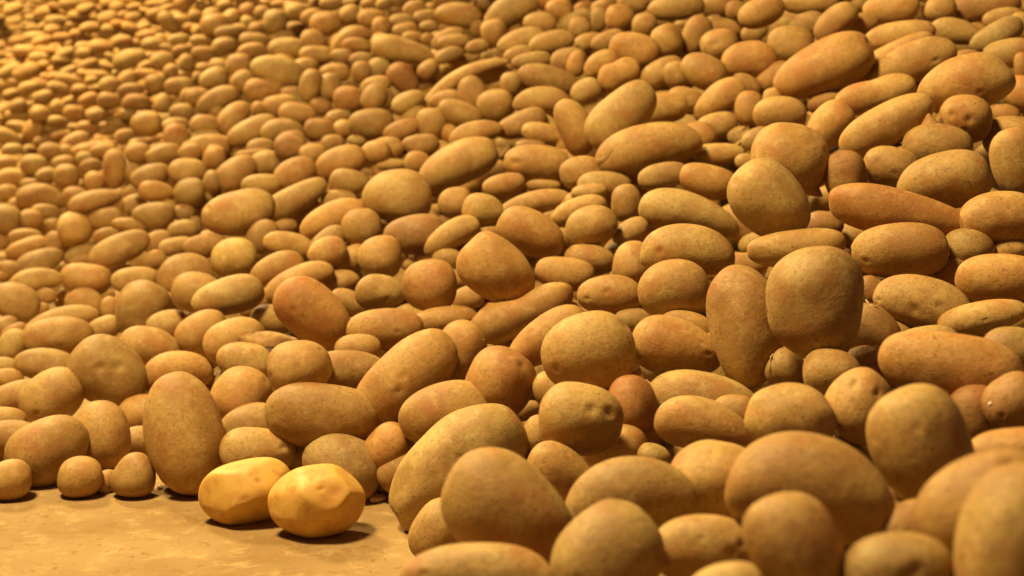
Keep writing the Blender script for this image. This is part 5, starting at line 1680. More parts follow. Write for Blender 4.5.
-3342 8344 1081 633 727 -11 265 122 77
-559 5869 1110 650 729 -123 175 101 46
-1248 6690 1030 678 700 209 -72 74 42
1187 2826 735 622 726 30 -292 111 63
-3022 8484 1130 679 712 157 86 72 55
-920 6529 1131 671 737 15 81 67 50
-198 5404 1006 676 732 76 -45 82 42
151 4600 875 663 715 152 -164 77 49
-1187 6660 1195 666 739 20 100 128 80
-1157 6631 1121 671 736 25 94 100 52
441 4151 840 683 726 -78 1 110 60
-3379 8321 1029 685 695 209 65 98 60
-1941 7736 1204 668 733 56 114 69 48
-59 1052 138 818 558 -59 132 64 41
-895 2326 30 678 623 -90 380 69 62
252 579 315 792 434 -361 231 94 58
859 3982 934 674 726 -134 -20 77 67
659 3249 783 668 670 -290 141 94 88
-817 2056 41 774 606 134 125 95 87
993 3360 829 631 731 67 -252 105 80
-3267 9121 1401 617 735 -55 275 87 56
-2704 6867 483 680 701 56 207 63 29
-2648 8395 1311 635 736 -34 233 113 76
-3494 8809 1186 668 720 119 145 92 50
-3034 8270 1036 673 718 104 142 91 42
877 3316 773 643 726 68 -236 98 60
944 3338 785 678 668 -292 93 76 67
-1173 3067 30 702 648 -20 294 96 58
-975 2194 15 772 603 162 122 55 35
-3249 8442 1003 676 714 124 134 95 72
651 4446 993 672 730 -120 12 77 59
-921 6687 1205 672 735 90 10 74 33
-3466 9017 1249 656 729 67 186 89 61
-3159 7723 713 700 668 251 20 123 54
736 4333 990 661 741 7 -119 59 54
46 5054 1002 675 737 29 -33 81 44
-2621 8374 1249 654 734 24 181 113 49
1102 2999 744 663 593 -420 179 86 57
-2069 5149 86 705 674 60 214 96 44
1251 3585 907 670 719 -169 -70 72 48
1214 2871 781 680 690 -244 -41 73 63
753 1756 362 741 631 -225 -46 90 78
-2968 8650 1297 670 724 127 106 104 64
-985 6236 1003 676 731 21 87 84 52
850 2062 471 721 632 -283 22 70 52
-4308 10541 1543 619 737 -19 272 84 46
-4318 10103 1093 668 716 108 173 63 31
337 4407 866 682 731 -28 -26 109 70
1212 3056 750 686 678 -263 -5 72 40
268 5023 990 671 735 51 -83 69 51
-2026 5616 340 696 691 62 183 63 39
-218 5648 1120 670 741 -12 36 105 57
-2947 8369 1107 668 724 84 151 96 53
-1668 6892 1051 677 685 256 -82 108 77
-263 5386 980 671 730 -76 103 103 64
-1692 7007 1136 673 730 82 85 94 60
-396 5728 1095 670 739 -21 65 102 50
-813 6705 1182 672 726 140 -47 62 37
-1364 3546 57 750 596 280 -54 104 73
-980 2344 20 750 624 81 205 61 45
-3149 7649 641 666 709 43 228 93 43
-2114 5032 76 700 673 51 233 77 54
-2905 8834 1350 666 729 106 117 94 51
-150 4921 898 679 725 94 -67 90 40
-2723 7512 786 656 717 3 235 110 68
-2638 6837 503 708 676 200 58 101 50
-2072 7445 1140 626 727 -95 266 99 65
-2539 6768 554 662 707 -1 250 84 52
-1059 2425 22 669 628 -74 390 58 36
-3463 8361 835 685 702 152 124 63 36
964 3670 874 605 719 154 -305 64 38
-4118 9854 1330 666 720 134 143 79 52
-657 5688 966 667 728 -70 142 95 48
-3456 9492 1474 669 720 164 84 89 49
-631 5945 1150 668 725 154 -70 103 65
-3369 9198 1318 666 725 115 131 79 49
-539 5582 983 670 731 -57 118 85 51
-2479 5996 244 686 688 45 232 77 41
-1387 3462 27 698 655 -8 289 86 55
-712 5665 969 664 728 -73 152 88 73
-2270 5884 348 711 678 154 104 80 55
-2238 8132 1283 668 732 82 105 106 52
-2205 5199 154 731 610 302 -43 87 58
-1119 2510 27 771 586 247 16 99 55
783 1820 415 677 476 -487 278 80 44
-2476 8124 1200 654 733 15 185 85 50
1128 3823 925 662 657 -338 126 66 37
-2504 8390 1302 660 735 51 148 118 52
-1534 3552 13 724 651 78 214 47 33
1324 3147 867 658 727 -129 -149 100 55
839 3937 881 667 734 -21 -122 68 41
-2352 8070 1171 639 730 -51 236 101 50
-2528 6021 264 683 690 44 236 95 46
-1987 7218 1015 669 727 38 147 110 57
-3337 7776 620 654 709 16 263 46 26
-2650 7934 1032 673 721 90 136 114 68
-1738 7768 1318 671 732 107 50 102 67
-2868 7712 666 697 693 162 89 66 36
-47 4907 899 662 711 -170 165 74 56
-2340 5486 190 698 681 76 210 104 46
678 4088 881 639 640 -360 232 75 42
-3097 7677 648 662 710 27 238 77 47
-1995 4707 42 650 667 -69 358 68 63
-33 5660 1135 670 741 33 -26 85 44
-1688 4122 14 727 656 97 179 70 37
-4032 10243 1491 677 682 276 -7 98 47
-2348 7665 1036 682 714 143 68 103 48
-1290 2948 22 728 642 70 228 63 49
-1709 4083 29 748 601 281 -30 90 55
-669 5790 1037 677 733 57 26 105 46
-3382 8306 988 662 720 71 196 142 74
-2783 8392 1190 630 730 -52 260 93 42
-1032 6339 1048 669 733 -10 119 105 47
150 5010 981 677 735 -39 16 70 40
-2812 8290 1215 645 733 3 216 96 52
-2970 9007 1445 667 727 134 91 103 58
-1981 7159 1053 681 718 134 58 121 61
328 4454 984 650 727 138 -174 124 68
-63 4963 968 675 733 -59 63 95 65
-4230 10424 1475 648 732 65 198 123 72
-280 5641 1080 672 739 -18 50 94 44
-1500 3682 32 613 353 556 -436 72 48
-1981 5361 323 712 679 134 115 93 83
-706 5686 1046 604 694 -248 304 96 87
354 4432 917 678 732 -64 5 89 56
-1828 4893 80 702 673 28 229 80 62
105 4760 920 680 733 -16 0 143 83
-2138 5176 102 720 666 124 151 78 56
-3535 9634 1514 663 728 130 117 79 48
-3039 7676 712 671 711 61 202 80 56
-1609 4348 19 746 608 268 -45 61 46
576 4883 1050 667 741 -2 -76 87 40
-3191 9058 1332 630 734 -29 250 110 57
-951 6646 1183 656 736 -66 154 104 64
-9 5324 1068 673 740 -1 2 87 45
-2668 6283 302 706 679 141 141 69 50
-2361 6248 418 694 694 86 168 107 63
-137 5674 1134 667 740 -57 68 84 51
-3899 9600 1256 680 700 210 64 82 44
-3120 8248 880 688 700 166 89 82 55
-2134 5290 171 729 612 302 -55 88 61
818 3604 840 662 733 4 -155 76 70
-2745 8360 1254 665 730 85 136 134 74
-2135 7434 1072 658 730 4 185 93 47
-1460 7042 1120 674 732 58 85 114 54
-3098 8301 960 661 722 43 203 118 57
-1787 4720 34 728 661 109 147 64 45
-1683 4148 70 736 574 341 -112 90 72
-1803 4220 30 578 639 -186 473 76 50
-1033 6678 1190 672 737 57 52 118 56
-1815 7105 1106 678 690 246 -62 154 86
-1300 6653 1006 662 729 -43 170 82 39
-1038 6216 953 674 729 -11 123 109 49
-2786 6522 350 700 685 125 159 75 35
-2003 5315 226 700 684 57 199 99 59
945 3750 939 567 703 233 -361 84 50
-259 5352 929 665 719 -131 154 72 50
-4031 9474 1048 655 721 60 216 97 42
-3735 10796 1652 643 740 27 196 93 42
-6 5043 973 677 735 -36 34 76 49
-2076 8078 1283 674 725 134 46 76 39
546 3933 824 681 729 -37 -60 93 64
-1098 6323 1018 678 730 49 71 104 53
-1172 6139 929 686 719 114 22 102 62
-2047 5352 260 555 650 -226 467 102 65
-2331 5828 333 711 677 153 114 94 54
-3167 8702 1247 655 731 56 183 127 59
-3168 8264 836 658 718 24 228 59 42
-1524 7060 1147 666 735 20 125 113 57
45 4772 869 682 728 54 -57 80 60
-940 6177 971 680 729 33 72 86 64
714 4464 1009 668 718 -184 62 85 64
-1675 3796 26 746 630 197 85 100 55
232 4380 870 617 644 -346 290 88 52
-2384 8292 1337 664 734 73 121 70 35
-4422 10515 1605 658 727 133 146 106 49
1112 2628 634 695 633 -334 60 56 30
-2113 4900 45 726 657 142 143 82 49
-4127 10340 1542 663 724 138 128 83 42
-2288 8095 1226 676 721 140 56 85 40
-3076 7275 526 705 673 212 67 85 47
-4159 10419 1450 652 731 71 190 78 51
-3040 8517 1180 682 687 248 -3 82 49
-2006 5200 184 716 673 114 146 82 48
168 5290 1062 671 736 -72 45 79 36
-2134 7361 1018 673 725 65 131 93 54
-320 5419 1009 640 708 -200 222 91 85
474 4299 902 671 734 32 -104 63 59
-1790 4498 82 730 657 138 126 95 71
-1574 7037 1117 672 732 53 100 69 40
-3009 6941 455 708 611 345 -75 95 60
-4398 10699 1593 636 737 36 226 90 40
-2886 9083 1436 669 726 139 80 78 41
-904 6421 1086 658 731 -77 164 97 54
-3235 8680 1237 641 732 9 230 105 46
-2950 8989 1412 649 738 30 184 88 50
-1470 3347 28 748 631 173 110 87 63
-2701 6855 433 695 693 105 159 88 42
-1935 4444 26 742 634 209 69 76 61
-2757 6788 360 709 678 163 107 71 36
-537 5674 1054 656 729 -111 164 162 96
-544 5485 878 686 723 74 -2 63 44
-1717 4447 33 743 639 192 57 74 46
-356 5410 925 682 730 18 28 70 47
-1793 7778 1294 665 737 44 112 64 44
502 4862 1049 663 717 -188 103 90 54
-3175 8664 1201 678 710 175 74 88 56
-1523 7080 1205 675 724 140 14 104 54
-1572 6664 981 665 728 -8 164 102 73
-2047 7690 1186 678 719 150 37 83 60
119 5064 1030 669 735 73 -82 105 81
253 5094 1075 615 694 261 -266 78 58
-3070 8244 1064 684 699 200 54 106 55
-3215 7714 704 695 688 189 88 101 52
-3580 8470 863 689 694 187 95 96 47
-2346 8072 1226 673 726 113 86 86 56
-2467 7949 1091 658 729 17 188 99 45
-909 2110 23 680 618 -69 388 60 43
-3224 8654 1194 672 719 132 118 71 45
-4052 10327 1577 665 723 152 111 86 52
-2838 8262 1089 666 725 68 161 86 57
-1953 5125 150 693 680 22 239 45 26
-3082 7247 497 703 680 184 97 88 39
879 3646 872 656 736 12 -169 120 71
-4351 10500 1628 635 738 40 224 143 67
-2777 6398 305 717 658 220 62 86 46
-2170 8127 1296 661 736 38 140 72 47
-4373 10504 1468 648 732 69 201 80 57
-3408 8301 899 660 718 57 212 103 63
-4016 10271 1417 637 734 14 235 63 28
115 965 182 730 527 203 -386 60 55
-4192 10083 1372 671 714 166 113 89 42
481 3906 808 679 729 6 -90 65 50
-2974 7662 715 679 708 88 171 80 54
704 3845 827 682 722 -116 -15 69 45
-296 5965 1155 670 741 -13 45 93 50
904 3025 751 681 716 -130 -76 57 41
1018 2776 612 662 713 -12 -231 57 42
-3431 9682 1532 658 734 95 141 90 42
730 3957 910 675 730 -98 -33 81 59
-2515 5838 225 694 684 76 212 88 41
-3763 9047 1159 626 728 -18 279 91 56
-2980 8351 1066 652 727 18 215 80 46
-451 5531 1005 671 733 -45 97 88 50
-2723 6844 477 690 697 92 174 115 61
-3319 8442 988 688 691 214 51 72 47
-3435 9134 1354 670 719 154 101 76 36
-1159 2694 19 767 572 287 -45 52 42
208 5066 1051 605 679 295 -293 83 60
-858 6671 1180 662 737 -46 128 82 52
-2756 7269 675 616 706 -98 337 108 71
1162 3312 766 640 727 22 -247 59 36
-3256 8414 958 685 702 171 90 97 64
-2630 7180 644 699 691 166 80 88 66
-2309 6356 461 703 690 132 113 74 56
-3519 9548 1211 668 723 98 148 70 33
-3457 8366 1057 684 642 340 -65 129 61
-3092 7853 814 633 717 -39 290 92 46
-1374 3276 19 755 623 193 73 63 46
-2360 8313 1375 667 732 107 88 102 61
-3144 7629 601 656 709 11 258 96 56
-1995 8193 1314 648 737 -33 189 97 62
-3275 7717 668 642 712 -12 285 108 66
-3043 7976 788 668 715 51 202 95 42
976 2479 574 694 696 -136 -128 70 47
-2154 4966 121 728 654 179 104 94 70
-1281 3374 26 755 591 278 -58 64 59
-2737 6810 390 685 696 62 206 69 37
-1275 7544 1312 659 741 -19 129 82 50
1079 3095 797 653 731 -34 -194 75 53
-3750 9773 1451 676 691 255 8 87 40
-3675 9771 1480 637 737 16 224 106 50
-1176 6640 1088 669 734 4 115 64 32
198 4789 943 600 635 -369 316 82 53
-3307 8461 1053 664 722 78 180 106 55
-3186 8302 900 662 719 45 207 71 41
-2449 8432 1309 676 717 168 35 82 41
-3009 8553 1206 653 731 34 196 88 55
-4023 10257 1430 651 732 63 192 68 39
-890 6418 1024 677 732 21 74 74 41
-3187 9116 1423 622 736 -46 262 115 56
-4178 9797 1242 668 717 136 147 93 45
-1611 4129 24 732 655 105 158 81 53
-2530 6739 513 691 699 91 161 103 48
-3267 8288 874 658 719 36 222 128 66
-3912 9599 1285 669 718 137 135 105 66
-3422 7938 768 624 714 -42 314 96 62
-3091 8328 995 671 719 87 160 65 48
-3094 9132 1474 631 739 -20 233 124 67
-2857 6970 520 693 694 124 150 128 56
-4855 11386 1701 643 735 75 200 85 37
-2897 9053 1479 650 739 38 172 127 64
-3477 8302 913 676 710 126 152 145 66
-4505 10728 1319 672 714 151 129 68 30
-2779 7525 746 695 693 179 71 62 36
-807 6725 1206 673 736 80 8 56 40
-3464 8237 808 695 681 225 55 89 56
-3243 8640 1027 665 721 69 179 74 44
-2154 4939 73 735 642 207 73 92 46
-1048 6672 1151 671 736 33 75 89 41
-568 6268 1194 641 725 -155 198 78 45
-3412 8333 857 684 703 150 123 63 39
-2433 5755 206 699 682 84 199 94 54
-1714 6908 1025 679 724 90 82 80 45
-2668 8340 1206 665 729 69 146 85 43
-1753 6915 1004 683 718 122 54 106 57
-3719 8644 718 693 690 181 104 64 39
-2964 7974 807 676 713 81 167 92 50
454 4703 991 674 736 -59 -11 63 48
-2434 8289 1366 653 739 29 164 102 52
-3367 8769 1108 669 720 105 151 84 48
-734 1880 19 790 542 276 -78 61 35
-1530 6887 1075 679 724 110 46 117 78
-2310 5292 160 588 665 -152 434 81 68
-3072 7713 675 680 706 90 176 74 35
-2788 6801 420 713 656 245 23 99 49
682 3883 849 636 629 -376 243 76 53
-1374 7150 1286 669 737 84 52 107 52
-3448 8833 1199 675 713 159 104 102 71
-3565 9231 1331 674 713 175 86 85 57
-2838 7157 627 689 700 121 144 96 46
-2530 8083 1153 664 730 52 156 111 50
-2030 5160 120 699 677 43 225 97 88
-1593 6896 1055 680 697 220 -54 77 37
-2105 8105 1379 651 741 3 166 129 62
-1961 5342 274 687 689 20 230 80 43
-904 6694 1239 658 740 -47 132 101 70
-465 5426 943 668 727 -83 135 85 65
532 1362 282 660 390 -505 397 67 38
-4128 9905 1093 655 722 56 216 58 38
-1477 7125 1243 660 739 4 133 96 62
-2135 5524 315 720 629 289 -45 101 73
-3434 8341 804 630 716 -39 300 72 52
-4635 10859 1530 675 700 227 61 98 44
-26 4814 860 678 722 -96 94 91 42
-586 5506 893 674 726 -59 127 74 35
-3938 9370 1095 625 725 -25 288 73 39
-2950 8346 1039 673 720 96 141 56 33
-3068 8244 1117 672 719 121 129 136 81
-4590 11260 1491 648 731 59 205 49 37
-1293 6585 1066 660 732 -35 163 90 56
-3164 9176 1229 630 730 -45 262 69 37
-1377 3104 21 667 647 -54 365 62 40
-3432 9012 1211 680 702 202 57 80 36
-3774 9790 1479 665 724 139 120 92 66
-3317 8295 930 685 702 168 101 110 66
-1888 7122 1068 678 723 107 76 95 63
-1119 6652 1163 654 735 -61 166 98 61
-1637 8014 1371 658 741 3 132 75 33
-3601 9662 1535 638 739 24 214 97 56
-3552 9046 1261 661 726 94 166 116 53
-2516 7926 1061 682 712 154 64 114 50
39 5578 1108 671 741 12 -15 73 32
-3210 7927 748 614 710 -81 334 80 46
-1914 7182 1007 657 728 -23 197 71 48
-3340 8320 832 656 717 28 234 84 38
-2065 4998 53 734 648 183 86 78 39
-1356 6598 1047 670 732 17 121 81 36
-4348 10233 1357 665 720 131 150 86 41
-1553 7361 1302 634 735 -94 221 79 55
-2296 5640 323 721 647 250 13 102 60
-132 4950 923 680 732 -14 31 91 46
-983 6177 932 686 719 111 3 65 42
-353 5952 1145 668 740 -31 68 68 34
-3724 9734 1210 650 728 34 215 71 32
-2981 8306 1016 670 721 78 161 85 37
-818 6738 1239 665 741 -7 87 81 56
-2952 7670 746 690 700 147 112 110 49
-3710 8671 950 692 673 260 25 93 48
-3089 7431 560 700 685 175 102 67 51
-2184 8716 1434 667 735 91 82 57 41
-4014 9389 1148 658 722 83 196 100 55
-2315 7807 1109 666 729 48 151 89 61
-2437 8089 1180 652 732 -1 197 98 48
-2750 9090 1470 672 719 174 38 133 59
-453 6161 1180 665 726 152 -89 98 67
-3165 9095 1381 652 735 48 180 75 55
741 1874 391 719 668 -109 -156 59 36
-394 5712 1054 676 736 28 21 78 39
-1015 6695 1234 664 741 6 96 109 58
1210 2998 629 699 658 -279 13 45 30
-4317 10505 1449 630 734 4 254 58 38
-654 5910 1111 671 739 10 65 75 55
402 4135 807 684 727 -26 -42 58 35
-2394 5743 169 724 658 188 85 75 35
-3932 9587 1189 664 721 102 169 54 42
-2798 7008 544 688 699 102 165 81 37
17 5039 936 657 707 -193 177 60 37
711 4257 932 676 731 -91 -28 70 42
-71 4855 845 680 723 -82 87 66 36
-1126 6242 956 666 728 -42 161 86 46
442 4834 1034 672 736 -79 11 68 37
-4072 10144 1331 652 729 60 201 62 44
616 1618 311 756 616 -223 -12 62 42
-903 6160 1034 636 716 -157 240 84 47
-2925 8347 1042 678 715 124 113 62 32
-2107 7717 1000 679 722 80 107 65 36
-994 2500 28 599 605 -191 488 65 55
665 1530 338 745 635 -177 -104 73 41
-1926 4940 68 709 671 58 209 82 36
-2784 9079 1387 631 736 -49 241 61 27
-4285 10508 1403 656 728 85 182 67 42
-3362 7904 748 695 684 209 74 80 49
-3162 9147 1200 644 730 -5 227 65 36
-3312 9097 1358 661 729 95 148 82 41
-1470 6594 994 678 727 64 90 61 37
-1845 8232 1311 675 725 138 22 55 37
-2558 8390 1267 663 732 61 143 101 44
-3201 8285 859 678 712 103 155 72 41
-1632 6963 1114 669 733 40 119 94 48
-1299 3261 11 742 641 107 161 62 28
-3275 7563 507 649 705 -5 286 68 33
-2172 5494 293 710 678 131 134 95 42
-2186 5288 145 710 674 98 179 71 44
631 4199 879 680 727 -95 -13 68 32
-1038 2337 15 770 534 333 -109 49 28
-3015 7709 759 686 704 130 132 94 44
-3440 8333 769 670 711 74 199 61 37
-3378 8338 870 682 706 135 136 65 34
380 4390 832 684 722 -96 32 55 32
-2807 6503 343 710 672 181 104 81 40
-3160 8700 1096 672 720 106 138 68 48
-2068 5325 205 722 666 158 100 64 28
-207 5378 957 671 726 -95 114 66 32
-2698 6985 454 694 695 99 160 76 34
-1812 7788 1261 673 730 103 60 70 44
-4019 10233 1465 669 718 160 104 93 41
-3950 9619 1229 627 729 -17 274 69 31
-1598 7889 1267 675 729 110 34 60 34
-3016 8998 1394 674 714 185 47 75 34
-2856 8299 1056 677 718 115 118 71 44
1033 2802 647 626 714 73 -306 53 40
-786 1898 19 725 610 -14 320 52 34
915 2256 503 636 696 63 -328 48 36
-1615 7654 1041 672 728 9 133 54 27
-2383 6244 378 701 689 109 148 80 38
-4346 10124 1105 660 720 80 200 65 38
-2777 7514 713 693 698 151 98 60 44
-2542 6970 594 705 662 253 -11 72 46
1207 3563 883 665 729 -108 -121 59 32
-1005 6682 1143 655 733 -73 166 64 29
762 3954 886 676 711 -187 46 53 24
-3218 7625 594 669 707 52 226 102 45
-1086 6606 1100 656 732 -67 171 78 42
-3983 9378 1115 645 725 35 238 81 43
-989 2624 8 770 609 179 57 45 21
-2491 6235 353 708 680 147 119 62 43
-3009 8642 1254 647 733 16 209 74 42
1140 2824 709 661 721 -70 -195 54 29
935 3447 827 538 677 281 -416 69 56
-3477 8337 950 664 718 81 193 72 36
-1480 3540 21 648 649 -94 388 61 41
-173 5422 1056 667 734 -84 98 80 37
870 2023 454 716 666 -180 -103 69 44
1256 3692 933 671 684 -283 43 63 50
-3432 8792 1145 683 698 210 54 98 44
-2986 8073 846 688 703 151 99 47 34
985 2631 573 703 682 -193 -58 62 41
-2971 8830 1336 657 733 60 163 73 40
-3868 9577 1199 673 714 145 125 84 56
-2106 4812 18 671 670 -20 318 57 43
-2010 7439 1114 664 732 27 154 84 37
-4139 9772 1204 683 692 227 57 66 48
-1623 3827 18 746 634 182 91 61 44
-3244 10347 1600 666 730 124 90 52 32
-3255 9084 1337 659 731 79 159 82 38
-881 6423 1054 670 733 -22 112 76 33
-3118 7621 569 699 687 169 103 52 25
-68 5851 1082 660 724 -144 140 60 41
-1226 2791 14 736 636 84 214 43 34
-4564 10851 1516 660 724 125 153 66 44
-2267 8133 1315 663 736 60 128 68 41
-3657 10091 1581 630 740 -10 238 83 40
808 3964 909 674 710 -196 46 65 39
-3109 8246 850 674 714 79 173 69 44
-2786 6998 514 677 703 54 211 73 39
-1581 4199 12 749 621 231 3 65 29
-3940 9956 1364 637 733 13 239 69 47
-4168 10401 1516 634 736 19 235 74 36
-2727 9249 1416 660 736 57 140 68 32
103 5592 1123 669 739 -67 48 75 39
-1832 4177 13 743 634 196 85 69 35
-3042 8329 995 689 687 229 20 69 43
-4220 10456 1428 670 716 161 110 64 45
-616 5702 995 680 727 97 -17 62 36
-3450 8227 765 684 703 133 146 79 36
-3986 9467 1037 676 710 137 142 84 36
298 5136 1082 662 725 -159 106 70 44
-2858 8865 1379 660 734 71 144 86 50
-1877 8508 1425 648 740 -35 175 60 34
-2487 8394 1258 671 728 101 102 68 34
-3230 9098 1368 566 715 -174 371 81 36
182 5040 1001 673 731 -96 63 69 35
-4224 10142 1283 670 716 144 133 62 47
-297 5333 902 684 729 28 11 69 33
-2563 7947 1035 661 726 28 185 58 31
-3853 10291 1395 664 726 103 147 42 29
-25 5842 1077 647 707 -209 194 47 33
-4212 11080 1330 682 701 203 55 40 28
569 1466 297 696 453 -461 313 41 33
975 2589 412 705 683 -84 -171 37 24
-2321 6346 422 705 687 134 112 76 33
-3367 8101 662 665 710 45 228 61 45
-2125 8096 1276 675 721 151 34 81 42
-1752 4698 18 681 667 -38 299 51 28
-4691 11358 1436 673 712 168 109 50 32
-4276 10571 1396 639 732 23 236 46 23
-1518 7118 1094 679 726 95 54 33 25
-1056 6225 921 687 718 114 7 50 33
436 971 260 796 565 -212 -50 56 35
475 1219 274 779 581 -237 12 56 36
-3510 9651 1194 672 720 114 131 57 34
-2045 5159 58 656 671 -68 340 57 26
439 5418 1108 666 726 -150 82 50 36
-1984 8225 1290 656 737 -6 164 47 24
-489 6182 1139 650 727 -135 175 60 36
112 894 172 827 530 -144 118 39 32
-2643 6858 424 700 690 119 140 69 31
-1796 4875 25 722 665 78 174 61 29
-1344 3405 10 727 650 58 214 44 25
-2625 8424 1226 674 722 128 86 46 30
-2732 9582 1430 661 736 49 142 57 27
-2585 6981 363 689 696 54 196 57 28
-2671 9222 1488 637 740 -31 214 72 35
-4565 11845 1599 670 718 158 102 46 34
549 4862 1031 666 740 22 -95 46 27
-4465 10561 1585 662 723 149 132 65 37
-1839 7797 1245 663 736 22 135 59 30
-2343 7649 1002 666 726 33 171 73 38
1216 3082 636 698 678 -227 -37 44 28
-4650 11657 1600 672 713 181 89 54 29
-89 5642 1123 671 741 19 -6 62 37
1223 3366 700 684 709 -131 -114 49 25
-2490 8357 1044 678 721 89 114 56 34
-3396 8365 814 657 716 31 234 46 29
-17 932 152 823 536 108 -151 39 37
-2320 7815 1051 670 726 53 146 59 26
-838 1879 10 726 609 3 319 32 22
-1163 3001 8 759 625 159 92 42 23
190 4345 851 682 726 -74 40 70 51
-2720 6812 371 693 693 86 181 50 34
-2083 8072 1248 672 730 91 87 66 38
-421 5413 924 665 696 220 -155 54 39
-3268 7562 540 645 706 -11 291 65 38
1106 3930 907 676 698 -236 35 40 25
-4335 10521 1503 677 689 258 22 84 41
-3592 9004 785 690 698 154 113 51 32
-999 6739 1129 668 736 -9 107 37 26
-3713 9785 1439 661 728 108 145 71 32
-3245 7654 560 691 695 132 149 60 26
-1840 4890 41 740 639 206 36 52 30
-1496 4068 10 698 661 -14 274 49 22
-239 5655 1052 675 737 -4 32 53 32
581 4640 960 676 732 -85 -6 72 33
-5249 12438 1822 641 736 66 205 56 33
-1359 7170 1210 674 730 106 30 38 28
-2597 6871 304 710 681 136 118 48 32
-2267 8170 1256 677 717 164 30 50 29
-1647 4094 5 736 650 124 145 40 19
-3207 8282 831 632 716 -45 291 45 28
786 4267 812 685 705 -179 45 47 30
-4040 9479 1014 671 713 114 167 54 36
-2687 8167 1091 681 713 148 77 41 23
-4654 10916 1446 658 725 107 173 42 22
-2854 9118 1428 639 738 -16 215 48 23
-2106 5160 61 728 658 151 119 52 26
-3232 9094 1289 654 732 46 187 51 33
-3004 8007 772 689 702 139 113 48 28
-1245 7555 1294 665 740 9 102 54 24
-3020 6953 381 701 684 145 143 43 31
-3294 8467 927 676 713 109 151 47 27
-4646 12007 1780 671 708 213 52 57 27
1222 3495 861 678 689 -257 14 37 22
964 4351 999 665 739 -57 -94 68 32
-2602 6228 96 727 654 195 77 52 33
-2820 9288 1218 672 726 83 123 50 29
-1967 4672 9 743 630 222 44 57 25
-4865 12394 1746 668 718 172 94 48 24
-318 5398 958 680 732 12 29 54 25
-2997 10068 1366 672 726 104 99 44 23
-1108 2726 9 736 636 57 225 42 21
-1062 6331 997 682 725 91 28 51 34
-4909 11960 1757 639 737 50 213 63 31
-4761 11762 1740 608 738 -44 289 64 32
-900 6671 1153 664 736 -39 126 50 35
-2732 6994 550 673 705 42 218 56 39
-4928 11741 1435 644 730 45 225 52 26
-2636 9574 1524 668 732 114 76 61 29
-3346 8752 1072 664 722 74 179 67 45
-2867 6985 456 703 684 160 113 53 31
-2106 8502 1374 666 736 69 100 71 34
-2678 6850 409 689 696 75 187 49 30
-3018 6920 122 727 630 273 1 48 30
628 4443 961 674 734 -71 -30 46 32
-4400 11250 1619 651 734 75 180 56 36
-912 6415 1006 658 725 -92 180 52 30
244 5013 953 677 729 -91 51 59 31
913 3612 837 669 731 -48 -123 60 37
-3456 9190 1082 681 708 158 96 67 35
-1545 7999 1136 672 731 17 114 41 29
-1615 3746 5 728 651 95 195 26 17
281 4376 824 685 725 -67 19 56 39
-4194 10248 1199 652 726 50 216 67 30
-2180 8757 1349 667 735 61 108 57 31
-2746 7273 639 682 706 81 172 52 35
-4710 11340 1649 665 720 159 118 74 35
1272 3134 840 637 735 -29 -230 60 34
-2138 5276 136 732 643 222 39 59 30
-3016 9265 1124 677 719 107 114 44 33
-4385 10541 1538 634 736 29 235 69 38
-2763 6884 445 690 696 91 178 46 25
-373 6143 1181 653 731 -127 154 69 44
898 4438 1010 671 725 -153 5 68 33
-4141 10610 1133 643 725 4 247 47 23
-2209 8943 1458 671 725 149 26 60 32
-3088 8300 931 669 718 69 178 84 38
975 2263 513 689 694 -98 -188 44 33
-2917 9536 1398 677 702 222 -7 56 33
-2276 9122 1350 677 717 166 12 45 29
-2803 8420 1215 646 733 1 214 45 31
-502 6184 1105 613 692 -255 284 61 27
-2334 8118 1154 671 728 71 124 46 26
-4551 11851 1591 639 735 19 226 42 21
-2295 8118 1260 645 735 -25 206 70 44
-2174 8128 1262 665 734 52 128 53 24
-4334 10530 1426 658 726 101 170 53 32
-3150 8305 919 670 717 76 176 67 31
-3781 10845 1631 606 734 -84 293 36 24
1174 3055 720 671 718 -97 -159 50 25
-3855 9009 440 693 692 124 160 38 24
-989 2301 10 726 626 21 284 42 22
838 2270 358 736 637 -230 -6 35 32
-4198 10570 1118 615 721 -66 312 50 24
-4366 10520 1437 609 732 -49 301 54 26
1216 4167 981 669 689 -270 60 56 30
1121 3696 894 670 728 -115 -93 38 19
-2061 7316 998 684 714 137 59 46 27
900 3588 771 679 724 -70 -102 46 30
-2924 7039 148 718 668 165 109 45 26
-3039 7738 665 682 706 92 170 49 31
-2598 6870 472 709 676 192 61 48 26
-2523 9271 1283 677 722 126 63 45 27
-2825 9105 1452 651 739 31 172 82 39
-2673 7183 610 657 709 -9 254 54 34
-2743 9093 1395 652 737 20 178 55 32
87 1444 76 797 566 -146 155 148 89
256 2253 246 754 653 -73 -2 74 57
464 1358 240 777 608 -144 -75 81 62
-68 1844 58 788 605 -53 99 66 61
-606 2840 106 663 621 -192 371 63 54
294 1001 222 777 588 -3 -224 77 61
-211 3171 248 740 668 70 -29 123 112
658 2178 440 720 678 -120 -85 72 56
1006 3044 710 606 712 130 -331 76 57
-548 2287 33 772 580 232 -113 92 52
737 2750 559 685 616 -347 175 102 72
580 2058 377 565 617 277 -473 69 45
-61 2611 222 735 643 151 -155 82 58
276 1522 177 728 602 129 -300 85 70
-116 1959 84 774 614 -70 134 88 69
1 4804 784 690 723 13 -12 94 84
-238 1919 42 792 600 104 -38 99 60
462 2399 413 727 679 -91 -41 59 42
73 1772 56 734 544 -259 313 129 96
-762 2915 40 759 639 85 94 78 70
-15 2739 193 752 658 28 -28 98 86
1002 2888 634 586 439 -565 381 98 68
353 1022 255 772 503 -334 200 53 39
-382 2702 106 712 630 -145 273 103 68
-105 2006 114 768 621 -77 137 98 54
356 1632 277 740 576 -290 191 84 78
-282 1938 85 783 601 144 -72 59 47
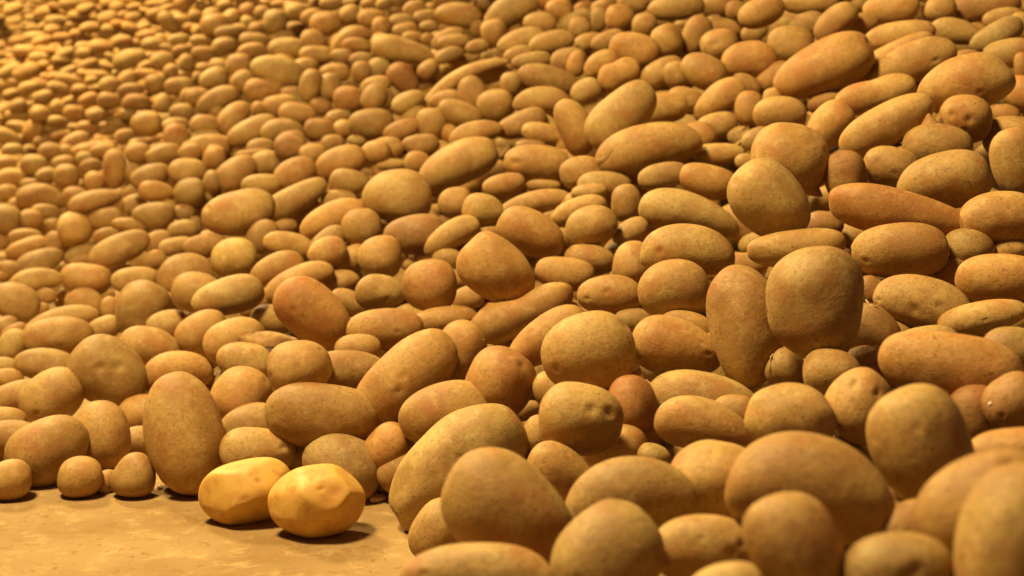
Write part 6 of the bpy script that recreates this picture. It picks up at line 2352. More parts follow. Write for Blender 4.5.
-158 2000 113 776 615 114 -82 79 58
-24 2075 78 487 393 -482 613 119 83
296 2883 441 714 692 32 -107 85 63
551 1868 361 733 665 -84 -119 91 68
812 3018 664 661 718 36 -214 61 58
-284 2101 105 774 628 27 71 96 91
-437 3380 209 696 653 -151 259 91 68
-681 2587 33 772 620 137 31 102 62
868 2466 424 688 688 -10 -231 89 81
210 1591 191 779 622 -22 -74 78 50
712 2688 495 660 554 -425 275 108 59
306 2297 294 746 662 -74 -16 88 65
-232 2126 120 766 611 162 -116 77 50
653 2930 596 683 711 15 -167 99 57
441 2205 301 622 471 -470 414 71 55
-74 2168 132 767 627 99 -94 73 65
-460 1919 22 795 592 135 8 61 46
-476 4086 289 722 659 181 -110 102 92
202 2975 439 707 686 92 -145 68 60
398 3248 570 684 660 -256 174 84 59
606 2863 562 707 691 -152 6 74 66
227 2286 279 743 662 18 -94 80 56
789 2830 620 608 693 174 -346 82 78
500 1875 345 742 628 -226 63 57 40
-163 2134 128 768 633 -31 96 80 49
329 2538 253 642 609 264 -383 123 67
708 2428 377 619 450 -511 392 76 67
-1334 5294 194 707 599 328 -184 154 104
882 2601 384 690 541 -418 237 119 83
-366 2807 124 722 640 -120 235 84 54
69 2175 76 780 626 -15 -6 75 68
146 2741 182 735 633 -178 165 167 92
550 2211 179 729 645 37 -226 109 84
606 1721 134 775 550 -290 114 124 88
150 2657 290 737 669 41 -87 105 95
325 1795 87 789 594 -149 53 121 111
652 2681 361 696 679 52 -227 89 68
-709 5103 548 653 683 -181 274 100 94
232 1520 135 672 457 -398 426 89 62
84 2194 166 767 640 -47 27 86 81
536 2849 425 668 676 143 -278 97 82
198 3205 364 717 666 -162 129 100 79
390 2494 219 744 626 -203 119 82 75
488 2211 183 744 646 2 -167 85 76
595 2147 372 736 644 -208 31 81 58
102 3944 406 638 605 -339 336 91 85
516 3213 529 701 668 -222 115 90 60
513 3374 305 728 655 -182 88 111 61
-873 3974 121 744 651 151 -8 138 81
386 1484 135 788 602 -68 -113 99 80
-163 4397 448 705 691 -97 126 146 108
457 2196 166 765 625 -152 25 175 111
-53 3346 239 737 669 70 -66 92 76
-249 2028 49 787 606 109 -44 70 64
489 3367 267 719 674 53 -162 118 76
343 3976 572 701 694 -143 82 138 103
300 1832 142 781 618 -89 -16 140 98
-104 3857 329 690 643 237 -233 134 101
487 1759 223 767 606 -206 45 118 76
-52 2099 71 782 622 -17 41 94 69
1058 3084 569 675 708 -24 -207 116 92
-466 2885 123 758 646 96 9 77 66
822 4261 684 668 714 70 -198 116 106
901 2915 548 694 702 -68 -143 119 83
-554 2897 77 599 575 -298 471 128 77
617 2448 254 748 647 -147 -17 103 74
-206 2134 99 710 596 -201 318 73 52
-287 4088 253 703 664 -148 209 165 126
547 1869 304 721 660 1 -212 114 81
514 1684 140 775 614 -83 -126 103 66
634 3718 610 573 503 -503 406 84 75
746 3162 588 704 688 -178 15 114 80
-288 3468 167 743 666 2 60 90 66
113 2144 56 778 612 -106 93 109 83
510 1693 179 778 605 -170 -15 143 82
294 3932 368 722 690 1 -54 140 76
-34 3870 355 696 662 -190 206 83 71
482 4162 603 596 642 306 -373 165 110
841 3607 733 668 723 17 -173 91 69
575 2924 455 687 690 76 -215 82 53
400 1570 195 781 607 -146 -11 122 76
-414 4251 356 723 689 40 28 112 82
725 2443 412 727 657 -199 4 131 96
738 2774 502 710 692 -104 -79 159 106
303 2618 266 576 560 361 -473 107 82
-194 3202 219 741 668 -16 62 111 64
788 2464 449 656 686 85 -303 74 43
507 2991 521 708 701 -52 -67 92 63
-876 3825 39 751 650 111 42 103 68
127 2251 168 731 625 155 -226 155 84
335 3230 461 716 696 -29 -45 87 58
669 2648 322 680 540 -406 286 133 74
382 3186 417 717 691 2 -88 111 83
-728 3719 132 742 664 58 79 114 67
583 2817 375 730 670 -138 0 143 104
557 1738 233 737 641 -18 -214 125 67
-545 4176 329 726 678 113 -26 133 108
433 2467 164 738 648 44 -182 154 92
762 2692 443 722 662 -201 13 125 68
-855 3942 81 742 661 62 90 121 74
890 2576 283 734 659 -124 -108 175 130
17 3345 298 704 650 -198 210 104 67
221 2740 361 730 672 -109 59 70 63
-359 2822 172 753 652 86 -4 66 50
582 3059 541 697 705 1 -134 70 63
822 2720 490 716 669 -200 -2 92 56
-118 2120 83 746 606 -151 230 68 60
725 4271 732 687 720 -26 -91 159 89
371 3246 505 696 697 76 -157 84 58
-985 3878 49 726 661 -6 191 91 70
-335 2712 89 750 643 -47 149 85 74
-1197 5665 507 708 697 96 50 155 141
445 3244 518 708 684 -161 67 126 75
303 3027 394 670 605 -327 280 117 78
-4 3305 187 737 658 104 -115 115 96
171 3935 343 667 619 -299 288 130 93
-297 4232 377 719 692 -14 65 101 79
-383 3386 195 678 636 -206 307 117 68
238 2722 337 686 609 -298 264 126 71
-503 3736 244 736 674 64 29 92 67
761 3010 588 666 708 57 -227 136 85
613 1733 229 760 568 -297 108 127 83
28 2760 173 712 617 -224 250 105 82
1179 3418 651 674 714 -49 -182 70 62
1182 3446 731 689 698 -189 -46 117 65
855 2935 606 660 575 -420 239 89 53
224 3987 426 686 650 -246 216 222 125
169 4363 673 663 671 -249 218 91 77
-472 3398 189 737 668 -2 104 103 84
-1469 5637 203 723 638 250 -86 183 138
111 2758 245 741 658 -104 87 56 54
661 3163 564 704 703 -79 -67 86 70
563 2648 308 735 670 -71 -77 112 106
688 2674 416 612 470 -503 390 122 88
112 2166 105 776 628 -49 21 94 76
72 4674 593 705 710 -2 -8 126 107
-358 3465 104 742 637 170 -118 130 94
-296 2606 53 756 634 -55 152 72 48
-281 4427 465 714 695 81 -38 102 91
-1200 5495 455 680 606 352 -218 125 110
282 4001 640 674 699 146 -191 83 78
-1644 5061 90 728 599 312 -122 154 111
265 1884 211 733 632 105 -230 83 68
505 4196 668 698 709 -97 12 144 80
-242 1935 28 742 590 -145 284 70 41
292 3380 521 639 603 -361 312 68 63
-1154 5320 266 636 660 -195 349 112 95
305 2703 305 609 509 -441 419 82 74
-369 4722 565 670 686 -172 225 162 90
-654 3699 88 749 647 138 -26 150 95
-1070 5292 204 687 676 -100 247 163 102
-871 5307 446 671 687 -132 247 140 99
846 3008 608 661 582 -411 234 83 75
82 4359 490 708 698 66 -81 106 93
-1764 5113 100 731 661 144 86 106 91
-445 2316 37 780 616 111 8 74 48
65 3333 370 704 669 156 -179 110 65
299 3249 488 708 680 -162 102 89 67
246 2300 260 741 636 -176 122 66 56
406 1799 171 771 594 -210 91 105 66
586 3082 587 696 710 -24 -108 80 73
596 2427 222 749 619 -223 79 106 65
-117 2474 56 732 588 235 -253 107 65
685 4288 778 684 724 -24 -86 152 102
-728 2998 38 761 610 210 -71 102 62"""

G_LABELS = ['potatoes at the foot of the heap', 'potatoes on the lower slope', 'potatoes halfway up the heap', 'potatoes high on the heap']

def build_potato(row):
    x, y, z, qw, qx, qy, qz, L, W, tp, bd, ws, rg, ey, fl, seed, label, grp = row
    level = 5 if L*W/(y*y) > .0012 else 4
    D = W*(.92 if L/W > 1.2 else 1.0)
    p, f, e = potato_points(level, L, W, D, seed, tp, bd, ws, rg, 2, (2 if ey else 0))
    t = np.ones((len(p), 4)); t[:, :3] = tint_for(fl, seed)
    me = mesh_from('potato', p, f, t, e, SKIN)
    o = bpy.data.objects.new('potato', me); col.objects.link(o)
    o.location = (x, y, z); o.rotation_mode = 'QUATERNION'; o.rotation_quaternion = (qw, qx, qy, qz)
    o['label'] = label; o['category'] = 'potato'; o['group'] = G_LABELS[grp]
    return o
built = [build_potato(r) for r in POTATOES]

def build_heap():
    P, F, T, E = [], [], [], []; base = 0
    for i, ln in enumerate(HEAP.strip().split('\n')):
        t = ln.split(); n = [int(q) for q in t[:9]]; fl = t[9] if len(t) > 9 else ''
        loc = np.array(n[:3])/1000; q = Quaternion([c/1000 for c in n[3:7]]); q.normalize()
        L, W = n[7]/1000, n[8]/1000
        size = L/loc[1]
        level = 4 if size > .030 else 3
        rng = np.random.default_rng(i)
        p, f, e = potato_points(level, L, W, W*.95, 5000+i, rng.uniform(-.15, .2), rng.uniform(-.05, .1), 0, 0, 2)
        p = p @ np.array(q.to_matrix()).T + loc
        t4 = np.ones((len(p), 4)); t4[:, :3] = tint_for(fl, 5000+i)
        P.append(p); F.append(f+base); T.append(t4); E.append(e); base += len(p)
    me = mesh_from('potato_heap', np.concatenate(P), np.concatenate(F), np.concatenate(T), np.concatenate(E), SKIN)
    o = bpy.data.objects.new('potato_heap', me); col.objects.link(o)
    o['kind'] = 'stuff'; o['category'] = 'potatoes'; o['group'] = 'rest of the potato heap'
    o['label'] = 'countless small distant potatoes making up the rest of the heap'
    return o
build_heap()

# ------------------------------------------------------------------ peeled potatoes
def build_peeled(loc, q, L, W, seed, label, cuts, dark):
    rng = np.random.default_rng(seed)
    v, f = ico(6)
    p = v.copy()
    expo = 2.3; rho = np.hypot(v[:, 1], v[:, 2]); p *= ((np.abs(v[:, 0])**expo + rho**expo)**(-1/expo))[:, None]
    p *= (1 + .02*lumps(v, rng, 6, 1.5, 3))[:, None]
    for n, d in cuts:                                        # knife facets
        n = np.array(n, float); n /= np.linalg.norm(n)
        h = p @ n - d; h = .045*np.logaddexp(0, h/.045); p -= h[:, None]*n*.95
    eye = np.zeros(len(v))
    for q0, wd in dark:
        q0 = np.array(q0, float); q0 /= np.linalg.norm(q0)
        e2 = ((v-q0)**2).sum(1); eye = np.maximum(eye, .8*np.exp(-e2/(2*wd*wd))); p *= (1-.035*np.exp(-e2/(2*wd*wd)))[:, None]
    for ax, size in ((0, L), (1, W), (2, W)):
        lo, hi = p[:, ax].min(), p[:, ax].max(); p[:, ax] = (p[:, ax]-(lo+hi)/2)*size/(hi-lo)
    me = mesh_from('peeled_potato', p, f, np.ones((len(p), 4)), eye, FLESH)
    o = bpy.data.objects.new('peeled_potato', me); col.objects.link(o)
    o.location = loc; o.rotation_mode = 'QUATERNION'; o.rotation_quaternion = q
    o['label'] = label; o['category'] = 'potato'; o['group'] = 'peeled yellow potatoes on the floor'
    return o
build_peeled((-0.3391, 1.7595, 0.0399),(0.7849, 0.6005, -0.001, 0.1527),0.1213,0.0817,522,'peeled yellow potato on the floor, left of the two, half hidden by the other',[((-1,.1,.75),.78),((-1,-.5,.4),.86),((.1,1,.4),.84),((-.3,.3,1),.86),((.6,.5,.7),.84),((0,-.9,.6),.84),((.9,-.1,.5),.86)],[((.3,.25,.9),.07),((-.1,-.2,.95),.10)])
build_peeled((-0.2418, 1.7065, 0.0435),(0.7946, 0.597, 0.002, 0.1099),0.1203,0.0905,523,'peeled yellow potato on the floor with brown marks, right of the two',[((-1,.0,.7),.76),((-.7,.7,.5),.82),((-.35,-.4,1),.86),((.1,.9,.6),.83),((.3,.35,1),.84),((.9,.5,.3),.80),((.9,-.4,.5),.82),((.2,-.9,.7),.86),((-.8,-.7,.4),.84)],[((-.62,.38,.7),.13),((.14,.35,.9),.06),((.2,-.05,.95),.16),((.4,.2,.85),.14)])

# ------------------------------------------------------------------ floor, walls of the store
def grid_mesh(name, nx, ny, fn, mat):
    vs = [fn(i/nx, j/ny) for j in range(ny+1) for i in range(nx+1)]
    fs = [(j*(nx+1)+i, j*(nx+1)+i+1, (j+1)*(nx+1)+i+1, (j+1)*(nx+1)+i) for j in range(ny) for i in range(nx)]
    me = bpy.data.meshes.new(name); me.from_pydata(vs, [], fs); me.materials.append(mat)
    for p in me.polygons: p.use_smooth = True
    o = bpy.data.objects.new(name, me); col.objects.link(o); return o
fl = grid_mesh('floor', 60, 60, lambda u, v: (-8+16*u, -3+19*v, 0), CONCRETE)
fl['kind'] = 'structure'

# ------------------------------------------------------------------ dark sheet added under the heap to block stray light and darken gaps
BACKING_DEPTH = [12.135,12.135,11.714,11.714,10.539,10.539,10.099,9.344,9.344,8.95,8.95,8.343,7.877,7.808,7.432,6.699,6.63,6.63,6.187,6.142,6.029,6.007,5.771,5.6,5.508,5.357,5.357,5.342,5.322,4.819,4.548,4.408,4.408,4.381,4.36,4.274,4.134,4.134,4.134,3.753,3.668,3.628,3.621,3.176,12.135,12.135,12.1,11.714,10.584,10.539,10.099,9.854,9.365,9.139,8.979,8.349,8.331,7.89,7.432,6.677,6.648,6.636,6.187,6.142,6.029,6.007,5.771,5.6,5.508,5.357,5.357,5.343,5.322,4.819,4.787,4.408,4.408,4.385,4.361,4.274,4.134,4.134,4.134,3.76,3.668,3.628,3.621,3.176,11.5,11.5,11.585,11.585,9.469,9.16,9.854,9.854,9.139,9.139,8.961,8.348,8.054,7.918,7.427,6.677,6.636,6.636,6.168,6.11,6.019,5.838,5.77,5.52,5.487,5.343,5.343,5.343,5.322,4.801,4.787,4.401,4.385,4.385,4.361,4.12,4.134,4.134,4.134,3.76,3.649,3.628,3.621,3.191,9.952,10.386,10.423,9.549,9.469,9.16,9.16,9.16,9.116,9.101,7.907,7.918,7.918,7.918,6.798,6.778,6.765,6.602,6.049,6.047,5.663,5.739,5.739,5.462,5.311,5.293,4.948,4.588,4.588,4.578,4.578,4.257,4.246,4.218,3.823,3.601,3.744,3.744,3.744,3.616,3.466,3.448,3.389,3.191,8.544,8.905,8.905,8.899,8.48,8.478,8.248,8.248,8.2,7.865,7.865,7.846,6.793,6.798,6.798,6.78,6.765,6.026,5.664,5.331,5.331,5.331,5.331,4.767,4.347,4.369,4.37,4.37,4.37,4.247,4.249,4.249,4.235,4.2,3.569,3.577,3.577,3.577,3.563,3.448,3.448,3.448,3.389,3.088,8.978,8.978,8.905,8.899,8.475,8.475,7.717,7.425,7.425,7.03,7.033,7.033,6.793,6.793,6.793,6.777,6.738,6.026,5.745,5.331,5.331,5.331,5.31,4.657,4.338,4.322,4.164,4.164,4.164,4.164,4.235,4.235,4.235,3.698,3.494,3.004,3.563,3.563,3.563,3.416,3.416,3.416,3.389,3.088,8.992,8.992,8.871,8.871,7.356,7.337,7.258,7.258,7.242,7.021,6.968,6.253,5.663,5.344,5.331,5.781,5.781,5.781,5.745,5.293,5.293,5.293,4.696,4.657,4.338,4.008,4.15,4.15,4.15,4.15,4.104,3.154,3.154,3.154,3.152,3.004,2.915,3.082,3.084,3.113,3.113,3.113,3.086,3.085,8.97,8.97,7.072,6.994,6.993,6.945,6.55,6.322,6.617,6.617,6.617,6.253,5.491,5.364,5.351,5.745,5.745,5.745,5.745,4.426,4.405,4.405,4.38,4.358,4.008,4.008,4.008,3.249,3.409,3.409,3.409,3.375,2.969,2.91,2.791,2.791,2.791,2.881,3.084,3.113,3.113,3.113,2.639,2.619,7.073,7.08,7.08,7.028,6.972,6.682,6.286,6.322,6.322,6.307,5.677,5.492,5.364,5.364,5.351,4.398,4.264,4.264,4.264,4.242,3.886,3.886,3.954,4.008,4.008,4.008,4.008,3.38,3.409,3.409,3.409,3.375,2.927,2.852,2.722,2.705,2.704,2.704,3.084,3.084,3.084,3.084,2.639,2.619,7.073,7.08,7.08,7.028,6.682,6.682,5.562,6.276,6.276,5.677,5.677,5.323,5.323,5.323,4.203,4.239,4.239,4.239,4.139,4.133,3.886,3.886,3.861,3.957,3.957,3.957,3.376,3.38,3.409,3.409,3.409,3.375,3.362,2.85,2.705,2.705,2.697,2.635,2.635,2.64,2.64,2.64,2.639,2.61,5.083,5.32,5.383,5.383,5.381,5.157,5.225,5.225,5.225,5.187,4.57,4.501,4.166,4.166,4.097,4.115,4.138,4.138,4.138,4.133,3.498,3.384,3.384,3.358,2.944,2.751,2.751,2.751,3.4,3.4,3.4,3.362,3.362,2.694,2.68,2.68,2.635,2.635,2.635,2.64,2.64,2.64,2.621,2.61,5.021,5.021,4.754,4.96,4.96,4.678,4.678,4.911,4.911,3.98,4.024,4.024,4.024,3.779,3.779,3.745,3.527,3.541,3.541,3.541,3.527,3.358,3.358,3.358,2.944,2.799,2.799,2.664,3.362,3.362,3.362,3.362,3.362,2.694,2.493,2.493,2.635,2.635,2.635,2.635,2.635,2.621,2.621,2.29,4.277,4.224,4.181,4.181,4.174,4.174,4.174,4.159,3.935,3.935,3.935,3.884,3.762,3.762,3.762,3.527,3.527,3.541,3.541,3.541,3.527,2.83,2.83,2.83,2.83,2.799,2.799,2.664,2.543,2.543,2.543,2.531,2.531,2.493,2.493,2.493,1.915,1.915,1.811,2.298,2.298,2.298,2.29,2.29,3.928,3.802,3.682,3.566,3.456,3.485,3.566,3.566,3.295,3.261,3.063,3.063,3.053,2.964,2.964,2.941,2.859,3.515,3.515,3.515,3.515,2.83,2.83,2.83,2.83,2.342,2.342,2.342,2.531,2.531,2.531,2.531,2.531,2.272,2.272,2.272,1.915,1.915,1.811,1.811,1.811,1.83,1.83,1.83,3.606,3.492,3.382,3.278,3.178,3.082,2.99,2.928,3.05,3.063,3.063,3.063,2.771,2.785,2.785,2.785,2.778,2.778,2.544,2.782,2.83,2.83,2.83,2.83,2.83,2.314,2.314,2.123,2.123,2.268,2.268,2.269,2.272,2.272,2.272,2.272,1.816,1.816,1.792,1.811,1.811,1.83,1.83,1.83,3.308,3.205,3.106,3.011,2.921,2.834,2.751,2.671,2.658,2.658,2.658,2.582,2.582,2.384,2.298,2.298,2.196,2.196,2.544,2.544,2.544,2.544,2.535,2.246,2.246,2.235,2.224,2.117,2.117,2.268,2.268,2.268,2.268,2.268,2.268,1.816,1.816,1.816,1.796,1.796,1.806,1.806,1.806,1.806,3.034,2.94,2.851,2.765,2.683,2.604,2.529,2.473,2.49,2.49,2.49,2.473,2.473,2.473,2.473,2.473,2.473,2.473,2.473,2.473,2.473,2.473,2.473,2.246,2.246,2.235,2.224,2.054,2.054,1.907,1.907,1.907,1.883,1.859,1.859,1.773,1.796,1.796,1.796,1.796,1.806,1.806,1.806,1.806,2.78,2.696,2.615,2.537,2.463,2.392,2.324,2.272,2.272,2.272,2.272,2.272,2.272,2.272,2.272,2.272,2.272,2.272,2.272,2.272,2.272,2.272,2.272,2.224,2.224,2.224,2.224,1.907,1.907,1.907,1.907,1.907,1.883,1.633,1.751,1.773,1.796,1.796,1.796,1.796,1.806,1.806,1.806,1.806,2.547,2.471,2.397,2.327,2.26,2.196,2.134,2.102,2.102,2.102,2.102,2.102,2.102,2.102,2.102,2.102,2.102,2.102,2.102,2.102,2.102,2.102,2.102,1.859,1.859,1.859,1.591,1.591,1.883,1.883,1.883,1.883,1.883,1.558,1.558,1.773,1.773,1.773,1.791,1.791,1.791,1.791,1.791,1.773,2.332,2.263,2.197,2.134,2.073,2.015,1.959,1.957,1.957,1.957,1.957,1.957,1.957,1.957,1.957,1.957,1.957,1.957,1.957,1.957,1.957,1.957,1.957,1.859,1.859,1.859,1.589,1.589,1.589,1.589,1.589,1.395,1.558,1.558,1.558,1.558,1.558,1.091,1.091,1.091,1.156,1.156,1.156,1.156,2.134,2.072,2.013,1.955,1.901,1.848,1.832,1.832,1.832,1.832,1.832,1.832,1.832,1.832,1.832,1.832,1.832,1.832,1.832,1.832,1.832,1.832,1.832,1.53,1.53,1.53,1.589,1.589,1.589,1.589,1.589,1.395,1.395,1.395,1.395,1.108,1.108,1.107,1.107,1.113,1.113,1.113,1.113,1.113,1.953,1.896,1.843,1.791,1.742,1.723,1.723,1.723,1.723,1.723,1.723,1.723,1.723,1.723,1.723,1.723,1.723,1.723,1.723,1.723,1.723,1.723,1.723,1.53,1.53,1.53,1.53,1.53,1.395,1.395,1.395,1.395,1.395,1.395,1.395,1.115,1.115,1.107,1.107,1.113,1.113,1.113,1.113,1.113,1.785,1.735,1.686,1.64,1.627,1.627,1.627,1.627,1.627,1.627,1.627,1.627,1.627,1.627,1.627,1.627,1.627,1.627,1.627,1.627,1.627,1.627,1.627,1.083,1.211,1.211,1.228,1.228,1.395,1.395,1.395,1.395,1.395,1.395,1.395,1.115,1.115,1.107,1.107,1.113,1.113,1.113,1.113,1.113,1.632,1.586,1.543,1.542,1.542,1.542,1.542,1.542,1.542,1.542,1.542,1.542,1.542,1.542,1.542,1.542,1.542,1.542,1.542,1.542,1.542,1.542,1.542,1.083,1.211,1.211,1.228,1.228,1.228,1.228,1.228,1.115,1.115,1.115,1.115,1.115,1.115,1.107,1.107,1.113,1.113,1.113,1.113,1.113,1.491,1.466,1.466,1.466,1.466,1.466,1.466,1.466,1.466,1.466,1.466,1.466,1.466,1.466,1.466,1.466,1.466,1.466,1.466,1.466,1.466,1.466,1.466,1.083,1.211,1.211,1.228,1.228,1.228,1.228,1.228,1.115,1.115,1.115,1.115,1.115,1.115,1.107,1.107,1.113,1.113,1.113,1.113,1.113,1.397,1.397,1.397,1.397,1.397,1.397,1.397,1.397,1.397,1.397,1.397,1.397,1.397,1.397,1.397,1.397,1.397,1.397,1.397,1.397,1.397,1.397,1.397,1.083,1.083,1.083,1.083,1.083,1.054,1.091,1.115,1.115,1.115,1.115,1.115,1.115,1.115,1.091,1.091,1.091,1.091,1.091,1.083,1.083]
def backing_point(u, v):
    x = -115+1250*u; y = -90+800*v; z = BACKING_DEPTH[round(v*25)*44+round(u*43)]
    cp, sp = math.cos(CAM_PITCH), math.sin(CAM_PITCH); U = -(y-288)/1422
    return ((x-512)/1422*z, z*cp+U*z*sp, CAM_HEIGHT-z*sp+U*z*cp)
backing = grid_mesh('gap_backing', 43, 25, backing_point, plain_material('painted_gap_shade', (.075, .038, .024), (.045, .022, .014), 40, .95))
backing['kind'] = 'stuff'; backing['category'] = 'gap backing'; backing['label'] = 'dark backing sheet added under the potatoes to shade the gaps'

def box_mesh(name, lo, hi, mat):
    bm = bmesh.new(); bmesh.ops.create_cube(bm, size=1)
    for v in bm.verts: v.co = Vector([lo[i]+(v.co[i]+.5)*(hi[i]-lo[i]) for i in range(3)])
    me = bpy.data.meshes.new(name); bm.to_mesh(me); bm.free(); me.materials.append(mat)
    o = bpy.data.objects.new(name, me); col.objects.link(o); return o
wall = box_mesh('wall_back', (-8, 15.6, 0), (8, 15.8, 5), PLASTER); wall['kind'] = 'structure'

def solid(name, pts_faces, mat, loc=(0, 0, 0), rot=None, parent=None):
    vs, fs = pts_faces
    me = bpy.data.meshes.new(name); me.from_pydata([tuple(v) for v in vs], [], fs); me.materials.append(mat)
    for p in me.polygons: p.use_smooth = True
    me.update(); o = bpy.data.objects.new(name, me); col.objects.link(o); o.location = loc
    if rot is not None: o.rotation_mode = 'QUATERNION'; o.rotation_quaternion = rot
    if parent: o.parent = parent
    return o
def pebble(L, W, T, seed, level=3):
    rng = np.random.default_rng(seed); v, f = ico(level)
    p = v*(1+.16*lumps(v, rng, 6, 2, 4))[:, None]*np.array([L/2, W/2, T/2]); return p, f.tolist()
def leaf_shape(L, W, curl, seed, thick=.0016, n=18, m=8):
    """a dry leaf: a pointed blade with a rolled edge, two skins apart by its thickness"""
    rng = np.random.default_rng(seed); top = []; ph = rng.uniform(0, 6, 3)
    for i in range(n+1):
        t = i/n; w = W/2*(math.sin(math.pi*min(1, .06+.94*t))**.7)*(1-.25*t)+.0008
        for j in range(m+1):
            s = 2*j/m-1
            top.append(((t-.5)*L, s*w, curl*(s*s)*w + .06*L*math.sin(3*t+ph[0]) + .02*L*math.sin(9*t+ph[1]+3*s)))
    k = len(top); vs = top+[(x, y, z-thick) for x, y, z in top]; fs = []
    q = lambda i, j: i*(m+1)+j
    for i in range(n):
        for j in range(m):
            a, b, c, d = q(i, j), q(i, j+1), q(i+1, j+1), q(i+1, j); fs.append((a, d, c, b)); fs.append((k+a, k+b, k+c, k+d))
    rim = [q(0, j) for j in range(m+1)]+[q(i, m) for i in range(1, n+1)]+[q(n, j) for j in range(m-1, -1, -1)]+[q(i, 0) for i in range(n-1, 0, -1)]
    for a, b in zip(rim, rim[1:]+rim[:1]): fs.append((a, b, k+b, k+a))
    return vs, fs

LEAVES = [
((-0.3952, 2.2669, 0.1449), (0.894, 0.4466, 0.0286, -0.02), 0.1004, 0.0324, -0.45, 'curled dry leaf scrap with a dark torn edge lying between pale potatoes, left of centre'),
((0.4469, 2.7889, 0.4519), (0.7151, 0.5444, -0.3067, 0.3132), 0.0507, 0.0156, 0.3, 'narrow strip of dry peeling leaf standing on a pale potato, upper right of centre'),
((1.0387, 3.0144, 0.5101), (0.8879, 0.4481, -0.0855, 0.0601), 0.0715, 0.0315, -0.4, 'pointed brown leaf scrap near the right edge, beside the cork-shaped potato'),
((-0.0239, 3.7886, 0.3708), (0.815, 0.4953, -0.2317, 0.1917), 0.0425, 0.0212, 0.4, 'tiny crumpled leaf scrap left of the broad two-pitted potato'),
]
GRIT = [
((-0.5846, 1.9824, 0.003), 0.0101, 0.0086, 0.0072, 0.3, 'pebble', 'tiny pale crumb on the floor under the orange-blushed egg-shaped potato, further back'),
((-0.566, 1.9313, 0.0035), 0.0126, 0.0098, 0.0084, 1, 'pebble', 'small pale crumb on the floor between the two smallest floor potatoes'),
((-0.4871, 1.9067, 0.0029), 0.0083, 0.0069, 0.0069, 0, 'pebble', 'tiny crumb on the floor right of the small cone-shaped potato'),
((-0.4622, 1.9067, 0.0029), 0.0138, 0.0069, 0.0069, 0.2, 'pebble', 'flat pale crumb on the floor at the foot of the big upright potato'),
((-0.18, 1.8923, 0.0029), 0.0082, 0.0069, 0.0069, 0.5, 'pebble', 'small whitish crumb between the dusty round potato and the very big rough one'),
((-0.1811, 1.8455, 0.0045), 0.0255, 0.0161, 0.0107, 0.4, 'dirt_clod', 'flat brown clod on the floor right of the peeled potatoes'),
((0.1892, 2.0136, 0.137), 0.013, 0.0087, 0.0087, 0.2, 'pebble', 'shiny pale pebble on top of the dark brown round potato in mid-photo'),
((0.4039, 1.1747, 0.2891), 0.0042, 0.0034, 0.0034, 0.2, 'pebble', 'pinkish pebble in the dark gap under the long pinkish-ended potato'),
((0.2034, 2.0536, 0.2212), 0.0059, 0.0059, 0.0059, 0.2, 'pebble', 'tiny pale pebble in the gap below the fat oval potato'),
]
STALKS = [
([(0.2884, 1.5328, 0.266), (0.2806, 1.5135, 0.2631), (0.2777, 1.508, 0.2542), (0.2788, 1.5065, 0.2435)], 'thin pale stalk curving around the small round potato under the tallest pair'),
([(0.4276, 1.6976, 0.297), (0.3907, 1.5328, 0.317), (0.3966, 1.53, 0.3153), (0.4059, 1.5495, 0.3155)], 'short pale root stalk left of the potato with a creased eye'),
([(-0.0398, 1.9876, 0.1946), (-0.0435, 2.4312, 0.1025), (-0.0319, 1.8584, 0.2022)], 'thin pale stalk above the round reddish-brown potato'),
([(0.1551, 2.6315, 0.412), (0.1655, 2.6214, 0.4181), (0.1761, 2.617, 0.4275), (0.1834, 2.6171, 0.4366)], 'fine root hair crossing at the left end of the long bent potato'),
]
KNOBS = [
(176, (0.4337, 2.0549, 0.4041), (0.819, -0.083, -0.568), 0.0378, 0.0247, 'small pointed knob growing from the potato'),
(166, (0.6122, 2.0951, 0.4933), (-0.122, 0.144, 0.982), 0.038, 0.0322, 'pointed tip of the potato'),
]

for i, (loc, q, L, W, curl, label) in enumerate(LEAVES):
    o = solid('dry_leaf', leaf_shape(L, W, curl, 31+i), LEAF, loc, q)
    o['label'] = label; o['category'] = 'leaf'; o['group'] = 'dry leaf scraps caught in the heap'
for i, (loc, L, W, T, yaw, kind, label) in enumerate(GRIT):
    o = solid(kind, pebble(L, W, T, 60+i), CHIP if kind == 'pebble' else STEM, loc, (math.cos(yaw/2), 0, 0, math.sin(yaw/2)))
    o['label'] = label; o['category'] = kind.replace('_', ' '); o['group'] = 'crumbs and grit'
def stalk(pts, r0, r1, label):
    vs, fs = [], []; n = len(pts); m = 8
    P = [Vector(p) for p in pts]
    for i in range(n):
        t = (P[min(i+1, n-1)]-P[max(i-1, 0)]).normalized(); a = t.orthogonal().normalized(); b = t.cross(a)
        r = r0+(r1-r0)*i/(n-1)
        for j in range(m):
            c = 2*math.pi*j/m; vs.append(tuple(P[i]+(a*math.cos(c)+b*math.sin(c))*r))
    for i in range(n-1):
        for j in range(m): fs.append((i*m+j, i*m+(j+1) % m, (i+1)*m+(j+1) % m, (i+1)*m+j))
    fs.append(tuple(range(m-1, -1, -1))); fs.append(tuple((n-1)*m+j for j in range(m)))
    o = solid('root_stalk', (vs, fs), STEM); o['label'] = label; o['category'] = 'stalk'; o['group'] = 'thin root stalks in the heap'
for pts, label in STALKS: stalk(pts, .0012, .0005, label)
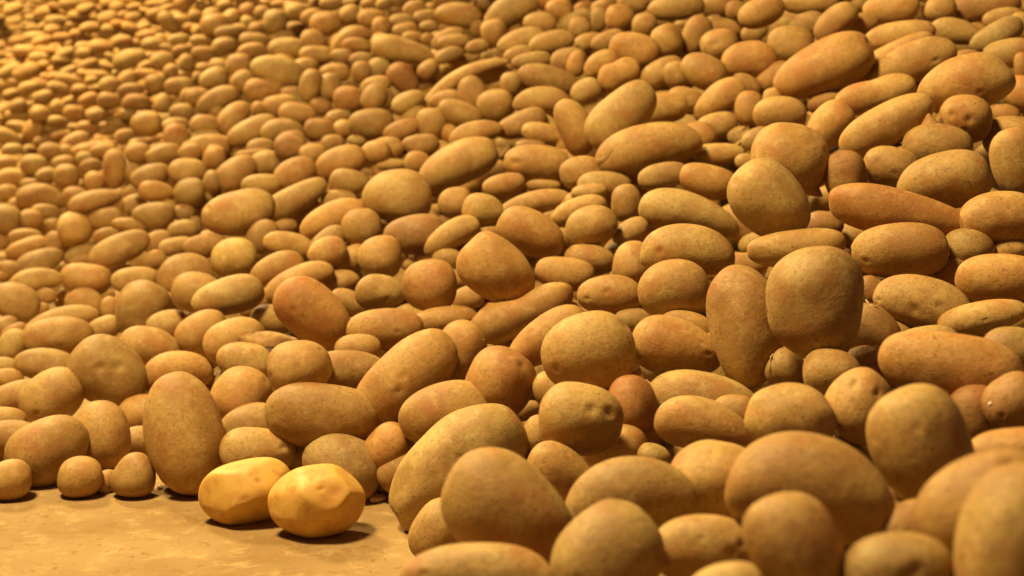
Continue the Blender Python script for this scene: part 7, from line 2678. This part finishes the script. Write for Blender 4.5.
# little knobs that grow out of two of the potatoes
by_seed = {r[15]: o for r, o in zip(POTATOES, built)}
for seed, tip, direction, L, W, label in KNOBS:
    par = by_seed[seed]; rng = np.random.default_rng(seed); v, f = ico(4)
    p = v.copy(); p[:, 1:] *= (1-.55*np.clip(p[:, 0]+.2, 0, 1.2))[:, None]*W/2; p[:, 0] *= L/2
    me = mesh_from('nub', p, f, np.tile([1., .97, .94, 1], (len(p), 1)), np.zeros(len(p)), SKIN)
    o = bpy.data.objects.new('nub', me); col.objects.link(o); o.parent = par
    qi = par.rotation_quaternion.inverted(); o.location = qi @ (Vector(tip)-par.location)
    o.rotation_mode = 'QUATERNION'; o.rotation_quaternion = qi @ Vector(direction).to_track_quat('X', 'Z'); o['label'] = label


# ------------------------------------------------------------------ light
def area(name, loc, target, size, power, colour):
    l = bpy.data.lights.new(name, 'AREA'); l.shape = 'DISK'; l.size = size; l.energy = power; l.color = colour
    o = bpy.data.objects.new(name, l); col.objects.link(o); o.location = loc
    o.rotation_euler = (Vector(target)-Vector(loc)).to_track_quat('-Z', 'Y').to_euler(); return o
area('store_lamp', (-1.0, 1.35, 2.8), (.3, 2.2, 0), .6, 180, (1, .742, .355))
area('far_store_lamp', (-2.9, 5.6, 4.0), (-2.0, 5.6, 0), 1.0, 560, (1, .76, .355))
w = bpy.data.worlds.new('dim_store'); scene.world = w; w.use_nodes = True
w.node_tree.nodes['Background'].inputs[0].default_value = (1, .60, .48, 1)
w.node_tree.nodes['Background'].inputs[1].default_value = .075

# ------------------------------------------------------------------ camera
cam = bpy.data.cameras.new('camera'); co = bpy.data.objects.new('camera', cam); col.objects.link(co)
cam.sensor_width = 36; cam.lens = 36*1422/1024
co.location = (0, 0, CAM_HEIGHT); co.rotation_euler = (math.pi/2-CAM_PITCH, 0, 0)
cam.clip_start = .05; cam.clip_end = 100
cam.dof.use_dof = True; cam.dof.focus_distance = 1.7; cam.dof.aperture_fstop = 6.3
scene.camera = co
vs = scene.view_settings
vs.view_transform = 'Standard'; vs.look = 'None'; vs.gamma = 1; vs.use_curve_mapping = False; vs.exposure = 0
